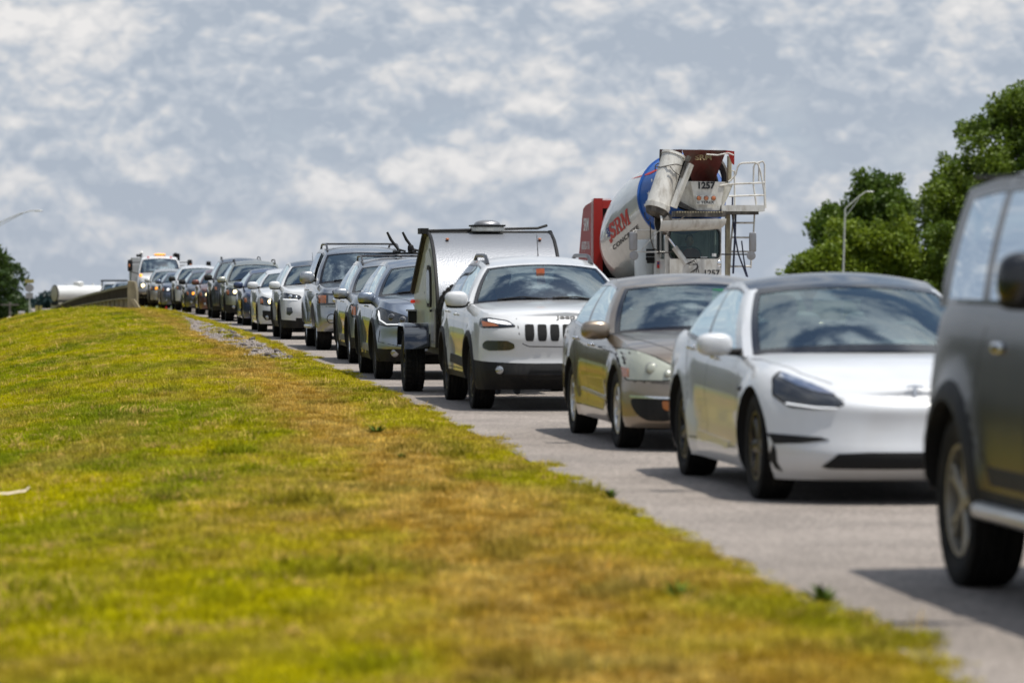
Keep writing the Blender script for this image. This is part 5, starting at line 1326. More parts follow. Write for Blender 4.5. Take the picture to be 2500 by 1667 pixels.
    D = F * CH / (957 - HZ); X = (984 - 1250) * D / F; rz = heading(-.118); off = Vector((0, -1.02, 0)); off.rotate(Euler((0, 0, rz)))
    r.location = (X - off.x, D - off.y, .012); r.rotation_euler = (0, 0, rz)
    tag(r, 'small teardrop camper trailer with silver textured front, cream side, roof vent and off-road tyre', 'trailer')
camper()

def mixer():
    r = empty('concrete_mixer_truck'); D0 = 79.0; O = Vector(((1700 - 1250) * D0 / F, D0, .012)); rz = heading(-.118)
    f = Vector((math.cos(rz), math.sin(rz), 0)); l = Vector((-f.y, f.x, 0)); cam0 = Vector((0, 0, CH)); up = Vector((0, 0, 1))
    def ray(X, Y): return Vector(((1380 + X / 4.356 - 1250) / F, 1, -(340 + Y / 4.356 - HZ) / F))
    def loc(p): q = p - O; return Vector((q.dot(f), q.dot(l), q.z))
    def ML(X, Y, xl):
        d = ray(X, Y); t = ((O + f * xl) - cam0).dot(f) / d.dot(f); return loc(cam0 + d * t)
    def SL(X, Y, yl):
        d = ray(X, Y); t = ((O + l * yl) - cam0).dot(l) / d.dot(l); return loc(cam0 + d * t)
    wh = M['white']; whd = mat('worn_white_steel', (.62, .60, .55), .5, coat=.2, var=.08, dirt=((.16, .12, .08), .6, 6)); dk = mat('greasy_steel', (.05, .043, .036), .7, dirt=((.25, .22, .18), .5, 8))
    red = mat('truck_red', (.29, .014, .010), .5, coat=.08, spec=.25, var=.05); redd = mat('dirty_red_steel', (.13, .028, .022), .75, var=.2, dirt=((.10, .075, .055), .95, 2.2)); blue = mat('truck_blue', (.02, .10, .36), .45, coat=.12, spec=.3, var=.06)
    drumw = mat('drum_white', (.56, .58, .56), .28, coat=.8, var=.05, vscale=1.2, dirt=((.30, .31, .31), .45, 1.6)); cream = mat('stained_cream_steel', (.34, .30, .20), .7, var=.15, dirt=((.1, .07, .05), .6, 6))
    def poly3(name, pts, m, th=(-.02, 0, 0), parent=None):
        k = len(pts); P = [Vector(p) for p in pts] + [Vector(p) + Vector(th) for p in pts]; mb = MB()
        mb.add(P, [tuple(range(k)), tuple(range(2 * k - 1, k - 1, -1))] + [(i, (i + 1) % k, k + (i + 1) % k, k + i) for i in range(k)], m); return mb.build(name, parent or r, smooth=False)
    def tb(name, pts, xl, rad, m, parent=None, n=8):
        mb = MB(); xs = xl if isinstance(xl, (list, tuple)) else [xl] * len(pts)
        mb.tube([ML(p[0], p[1], x) for p, x in zip(pts, xs)], rad, m, n); return mb.build(name, parent or r)
    # cab
    a, b = ML(1060, 950, 0), ML(1660, 1430, 0); y0, y1 = a.y, b.y; zt_ = 2.42; zw0, zw1 = ML(1300, 1272, 0).z, ML(1300, 950, 0).z
    yw0, yw1 = ML(1105, 1000, 0).y, ML(1642, 1000, 0).y; c = MB()
    c.box((-.03, (y0 + yw0) / 2, (.75 + zt_) / 2), (.08, yw0 - y0, zt_ - .75), wh); c.box((-.03, (y1 + yw1) / 2, (.75 + zt_) / 2), (.08, y1 - yw1, zt_ - .75), wh)
    c.box((-.03, (yw0 + yw1) / 2, (zw1 + zt_) / 2), (.078, yw1 - yw0, zt_ - zw1), wh)
    c.box((.0, (yw0 + yw1) / 2, (.75 + zw0) / 2), (.14, yw1 - yw0, zw0 - .75), wh)
    c.box((-.70, (y0 + y1) / 2, zt_ + .03), (1.42, y1 - y0 + .02, .07), wh); c.box((-1.38, (y0 + y1) / 2, 1.6), (.06, y1 - y0 - .02, 1.6), wh)
    for y in (y0 + .02, y1 - .02):
        c.box((-.70, y, (.75 + zw0) / 2), (1.26, .04, zw0 - .75), wh); c.box((-.70, y, 2.36), (1.26, .04, .10), wh); c.box((-.62, y, 2.0), (.10, .038, .62), wh); c.box((-1.30, y, 2.0), (.12, .038, .62), wh)
    cab = c.build('cab', r, smooth=False)
    g_ = MB(); g_.box((.005, (yw0 + yw1) / 2, (zw0 + zw1) / 2), (.006, yw1 - yw0, zw1 - zw0), M['glass_clear']); wso = g_.build('windscreen', r, smooth=False)
    # rounded black rubber surround
    e = MB(); pts = []
    yc, zc, ry, rz_ = (yw0 + yw1) / 2, (zw0 + zw1) / 2, (yw1 - yw0) / 2, (zw1 - zw0) / 2
    for k in range(41):
        th = 2 * math.pi * k / 40; ct, st = math.cos(th), math.sin(th); pts.append((.02, yc + math.copysign(abs(ct) ** .28, ct) * ry, zc + math.copysign(abs(st) ** .28, st) * rz_))
    e.tube(pts, .022, M['trim'], 6, cap=False)
    for sy in (-1, 1):
        for sz in (-1, 1):
            e.add([(.012, yc + sy * ry, zc + sz * rz_), (.012, yc + sy * (ry - .10), zc + sz * rz_), (.012, yc + sy * (ry - .03), zc + sz * (rz_ - .03)), (.012, yc + sy * ry, zc + sz * (rz_ - .10))], [(0, 1, 2, 3)], wh)
    e.build('windscreen_seal', wso)
    for y in (y0 + .02, y1 - .02):
        q = MB(); q.box((-.33, y, 2.0), (.46, .01, .62), M['glass_side']); q.box((-.96, y, 2.0), (.56, .01, .62), M['glass_side']); q.build('side_window', r, smooth=False)
    q = MB(); q.box((-.45, yc, .95), (.9, y1 - y0 - .1, .08), M['void']); q.rbox((-.95, yc, 1.55), (.16, .5, .75), M['seat'], n=4); q.rbox((-.18, yc, 1.62), (.22, y1 - y0 - .12, .12), M['dash']); q.build('cab_interior', r)
    q = MB(); pts = [Vector((-.42 + .07 * math.sin(t), yc + .20 * math.cos(t), 1.74 + .17 * math.sin(t))) for t in np.linspace(0, 2 * math.pi, 25)]; q.tube(pts, .014, M['dash'], 6); q.build('steering_wheel', r)
    q = MB(); q.box((.012, yw1 - .12, zw0 + .08), (.004, .09, .06), M['text_white']); q.box((.012, yw1 - .33, zw0 + .03), (.004, .14, .025), M['text_white']); q.build('windscreen_sticker', wso, smooth=False)
    t_ = text_obj('1257', .17, M['text_black'], 'number_lettering', r, bold=.03); p = ML(1555, 1425, .08); facing(t_, p, (0, 1, 0), (0, 0, 1))
    q = MB(); q.rbox((.02, y1 - .06, ML(0, 1320, 0).z), (.14, .11, .16), M['chrome'], n=2.5); q.build('work_lamp', r)
    # left side strip and lower body
    q = MB(); p0, p1 = ML(952, 965, -.9), ML(1048, 1430, -.9); q.box((-.9, (p0.y + p1.y) / 2, (p0.z + .7) / 2), (.3, p1.y - p0.y, p0.z - .7), wh); q.build('side_housing', r, smooth=False)
    q = MB(); p0, p1 = ML(975, 985, -.74), ML(1000, 1220, -.74); q.box((-.735, (p0.y + p1.y) / 2, (p0.z + p1.z) / 2), (.01, p1.y - p0.y, p0.z - p1.z), M['trim']); q.build('housing_slot', r, smooth=False)
    t_ = MB(); p = ML(988, 1335, -.73); t_.box(p, (.006, .05, .14), M['text_red']); t_.box(p + Vector((.002, 0, .03)), (.006, .04, .05), M['text_blue']); t_.build('warning_sticker', r, smooth=False)
    q = MB(); q.rbox((-.35, 0, .85), (1.0, 2.42, .5), wh, n=6); q.box((.25, 0, .62), (.20, 2.42, .32), M['chrome']); q.build('bumper', r)
    for y in (-.95, .95):
        q = MB(); q.rbox((.16, y, 1.0), (.08, .26, .18), M['lamp_clear'], n=4); q.build('headlight', r)
    q = MB()
    for y in (-.45, .45): q.box((-4.6, y, .95), (9.4, .12, .26), dk)
    q.box((-6.6, 0, 1.35), (.5, 1.2, .7), dk); q.box((-1.5, 0, 1.2), (.4, 1.2, .6), dk); q.box((-3.9, -.95, .95), (1.3, .5, .6), wh); q.box((-4.4, 0, 1.12), (6.0, 2.0, .06), dk); q.build('chassis', r, smooth=False)
    for x in (-.75, -5.4, -6.7, -8.2):
        for sd in (-1, 1): wheel_at(r, x, sd * 1.05, .53, .34, 'plain', M['rim_silver'], 8, sd)
    # drum
    A = Vector((-7.0, -.10, 1.85)); B = Vector((-.45, .0, 3.25)); ax = (B - A).normalized(); Ltot = (B - A).length
    prof = [(-.25, 0), (-.22, .45), (-.10, .72), (.15, .90), (.8, 1.05), (1.6, 1.14), (2.4, 1.17), (3.2, 1.14), (4.0, 1.06), (4.9, .965), (5.32, .92)]
    dr = MB(); dr.lathe(prof, A, ax, drumw, 72); drum = dr.build('drum', r, sharp=50)
    d2 = MB(); d2.lathe([(5.30, .925), (5.30, .945), (5.38, .945), (5.38, .905), (5.6, .87), (6.1, .72), (6.5, .58)], A, ax, blue, 72); d2.build('drum_band', r, sharp=30)
    d3 = MB(); d3.lathe([(6.5, .58), (6.52, .52), (6.0, .50), (5.0, .45), (5.0, 0)], A, ax, M['void'], 40); d3.build('drum_mouth', r)
    allm = MB(); allm.lathe(prof, A, ax, drumw, 72); allm.lathe([(5.38, .905), (5.6, .87), (6.1, .72), (6.5, .58)], A, ax, blue, 72)
    tree = BVHTree.FromPolygons([Vector(v) for v in allm.v], allm.f)
    camL = loc(cam0)
    def onto(X, Y, off=.006):
        d0 = loc(cam0 + ray(X, Y) * 60) - camL; d0.normalize(); h, n_, _, _ = tree.ray_cast(camL, d0)
        if h is None: h, n_, _, _ = tree.find_nearest(ML(X, Y, -4)); 
        if n_.dot(d0) > 0: n_ = -n_
        return h + n_ * off
    def decal(name, verts2, faces, m, off=.006):
        mb = MB(); mb.add([onto(x, y, off) for x, y in verts2], faces, m); return mb.build(name, drum, fix=False)
    def decal_poly(name, poly, m, off=.006, res=14):
        q = []
        for i in range(len(poly)):
            a_, b_ = Vector(poly[i]), Vector(poly[(i + 1) % len(poly)]); k = max(1, int((b_ - a_).length / res))
            for j in range(k): q.append(a_.lerp(b_, j / k))
        nb = len(q); ov, oe, of, *_ = delaunay_2d_cdt(q, [(i, (i + 1) % nb) for i in range(nb)], [], 1, 1e-5)
        return decal(name, [(p.x, p.y) for p in ov], [tuple(t) for t in of], m, off)
    # slab-serif S R M, u right, v up in letter boxes
    def stroke_letters(origin, right, upv, mface, mout):
        o_, r_, u_ = Vector(origin), Vector(right), Vector(upv)
        def mp(pl): return [tuple(o_ + r_ * a_ + u_ * b_) for a_, b_ in pl]
        S = [(.02, .22), (.02, 0), (.14, .06), (.45, 0), (.80, .03), (.95, .22), (.92, .42), (.72, .55), (.40, .66), (.36, .76), (.50, .82), (.66, .76), (.72, .66), (.92, .66), (.92, 1.0), (.80, .95), (.5, 1.0), (.2, .97), (.06, .80), (.08, .58), (.30, .44), (.60, .34), (.64, .24), (.50, .16), (.32, .22), (.24, .34), (.02, .34)]
        Rr = [(0, 0), (.46, 0), (.46, .13), (.36, .13), (.36, .40), (.50, .40), (.66, .13), (.62, .13), (.62, 0), (1.02, 0), (1.02, .13), (.94, .13), (.76, .45), (.90, .56), (.92, .80), (.80, .96), (.60, 1.0), (0, 1.0), (0, .87), (.10, .87), (.10, .13), (0, .13)]
        Rh = [(.36, .56), (.36, .85), (.52, .85), (.64, .78), (.64, .62), (.52, .56)]
        Mm = [(0, 0), (.38, 0), (.38, .13), (.28, .13), (.28, .68), (.56, .05), (.66, .05), (.94, .68), (.94, .13), (.84, .13), (.84, 0), (1.28, 0), (1.28, .13), (1.18, .13), (1.18, .87), (1.28, .87), (1.28, 1), (.90, 1), (.64, .42), (.36, 1), (0, 1), (0, .87), (.10, .87), (.10, .13), (0, .13)]
        for dx, pl in ((0, S), (1.02, Rr), (2.10, Mm)):
            decal_poly('logo_lettering', mp([(a_ + dx, b_) for a_, b_ in pl]), mface, .010)
        decal_poly('logo_lettering', mp([(a_ + 1.02, b_) for a_, b_ in Rh]), drumw, .013)
    e1 = Vector((76, -66)); stroke_letters((492, 1075), e1 * .80, Vector((-38, -176)) * .92, M['text_red'], None)
    # small star flag beside the logo and grey wordmark
    decal_poly('logo_lettering', [(436, 955), (474, 928), (482, 1035), (452, 1040)], M['text_blue'], .007)
    for cx_, cy_ in ((452, 968), (466, 985), (460, 1015)):
        decal_poly('logo_star', [(cx_ + (9 if k % 2 == 0 else 4) * math.cos(-1.57 + k * math.pi / 5), cy_ + (9 if k % 2 == 0 else 4) * math.sin(-1.57 + k * math.pi / 5)) for k in range(10)], M['text_white'], .012, 30)
    decal_poly('logo_lettering', [(468, 1072), (485, 1055), (510, 1075), (500, 1095), (486, 1110)], M['text_red'], .007)
    tm = bpy.data.curves.new('t', 'FONT'); tm.body = 'CONCRETE'; tm.size = 1; tm.offset = .03; tm.space_character = 1.15; to = bpy.data.objects.new('t', tm); SC.collection.objects.link(to)
    dg = bpy.context.evaluated_depsgraph_get(); dg.update(); me = bpy.data.meshes.new_from_object(to.evaluated_get(dg)); bpy.data.objects.remove(to)
    o_, r_, u_ = Vector((515, 1180)), Vector((47, -40)), Vector((-18, -62))
    decal('logo_lettering', [tuple(o_ + r_ * v.co.x + u_ * v.co.y) for v in me.vertices], [tuple(p.vertices) for p in me.polygons], M['text_black'], .010)
    decal_poly('red_swoosh', [(690, 428), (850, 375), (950, 332), (985, 318), (990, 330), (900, 375), (760, 412)], M['text_red'], .007)
    for cx_, cy_, s_ in ((895, 585, 42), (850, 700, 22), (925, 440, 22)):
        decal_poly('band_star', [(cx_ + (s_ if k % 2 == 0 else s_ * .4) * .55 * math.cos(-1.57 + k * math.pi / 5), cy_ + (s_ if k % 2 == 0 else s_ * .4) * math.sin(-1.57 + k * math.pi / 5)) for k in range(10)], M['text_white'], .012, 30)
    # charge hopper: curved red sheet
    q = MB(); P = []; n1, n2 = 16, 10
    for i in range(n1 + 1):
        s_ = i / n1
        for j in range(n2 + 1):
            t = j / n2; Xl = 1240 - 0 * t + (1345 - 1240) * t; Xr = 1712 + (1585 - 1712) * t
            X = Xl + (Xr - Xl) * s_; Y = 112 + 8 * s_ + (335 + 14 * math.sin(math.pi * s_)) * t
            P.append(ML(X, Y, .55 - .65 * t - .35 * math.sin(math.pi * s_)))
    q.add(P, [(i * (n2 + 1) + j, (i + 1) * (n2 + 1) + j, (i + 1) * (n2 + 1) + j + 1, i * (n2 + 1) + j + 1) for i in range(n1) for j in range(n2)], redd); q.build('charge_hopper', r, fix=False)
    poly3('hopper_rim', [ML(1010, 118, .2), ML(1240, 110, .5), ML(1245, 190, .45), ML(1040, 150, .2)], redd)
    poly3('hopper_flap', [ML(1700, 120, .5), ML(1797, 130, .5), ML(1797, 275, .5), ML(1772, 262, .5), ML(1735, 165, .5), ML(1700, 158, .5)], red)
    tb('hopper_lip', [(1500, 163), (1620, 172), (1700, 155), (1735, 150), (1790, 172)], .58, .014, whd); tb('hopper_post', [(1022, 110), (1018, 240)], .1, .04, dk)
    t_ = text_obj('SRM', .17, mat('lettering_faded_gold', (.35, .26, .12), .7), 'hopper_lettering', r, bold=.02, sx=1.15); p = ML(1468, 198, .16); facing(t_, p, (0, 1, 0), (-.55, 0, 1))
    q = MB(); q.lathe([(0, .54), (.2, .58), (.25, .52), (0, .47)], ML(1425, 425, -.55), (1, .05, .2), dk, 36); q.build('drum_ring', r)
    # collector
    zf = .05
    poly3('collector', [ML(1330, 448, zf), ML(1700, 455, zf), ML(1640, 757, zf), ML(1400, 757, zf)], whd)
    poly3('collector_side', [ML(1330, 448, zf), ML(1400, 757, zf), ML(1180, 640, -.35), ML(1215, 455, -.35)], whd); poly3('collector_side', [ML(1700, 455, zf), ML(1785, 478, -.3), ML(1692, 700, -.3), ML(1640, 757, zf)], whd)
    poly3('collector_gusset', [ML(1180, 640, -.34), ML(1400, 757, zf), ML(1340, 765, zf), ML(1170, 700, -.34)], dk)
    t_ = text_obj('1257', .185, M['text_black'], 'number_lettering', r, bold=.045, sx=1.0); facing(t_, ML(1494, 496, .060), (0, 1, 0), (0, 0, 1))
    q = MB(); p0, p1 = ML(1390, 595, .1), ML(1602, 697, .1); q.box(((p0 + p1) / 2), (.03, p1.y - p0.y, p0.z - p1.z), wh); lp = q.build('lamp_plate', r, smooth=False)
    for X in (1420, 1497, 1575):
        q = MB(); q.lathe([(0, .044), (.02, .044), (.03, .03), (.035, 0)], ML(X, 628, .115), (1, 0, 0), M['amber'], 20); q.lathe([(0, .05), (.012, .05), (.012, .043)], ML(X, 628, .115), (1, 0, 0), M['plastic'], 20); q.build('marker_lamp', lp)
    t_ = text_obj('TEREX', .075, M['text_black'], 'maker_lettering', lp, bold=.018, sx=1.25); facing(t_, ML(1512, 674, .118), (0, 1, 0), (0, 0, 1))
    q = MB()
    for k in (-1, 0, 1): q.box(ML(1414 + k * 10, 674, .117), (.004, .008, .045), M['text_black'])
    q.box(ML(1414, 684, .117), (.004, .06, .008), M['text_black']); q.build('maker_logo', lp, smooth=False)
    q = MB(); p0, p1 = ML(1150, 765, -.1), ML(1690, 828, -.1); q.box((p0 + p1) / 2, (.5, p1.y - p0.y, p0.z - p1.z), dk)
    for k in range(18): q.box(ML(1190 + k * 28, 775, .17), (.03, .025, .03), cream)
    q.build('pivot_beam', r, smooth=False)
    # folded chute resting over the cab
    a_, b_ = ML(1000, 868, .62), ML(1688, 845, .35); cax = (b_ - a_); LL = cax.length; cax.normalize(); u_ = Vector((0, 0, 1)); v_ = cax.cross(u_).normalized(); u_ = v_.cross(cax).normalized()
    q = MB(); P = []; fs = []; K = 14
    for i, (d_, rr) in enumerate([(0, .205), (LL * .3, .215), (LL * .75, .215), (LL * .93, .20), (LL, .13)]):
        for k in range(K + 1):
            th = math.pi * (1 + k / K); P.append(a_ + cax * d_ + v_ * math.cos(th) * rr + u_ * math.sin(th) * rr * 1.05)
    for i in range(4):
        for k in range(K): fs.append((i * (K + 1) + k, i * (K + 1) + k + 1, (i + 1) * (K + 1) + k + 1, (i + 1) * (K + 1) + k))
    for i in range(4): fs.append((i * (K + 1), (i + 1) * (K + 1), (i + 1) * (K + 1) + K, i * (K + 1) + K))
    q.add(P, fs, wh); q.build('fold_over_chute', r, sharp=35)
    q = MB(); q.lathe([(0, .19), (-.03, .195), (-.03, .175), (.22, .17), (.22, 0)], ML(1000, 880, .62), cax, dk, 28); q.lathe([(.0, .2), (-.04, .2), (-.04, .19)], ML(1000, 880, .62), cax, wh, 28); q.build('chute_end', r)
    # main chute
    a_, b_ = ML(1150, 172, .35), ML(972, 752, .62); q = MB(); cv = (b_ - a_); Lc = cv.length; cv.normalize()
    q.lathe([(-.02, .235), (-.02, .25), (.03, .25), (.03, .232), (Lc * .5, .235), (Lc * .92, .245), (Lc * .92, .262), (Lc, .25), (Lc, .20), (0, .19)], a_, cv, whd, 36); q.build('discharge_chute', r, sharp=30)
    q = MB(); q.lathe([(Lc, .235), (Lc + .10, .20), (Lc + .16, .05)], a_, cv, dk, 24); q.build('chute_joint', r)
    q = MB(); q.tube([ML(1322, 262, .66), ML(1150, 725, .72)], [.095, .075], whd, 4); q.build('chute_extension', r, sharp=20)
    tb('chute_cylinder', [(1308, 190), (1228, 410)], .72, .03, dk); tb('chute_cylinder', [(1318, 182), (1290, 240)], .72, .05, dk)
    tb('chute_cable', [(958, 290), (1010, 300), (1100, 280), (1180, 268), (1240, 285)], [.4, .55, .68, .7, .62], .012, dk, n=6); tb('chute_cable', [(955, 330), (958, 280), (985, 258), (1005, 262)], .4, .012, dk, n=6)
    tb('chute_cable', [(1115, 290), (1150, 340), (1200, 375), (1225, 385)], .72, .01, dk, n=6)
    tb('hose_loop', [(845, 780), (850, 840), (880, 870), (905, 840)], .5, .01, dk, n=6); tb('hose_loop', [(1100, 800), (1110, 850), (1160, 880), (1230, 850), (1270, 820)], .66, .01, dk, n=6)
    tb('hose_loop', [(905, 880), (905, 1050), (940, 1160), (1010, 1205), (1100, 1205), (1150, 1190)], [.5, .5, .4, .35, .35, .35], .012, dk, n=6)
    # lift cylinder in front of the windscreen
    tb('lift_rod', [(1055, 990), (1172, 1150)], [.25, .32], .022, M['chrome']); tb('lift_cylinder', [(1160, 1150), (1290, 1325)], [.32, .40], .062, whd); tb('lift_rod', [(1040, 985), (1075, 1000)], .25, .05, dk)
    for k in range(4): tb('hose_loop', [(1290, 1315 + k * 4), (1330 + k * 20, 1340 - k * 22), (1400 + k * 5, 1330 + k * 10), (1420 - k * 30, 1420)], .42, .011, M['text_black'] if k % 2 else dk, n=6)
    # posts, platform, rails
    tb('post', [(1745, 180), (1742, 450)], -.2, .05, cream, n=6); q = MB(); p0, p1 = ML(1702, 790, -.2), ML(1750, 1430, -.2); q.box(((p0.x), (p0.y + p1.y) / 2, (p0.z + .7) / 2), (.10, p1.y - p0.y, p0.z - .7), cream); q.build('post', r, smooth=False)
    q = MB(); p0, p1 = ML(1662, 702, .1), ML(2120, 768, .1); q.box((-.18, (p0.y + p1.y) / 2, (p0.z + p1.z) / 2), (.56, p1.y - p0.y, p0.z - p1.z), wh); q.box((-.18, (p0.y + p1.y) / 2 - .05, p1.z - .035), (.5, p1.y - p0.y - .14, .06), dk); q.build('platform', r, smooth=False)
    R1 = .019
    tb('handrail', [(1735, 455), (1775, 420), (1812, 375), (1830, 300), (1848, 268), (1885, 255), (2020, 250), (2050, 270), (2070, 330), (2095, 450), (2115, 560), (2122, 735)], .05, R1, whd)
    tb('handrail', [(1640, 498), (1740, 480), (2120, 463)], .05, R1, whd); tb('handrail', [(1740, 608), (2030, 598), (2118, 596)], .05, R1, whd)
    tb('handrail', [(2000, 480), (2002, 300), (2015, 262), (2060, 248), (2100, 238), (2118, 270), (2118, 500), (2130, 735)], -.40, R1, whd); tb('handrail', [(2058, 250), (2058, 450)], -.40, R1, whd); tb('handrail', [(1998, 470), (2010, 560), (2030, 700)], -.40, R1, whd)
    tb('ladder_rail', [(1775, 338), (1800, 340), (1800, 700), (1790, 820), (1762, 1100), (1748, 1370)], -.25, R1, whd); tb('ladder_rail', [(2012, 790), (2002, 1000), (1982, 1200), (1972, 1370)], -.25, R1, whd)
    for Y, xa, xb in ((890, 1785, 2006), (1045, 1768, 1996), (1195, 1756, 1984), (1352, 1748, 1974)): tb('ladder_rung', [(xa, Y), (xb, Y)], -.25, .02, whd)
    hs = mat('hose_navy_rubber', (.02, .025, .06), .5)
    tb('hose', [(1778, 600), (1775, 800), (1800, 1000), (1840, 1220), (1930, 1460)], -.12, .017, hs); tb('hose', [(1810, 800), (1806, 1000), (1795, 1200), (1785, 1430)], -.12, .022, hs); tb('hose', [(1875, 1080), (1895, 1250), (1915, 1380), (1940, 1465)], -.12, .015, hs)
    # mirrors
    for X0, X1, Y0, Y1, cxm, cym in ((680, 766, 985, 1186, 728, 1238), (1955, 2030, 990, 1200, 1975, 1238)):
        q = MB(); p0, p1 = ML(X0, Y0, .15), ML(X1, Y1, .15); q.rbox((p0 + p1) / 2, (.06, p1.y - p0.y, p0.z - p1.z), M['steel'], n=7); q.build('wing_mirror', r)
        q = MB(); q.lathe([(-.03, .02), (0, .09), (.02, .095), (.03, .09), (.035, 0)], ML(cxm, cym, .15), (1, 0, 0), M['steel'], 24); q.build('convex_mirror', r)
    tb('mirror_arm', [(722, 985), (740, 970), (1060, 968)], .1, .012, wh); tb('mirror_arm', [(722, 1196), (1060, 1198)], .1, .012, wh); tb('mirror_arm', [(790, 1200), (980, 985)], .1, .01, wh)
    tb('mirror_arm', [(1660, 1224), (1960, 1224)], .05, .014, M['void'])
    # tank and pipes
    q = MB(); p = ML(846, 1250, -1.5); q.lathe([(.9, .215), (2.0, .215), (2.06, .18), (2.08, 0)], (p.x, p.y, 0), (0, 0, 1), drumw, 32); q.build('water_tank', r, sharp=40)
    for Y in (1185, 1228, 1270, 1302): tb('air_pipe', [(868 - (Y % 7) * 3, Y), (955, Y)], -.95, .035, M['void'])
    # engine hood
    yl = -1.15; sd_ = [SL(135, 1330, yl), SL(150, 1180, yl), SL(178, 840, yl), SL(190, 740, yl), SL(215, 705, yl), SL(300, 655, yl), SL(304, 1480, yl), SL(140, 1480, yl)]
    sp_ = [(p.x, p.z) for p in sd_]; x1 = sd_[5].x; zt2 = sd_[5].z
    k = len(sp_); mb = MB(); P = [(x, yl, z) for x, z in sp_] + [(x, 1.15, z) for x, z in sp_]
    mb.add(P, [tuple(range(k)), tuple(range(2 * k - 1, k - 1, -1))] + [(i, (i + 1) % k, k + (i + 1) % k, k + i) for i in range(k) if i not in (5,)], red); hood = mb.build('engine_hood', r, sharp=30)
    q = MB(); q.box((x1 + .02, yl + .10, 2.0), (.04, .20, 2.05), red); q.box((x1 + .02, 1.05, 2.0), (.04, .20, 2.05), red); q.box((x1 + .02, 0, zt2 - .08), (.04, 1.92, .18), red); q.box((x1 - .1, 0, 1.9), (.02, 1.9, 1.9), M['void']); q.build('hood_frame', r, smooth=False)
    for dx in (-.10, -.30):
        q = MB(); q.box((x1 + dx, yl - .004, 2.0), (.04, .006, 2.0), M['text_white']); q.build('hood_stripe', hood, smooth=False)
    q = MB(); q.box((x1 - .5, -.9, zt2 + .03), (.9, .3, .04), M['text_white']); q.build('hood_cap', r, smooth=False)
    c1 = SL(222, 915, yl - .004); t_ = text_obj('SRM', .40, M['text_white'], 'hood_lettering', hood, bold=.018, sx=1.15); facing(t_, c1, (1, 0, 0), (0, 0, 1))
    c1 = SL(215, 1135, yl - .004); t_ = text_obj('(615)723-1116', .25, M['text_white'], 'hood_lettering', hood, bold=.018, sx=.86); facing(t_, c1, (1, 0, 0), (0, 0, 1))
    r.location = O; r.rotation_euler = (0, 0, rz)
    tag(r, 'white concrete mixer truck with red engine hood, blue starred drum band and folded discharge chute', 'truck')
    bpy.context.view_layer.update(); p = r.matrix_basis @ Vector((-.80, yc + .03, 1.33))
    person(p, rz, M['shirt_red'], label='driver in a red shirt at the wheel of the concrete mixer truck')
mixer()

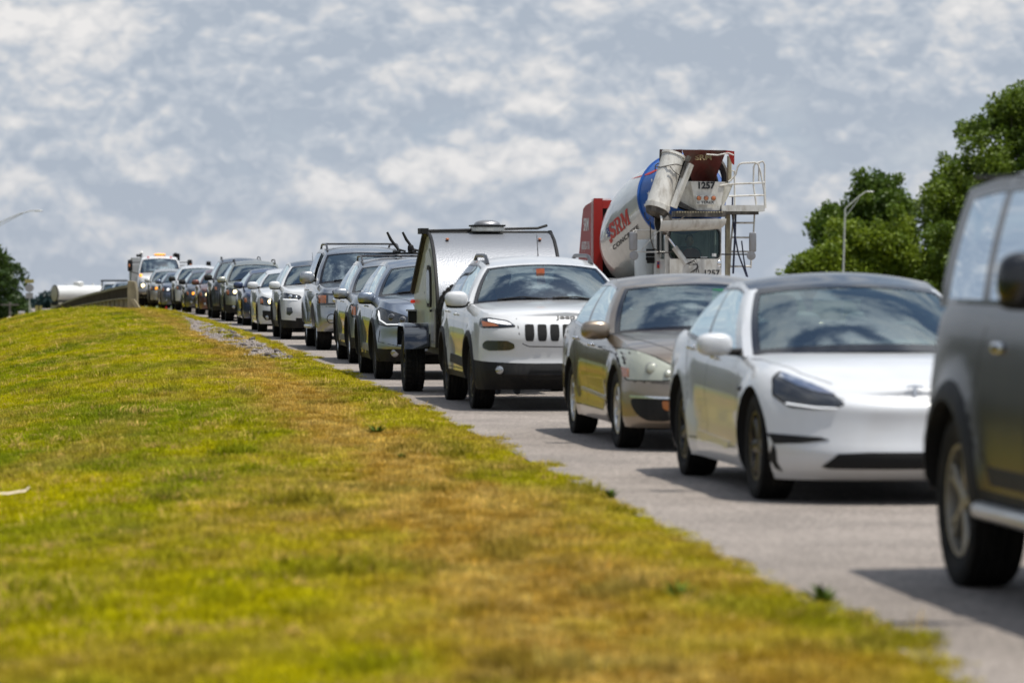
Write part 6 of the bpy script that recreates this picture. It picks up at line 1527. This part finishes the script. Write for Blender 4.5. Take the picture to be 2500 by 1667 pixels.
def utility_truck():
    c = Car(suvspec(name='utility_truck', FO=1.0, WB=4.2, RO=1.2, hw=1.0, H=2.3, R=.44, tw=.28, ar=.52, zb=.5, zbf=.45, under=.2, paint=PW, rim=M['rim_silver'], clad=0, lip_mat=PW, lip_w=.06, n=3.2, ca=.5,
        zt=[(1.0, 1.20), (.8, 1.30), (.3, 1.42), (-.5, 1.52), (-2.2, 1.55), (-5.4, 1.5)], cabx=(-.5, -2.3),
        cabo=dict(cowl=(-.30, -.62), head=(-1.0, -1.12), rear_head=-2.2, rear_base=-2.3, wt=.76, zr=[(-1.12, 2.13), (-1.4, 2.22), (-2.0, 2.22), (-2.2, 2.18)], rcrown=.08, win=[(.10, .86)], v1=.95, pinch=0)))
    c.patch([(0, 1.12), (.60, 1.10), (.58, .82), (0, .80)], 'front', M['trim'], 'grille', off=.005)
    c.patch([(0, .72), (1.0, .72), (1.0, .62), (0, .62)], 'front', M['chrome'], 'bumper', off=.04, th=.05); c.patch([(0, .61), (.98, .61), (.95, .46), (0, .46)], 'front', M['plastic'], 'lower_bumper', off=.01)
    hs = c.patch([(.94, .86), (.95, 1.12), (.84, 1.15), (.68, 1.10), (.66, .88)], 'front', M['lamp_clear'], 'headlight', off=.008); c.disc(.80, .98, .08, M['lamp_warm'], 'lit_bulb', parent=hs, off=.02)
    c.gap([(1.0, .78), (0, .76)], 'front', wdt=.012); c.wipers(); c.handle(-1.9, 1.38)
    # beacon bar, cab lamps
    q = MB(); q.rbox((-1.35, .02, 2.355), (.2, .5, .07), M['lamp_amber'], n=3); q.box((-1.35, .02, 2.30), (.12, .5, .05), M['plastic']); q.build('beacon_bar', c.root)
    for y in (-.5, .5):
        q = MB(); q.rbox((-1.12, y, 2.235), (.08, .10, .05), M['red'], n=3); q.build('clearance_lamp', c.root)
    q = MB(); q.rbox((.55, -.88, 1.42), (.12, .14, .14), M['lamp_amber'], n=2.2); q.build('side_beacon', c.root)
    for sg in (-1, 1):
        q = MB(); q.rbox((-.72, sg * 1.30, 1.86), (.12, .22, .52), M['plastic'], n=5); q.tube([(-.75, sg * .92, 1.50), (-.72, sg * 1.22, 1.58), (-.72, sg * 1.30, 1.7)], .025, M['plastic'], 6); q.tube([(-.75, sg * .86, 2.0), (-.72, sg * 1.25, 2.0)], .02, M['plastic'], 6)
        q.rbox((-.66, sg * 1.34, 1.86), (.03, .08, .14), M['amber'], n=3); q.build('wing_mirror', c.root)
    grey = mat('service_body_grey', (.42, .42, .42), .5, coat=.3, var=.05); q = MB(); q.box((-3.9, 0, 1.35), (3.0, 2.35, 1.1), grey); q.box((-3.2, -.95, 1.75), (1.5, .42, .95), grey); q.build('service_body', c.root, smooth=False)
    q = MB(); q.tube([(-2.6, -.72, 1.9), (-2.6, -.74, 2.38), (-2.5, -.72, 2.48)], .06, grey, 8); q.rbox((-2.6, -.85, 2.32), (.2, .22, .12), M['plastic']); q.box((-2.55, .80, 2.25), (.2, .3, .3), M['plastic']); q.tube([(-2.6, .6, 2.0), (-2.5, .75, 2.42), (-2.3, .90, 2.36)], .04, M['plastic'], 6); q.build('crane_gear', c.root)
    c.place(337, D=167, slope=-.135, label='white service truck with amber beacon bar on its cab, beside the bridge parapet end', cat='truck')
utility_truck()
for (px, D, pnt, lb, zz) in ((245, 232, PW, 'white pickup truck with overhead rack beyond the bridge parapet', .25), (273, 214, PSIL, 'pale car with greenish windscreen beyond the bridge parapet', 0)):
    z = [(-1.35, 1.52 + zz), (-1.9, 1.60 + zz), (-2.6, 1.60 + zz), (-3.25, 1.55 + zz)]
    c = simple(suvspec(paint=pnt, cabo=dict(zr=z)), px, D=D, slope=-.145, label=lb, fog=False, handles=False)
    if zz:
        q = MB()
        for y in (-.75, .75): q.tube([(-1.2, y, 1.2), (-1.25, y, 2.0), (-3.4, y, 2.0)], .04, M['plastic'], 6)
        for x in (-1.25, -2.3, -3.4): q.tube([(x, -.75, 2.0), (x, .75, 2.0)], .04, M['plastic'], 6)
        q.build('overhead_rack', c.root)
for (px, D, pnt, lb, mz) in ((404, 177, PDGREY, 'dark pickup with tall black mirrors, nearly hidden behind the cream-silver compact SUV', 1), (322, 184, PSLATE, 'slate car nearly hidden behind the white service truck', 0)):
    c = simple(suvspec(paint=pnt, under=.14), px, D=D, slope=-.14, label=lb, fog=False, handles=False)
    if mz:
        q = MB(); q.rbox((-.7, 1.12, 2.02), (.12, .22, .30), M['plastic'], n=5); q.tube([(-.72, .88, 1.2), (-.7, 1.1, 1.9)], .02, M['plastic'], 6); q.build('tow_mirror', c.root)
def tanker():
    r = empty('tanker_truck'); D = 318; p = W(200, 716, D); zg = float(zroad(D)); h = p.z - zg
    wt = paint('tank_white', (.62, .62, .60), 0, .35); bg = mat('tank_end_cream', (.42, .38, .30), .5)
    q = MB(); q.lathe([(-2.55, 0), (-2.53, .55), (-2.50, .66)], (0, 0, h), (1, 0, 0), bg, 36); q.lathe([(-2.52, .66), (-2.5, .70), (-2.42, .70), (-2.42, .665)], (0, 0, h), (1, 0, 0), M['void'], 36); q.build('tank_end', r)
    q = MB(); q.lathe([(-2.42, .67), (2.3, .67), (2.45, .6), (2.55, .3), (2.57, 0)], (0, 0, h), (1, 0, 0), wt, 40); q.build('tank', r, sharp=30)
    q = MB(); q.lathe([(.55, .42), (.90, .42), (.97, .36), (.97, 0)], (-.3, 0, h), (0, 0, 1), wt, 24); q.build('hatch_dome', r)
    for x in (1.0, 1.8):
        q = MB(); q.lathe([(.6, .1), (.8, .1), (.82, 0)], (x, 0, h), (0, 0, 1), wt, 12); q.build('valve_cap', r)
    q = MB(); q.box((0, 0, h - .85), (5.0, 1.2, .25), M['void']); q.box((-2.2, 0, h - 1.2), (.5, 1.6, .9), bg); q.box((0, 0, h - 1.15), (4.2, 1.3, .4), M['plastic']); q.build('chassis', r, smooth=False)
    R_ = .5
    for x in (-1.8, -.7, 2.0):
        for sd in (-1, 1): wheel_at(r, x, sd * .85, R_, .3, 'plain', M['rim_silver'], 8, sd)
    r.location = (p.x, D, zg); r.rotation_euler = (0, 0, math.radians(32)); tag(r, 'white tanker truck with a domed hatch, beyond the low end of the bridge parapet', 'truck')
tanker()
def van():
    c = Car(suvspec(name='parked_van', paint=PW, hw=1.0, H=2.3, cabx=(-.4, -3.6), zt=[(.92, 1.0), (.5, 1.15), (-.5, 1.25), (-3.7, 1.3)], cabo=dict(wt=.8, zr=[(-1.35, 2.15), (-1.9, 2.28), (-3.25, 2.28)])))
    c.place(143, D=345, slope=-.16, label='small white van just to the side of the tanker truck', cat='van')
van()

# ------------------------------------------------------------------ bridge parapet
def parapet():
    r = empty('bridge_parapet'); con = mat('weathered_concrete', (.30, .255, .165), .85, var=.2, vscale=1.5, dirt=((.09, .075, .05), .7, 1.2)); dkc = mat('dark_concrete', (.10, .08, .055), .9, var=.25, vscale=2)  # second, darker concrete tone is for the inset rail and balusters
    Ds = np.arange(150, 288, 3.0); pts = []
    for D in Ds: pts.append(Vector((float(edge(D)) - .9, D, float(zroad(D)) - .10 - .09 * math.sin(min(1, (D - 150) / 110) * math.pi))))
    r.location = pts[0]; base = pts[0].copy()
    def seg(name, y0, y1, z0, z1, m, parent=r):
        mb = MB(); P = []
        for p in pts:
            q = p - base
            P += [(q.x + y0, q.y, q.z + z0), (q.x + y1, q.y, q.z + z0), (q.x + y1, q.y, q.z + z1), (q.x + y0, q.y, q.z + z1)]
        fs = [(4 * i + k, 4 * i + (k + 1) % 4, 4 * i + 4 + (k + 1) % 4, 4 * i + 4 + k) for i in range(len(pts) - 1) for k in range(4)] + [(0, 1, 2, 3), tuple(4 * (len(pts) - 1) + k for k in (3, 2, 1, 0))]
        mb.add(P, fs, m); return mb.build(name, parent, smooth=False)
    seg('lower_wall', -.15, .15, -.9, .50, con); seg('ledge', -.24, .15, .50, .56, con); seg('rail_beam', -.02, .13, .58, .95, dkc); seg('top_cap', -.12, .17, .97, 1.08, con)
    for k in range(0, len(pts) - 1):
        for t in (0, .5):
            q = pts[k].lerp(pts[k + 1], t) - base
            mb = MB(); mb.box((q.x - .03, q.y, q.z + .765), (.16, .22, .42), dkc); mb.build('baluster', r, smooth=False)
        q = pts[k] - base
        if k % 2 == 0: mb = MB(); mb.box((q.x - .17, q.y, q.z + .1), (.08, .35, .8), con); mb.build('pilaster', r, smooth=False)
    tag(r, 'long weathered concrete bridge parapet sweeping down beside the road', 'parapet')
    e = empty('parapet_end_block', W(325, 756, 148.5)); z = CH - (756 - HZ) * 148.5 / F; e.location.z = z
    mb = MB(); mb.prism([(-.18, -.3), (.16, -.3), (.16, .75), (.10, 1.08), (-.16, 1.12), (-.18, .9)], (0, -.4, 0), (1, 0, 0), (0, 0, 1), (0, 1, 0), .9, con); mb.build('block', e, smooth=False)
    mb = MB(); mb.prism([(-.02, .42), (.12, .42), (.44, -.05), (.26, -.05)], (0, -1.0, 0), (1, 0, 0), (0, 0, 1), (0, 1, 0), .5, con); mb.build('sloped_slab', e, smooth=False)
    mb = MB(); mb.box((.0, -1.4, .02), (.22, .5, .08), con); mb.build('footing', e, smooth=False)
    tag(e, 'pale concrete end block of the bridge parapet with a sloped slab leaning on it', 'concrete block')
    c = MB(); rm = mat('bright_red_plastic', (.75, .02, .015), .4); c.lathe([(0, .075), (.012, .075), (.012, .055), (.14, .028), (.14, 0)], (0, 0, 0), (0, 0, 1), rm, 20)
    o = c.build('traffic_cone'); p = W(406, 757, 141); o.location = (p.x, 141, float(zroad(141)) + .012); tag(o, 'tiny bright red cone at the pavement edge by the far wheels', 'cone')
parapet()

# ------------------------------------------------------------------ poles and signs
def lamps():
    galv = mat('galvanised_steel', (.52, .52, .51), .5, .3)
    def lampost(name, base, top, arm, brace, lab, rad=(.11, .07)):
        r = empty(name, base); B = Vector(base)
        mb = MB(); mb.tube([(0, 0, 0), Vector(top) - B], list(rad), galv, 12); mb.build('pole', r)
        mb = MB(); mb.tube([Vector(p) - B for p in arm], .05, galv, 8); mb.build('arm', r); mb = MB(); mb.tube([Vector(p) - B for p in brace], .035, galv, 6); mb.build('brace', r)
        e = Vector(arm[-1]) - B; mb = MB(); mb.rbox(e + Vector((.15, 0, -.02)), (.75, .30, .14), galv, n=3); mb.build('lamp_head', r); tag(r, lab, 'street lamp', 'street lamps over the road')
    D = 330; b = W(2054, 700, D); t = W(2063, 509, D); b.z = -4.5
    lampost('street_lamp', b, t, [W(2064, 509, D), W(2092, 484, D), W(2111, 470, D), W(2118, 468, D)], [W(2065, 528, D), W(2098, 483, D)], 'pale steel street lamp standing in front of the trees')
    D = 330; t = W(-60, 590, D); b = W(-62, 700, D); b.z = -8
    lampost('street_lamp', b, t, [t, W(0, 543, D), W(45, 523, D), W(75, 515, D), W(90, 514, D)], [W(-60, 600, D), W(3, 549, D), W(62, 518, D)], 'curved double lamp arm reaching into the sky from the picture edge')
    D = 420; t = W(-60, 700, D); b = W(-62, 720, D); b.z = -9
    lampost('street_lamp', b, t, [t, W(-20, 678, D), W(5, 666, D), W(24, 664, D)], [W(-60, 700, D), W(-5, 668, D)], 'low street lamp arm in front of the dark tree')
    # signs seen from behind
    al = mat('sign_back_aluminium', (.33, .31, .33), .5, .2, var=.06); yb = mat('sign_yellowed_back', (.36, .30, .10), .6)
    D = 226; p = W(72, 790, D); r = empty('road_sign', p); B = p.copy()
    mb = MB(); mb.box(((0, 0, (W(72, 682, D).z - B.z) / 2)), (.07, .05, W(72, 682, D).z - B.z), galv); mb.build('post', r, smooth=False)
    def plate(px0, px1, py0, py1, m, nm, oct_=False):
        a, b_ = W(px0, py0, D) - B, W(px1, py1, D) - B; w_, h_ = (b_.x - a.x) / 2, (a.z - b_.z) / 2; c_ = (a + b_) / 2; mb = MB()
        pl = [(w_ * math.cos(t), h_ * math.sin(t)) for t in np.linspace(0, 2 * math.pi, 21)[:-1]] if oct_ else [(-w_, -h_), (w_, -h_), (w_, h_), (-w_, h_)]
        mb.prism(pl, (c_.x, -.03, c_.z), (1, 0, 0), (0, 0, 1), (0, -1, 0), .01, m); mb.build(nm, r, smooth=False)
    plate(61, 83, 682, 691, yb, 'plate'); plate(61, 83, 693, 713, al, 'plate', True); plate(63, 81, 715, 728, al, 'plate'); tag(r, 'tall route sign post with three stacked plates seen from behind', 'sign')
    D = 240; p = W(95, 795, D); r = empty('road_sign', p); B = p.copy(); mb = MB(); mb.box((0, 0, (W(95, 744, D).z - B.z) / 2), (.06, .05, W(95, 744, D).z - B.z), M['void']); mb.build('post', r, smooth=False)
    plate(86, 94, 746, 768, yb, 'plate'); plate(96, 103, 746, 768, yb, 'plate'); tag(r, 'short sign post with a narrow split yellowish plate', 'sign')
    # power pole and cabinet far below
    D = 400; p = W(24, 830, D); r = empty('power_pole', p); wd = mat('grey_timber', (.14, .12, .11), .8); mb = MB(); H_ = W(24, 738, D).z - p.z; mb.tube([(0, 0, 0), (0, 0, H_)], .12, wd); mb.build('pole', r)
    mb = MB(); mb.box((0, -.1, H_ - .25), (1.9, .12, .14), wd); mb.build('crossarm', r, smooth=False); mb = MB(); mb.lathe([(0, .3), (1.0, .3), (1.1, .15), (1.1, 0)], (.0, -.35, H_ - 2.6), (0, 0, 1), M['white'], 16); mb.build('transformer', r)
    tag(r, 'grey power pole with crossarm and pale transformer below the dark tree', 'power pole')
    D = 395; p = W(52, 800, D); mb = MB(); mb.rbox((0, 0, .85), (.7, .5, 1.7), al, n=8); mb.box((0, 0, .05), (.8, .6, .1), wd); o = mb.build('utility_cabinet'); o.location = p; tag(o, 'grey upright utility cabinet beside the power pole', 'cabinet')
lamps()

# ------------------------------------------------------------------ trees
def leaf_mat(name, c1, c2):
    m = bpy.data.materials.new(name); m.use_nodes = True; t = m.node_tree; L = t.links.new; b = t.nodes['Principled BSDF']
    a = N(t, 'ShaderNodeAttribute'); a.attribute_name = 'leafy'; mx = N(t, 'ShaderNodeMix', data_type='RGBA'); L(a.outputs['Fac'], mx.inputs[0]); mx.inputs[6].default_value = (*c1, 1); mx.inputs[7].default_value = (*c2, 1)
    L(mx.outputs[2], b.inputs['Base Color']); b.inputs['Roughness'].default_value = .5; b.inputs['Specular IOR Level'].default_value = .3
    tl = N(t, 'ShaderNodeBsdfTranslucent'); L(mx.outputs[2], tl.inputs[0]); ms = N(t, 'ShaderNodeMixShader'); ms.inputs[0].default_value = .35; L(b.outputs[0], ms.inputs[1]); L(tl.outputs[0], ms.inputs[2]); L(ms.outputs[0], t.nodes['Material Output'].inputs[0]); return m
LM = [leaf_mat('leaf_mid', (.055, .10, .010), (.17, .23, .02)), leaf_mat('leaf_dark', (.036, .078, .010), (.12, .18, .018)), leaf_mat('leaf_yellow', (.075, .13, .010), (.22, .28, .02)), leaf_mat('leaf_haze_blue', (.014, .036, .038), (.026, .052, .05)), leaf_mat('leaf_deep', (.018, .042, .010), (.055, .09, .014))]  # far trees have distance haze mixed into their leaf colour as blue
BARK = mat('bark', (.06, .045, .035), .9, var=.3, vscale=3)
def tree(poly, D, base_z, nl, leaves, leaf, m, label, trunk_px=None, rr=(.8, 1.7), seed=1, depth=3.5, group=None):
    rg = np.random.default_rng(seed); xs = [p[0] for p in poly]; ys = [p[1] for p in poly]; lobes = []; s = F / D
    def inside(x, y):
        c = False; j = len(poly) - 1
        for i in range(len(poly)):
            if (poly[i][1] > y) != (poly[j][1] > y) and x < (poly[j][0] - poly[i][0]) * (y - poly[i][1]) / (poly[j][1] - poly[i][1]) + poly[i][0]: c = not c
            j = i
        return c
    # edge lobes first, then fill
    tries = 0
    while len(lobes) < nl and tries < 20000:
        tries += 1; x = rg.uniform(min(xs), max(xs)); y = rg.uniform(min(ys), max(ys)); r_ = rg.uniform(*rr)
        small = rg.random() < .25
        if small: r_ = rr[0] * rg.uniform(.45, .85)
        rp = r_ * s * (.2 if small else .8)
        if all(inside(x + rp * math.cos(a), y + rp * math.sin(a)) for a in np.linspace(0, 6.28, 7)[:-1]): lobes.append((x, y, r_, rg.uniform(-1, 1) * depth))
    cx_ = trunk_px or (min(xs) + max(xs)) / 2; root = empty('tree', ((cx_ - 1250) / s, D, base_z)); O = root.location.copy()
    LB = [(Vector(((x - 1250) / s, D + dz, CH - (y - HZ) / s)) - O, r_) for x, y, r_, dz in lobes]
    V = []; Fs = []; A = []; per = leaves // max(len(LB), 1); 
    for c, r_ in LB:
        tone = rg.random() * .6
        n = int(per * (r_ / ((rr[0] + rr[1]) / 2)) ** 2); d = rg.normal(size=(n, 3)); d /= np.linalg.norm(d, axis=1)[:, None]; rad = r_ * (.45 + .85 * rg.random(n) ** .8)
        # twig clusters
        P = np.array(c) + d * rad[:, None] * np.array([1, 1, .82]) + rg.normal(size=(n, 3)) * .12
        for k in range(n):
            a = rg.normal(size=3); a /= np.linalg.norm(a); b = np.cross(a, rg.normal(size=3)); b /= np.linalg.norm(b); sz = leaf * (.8 + 1.1 * rg.random()); i = len(V)
            V += [tuple(P[k] - a * sz), tuple(P[k] + b * sz * .55), tuple(P[k] + a * sz), tuple(P[k] - b * sz * .55)]; Fs.append((i, i + 1, i + 2, i + 3)); A += [min(1, tone + rg.random() * .4)] * 4
    me = bpy.data.meshes.new('crown'); me.from_pydata(V, [], Fs); me.materials.append(m); at = me.attributes.new('leafy', 'FLOAT', 'POINT'); at.data.foreach_set('value', A)
    o = bpy.data.objects.new('crown', me); SC.collection.objects.link(o); o.parent = root
    zc = np.mean([c.z for c, _ in LB]); mb = MB(); mb.tube([(0, 0, -.2), (.1, 0, zc * .45), (.05, 0, zc * .9), (0, 0, zc * 1.2)], [.42, .32, .2, .08], BARK, 10)
    for c, r_ in LB[::max(1, len(LB) // 14)]:
        st = Vector((.05, 0, min(zc * .8, max(.5, c.z - 3)))); mb.tube([st, st.lerp(c, .5) + Vector((0, 0, .4)), c], [.13, .08, .03], BARK, 6)
    mb.build('trunk', root); tag(root, label, 'tree', group)
def trees():
    tree([(2215, 720), (2222, 600), (2228, 530), (2250, 468), (2274, 425), (2292, 372), (2318, 345), (2338, 305), (2370, 262), (2410, 236), (2450, 212), (2520, 195), (2660, 230), (2700, 420), (2700, 760), (2215, 760)], 380, -4.8, 340, 135000, .165, LM[0], 'tallest leafy tree, rising behind the dark grey off-roader', trunk_px=2480, seed=3, depth=5)
    tree([(1985, 700), (1985, 620), (1975, 560), (1995, 510), (2035, 470), (2080, 450), (2088, 425), (2115, 412), (2150, 425), (2185, 422), (2212, 450), (2232, 490), (2240, 600), (2240, 720)], 392, -4.8, 190, 60000, .165, LM[1], 'dark rounded tree with bushy twin top behind the street lamp', seed=5, depth=3)
    tree([(2025, 720), (2015, 590), (2030, 540), (2075, 520), (2110, 560), (2150, 520), (2200, 500), (2232, 540), (2245, 720)], 374, -4.8, 80, 30000, .155, LM[2], 'yellow-green tree in front of the dark twin-topped one', seed=8, depth=2, rr=(.9, 1.8))
    tree([(1888, 690), (1925, 650), (1940, 625), (1975, 612), (2000, 600), (2035, 580), (2060, 690)], 368, -4.8, 50, 15000, .14, LM[2], 'low bushy sapling spreading out from under the twin-topped tree', seed=12, depth=1.5, rr=(.6, 1.2))
    tree([(2240, 760), (2240, 560), (2300, 520), (2380, 560), (2480, 500), (2600, 560), (2600, 760)], 366, -4.8, 90, 34000, .16, LM[0], 'broad lower tree filling the gap between electric sedan roof and off-roader', seed=15, depth=3)
    tree([(-260, 830), (-260, 560), (-120, 530), (-40, 560), (0, 600), (18, 625), (44, 640), (56, 668), (48, 690), (64, 695), (72, 745), (74, 790), (70, 840)], 405, -9.0, 210, 46000, .20, LM[4], 'dark tall tree at the picture edge behind the route sign', trunk_px=-60, seed=21, depth=4)
    g = 'distant trees beyond the bridge'
    for i, (x0, x1, y0, D, lb) in enumerate(((58, 100, 722, 820, 'far bluish tree beside the dark tall tree'), (84, 152, 714, 780, 'far bluish rounded tree just before the tanker truck'), (118, 190, 698, 900, 'far bluish tree rising behind the tanker truck end'), (20, 75, 735, 700, 'far bluish tree low behind the route sign'))):
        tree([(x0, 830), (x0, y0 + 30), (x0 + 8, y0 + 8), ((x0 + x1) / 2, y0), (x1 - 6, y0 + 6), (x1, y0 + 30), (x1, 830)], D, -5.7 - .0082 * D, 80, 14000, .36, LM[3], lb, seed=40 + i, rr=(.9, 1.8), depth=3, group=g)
trees()
def treeline_beside():
    """row of the same dark tree past the picture edge; the car flanks mirror it"""
    src = [o for o in SC.objects if o.name.startswith('tree') and o.parent is None and 'route sign' in o.get('label', '') and 'tall' in o.get('label', '')][0]
    rg = random.Random(4)
    for i in range(12):
        D = 105 + i * 21; c = copy_tree(src); X = float(edge(D)) - 38 - rg.random() * 10
        c.location = (X, D, -7.5); c.rotation_euler = (0, 0, rg.random() * 6); k = 1.0 + .45 * rg.random(); c.scale = (k, k, k)
        tag(c, 'tall dark tree in the row down the bank, outside the picture', 'tree', 'trees down the bank beside the road')
treeline_beside()

# ------------------------------------------------------------------ litter and weeds
def small_things():
    p = W(34, 1172, 27.3); mb = MB(); m = mat('dry_husk', (.55, .45, .32), .7, var=.15, vscale=30)
    pts = [(-.13, 0, .02), (-.05, .0, .025), (.02, 0, .045), (.07, .01, .055), (.10, .01, .085)]; ws = [.012, .016, .03, .028, .012]; P = []; fs = []
    for (x, y, z), w_ in zip(pts, ws): P += [(x, y - w_, z), (x, y, z + .014), (x, y + w_, z)]
    for i in range(4): fs += [(3 * i, 3 * i + 1, 3 * i + 4, 3 * i + 3), (3 * i + 1, 3 * i + 2, 3 * i + 5, 3 * i + 4)]
    mb.add(P, fs, m); o = mb.build('dry_husk'); D = 27.3; u = float(edge(D)) - p.x; o.location = (p.x, D, float(zverge(D, u)) + .04); o.rotation_euler = (0, .1, .2); tag(o, 'pale curled dry husk lying on the grass at the picture edge', 'debris')
    wm = mat('weed_leaf', (.07, .12, .012), .85, spec=.15, var=.3); rg = np.random.default_rng(5)
    for i, (px, py, sc_, lb) in enumerate(((922, 1066, 1.0, 'leafy dark weed on the brown worn grass, upright'), (1660, 1475, .9, 'broad dark weed clump near the bottom of the picture'), (1490, 1222, .7, 'dark weed tuft at the pavement edge'), (980, 1128, .6, 'small flat weed below the upright leafy one'), (2010, 1478, .9, 'rounded weed tuft close to the asphalt'), (1130, 1115, .4, 'tiny single green weed in the dry strip'))):
        D = F * CH / (py - HZ); X = (px - 1250) * D / F; u = float(edge(D)) - X; mb = MB()
        for k in range(34):
            a = rg.random() * 6.28; r_ = .03 + .10 * rg.random(); h = .03 + .08 * rg.random(); w_ = .008 + .006 * rg.random(); c, s_ = math.cos(a), math.sin(a)
            mb.add([(0, 0, 0), (c * r_ * .5 - s_ * w_, s_ * r_ * .5 + c * w_, h * .7), (c * r_, s_ * r_, h), (c * r_ * .5 + s_ * w_, s_ * r_ * .5 - c * w_, h * .7)], [(0, 1, 2, 3)], wm)
        o = mb.build('weed', fix=False); o.location = (X, D, float(zverge(D, u))); o.scale = (sc_ * 1.1,) * 3; tag(o, lb, 'weed', 'weeds on the worn grass strip')
small_things()
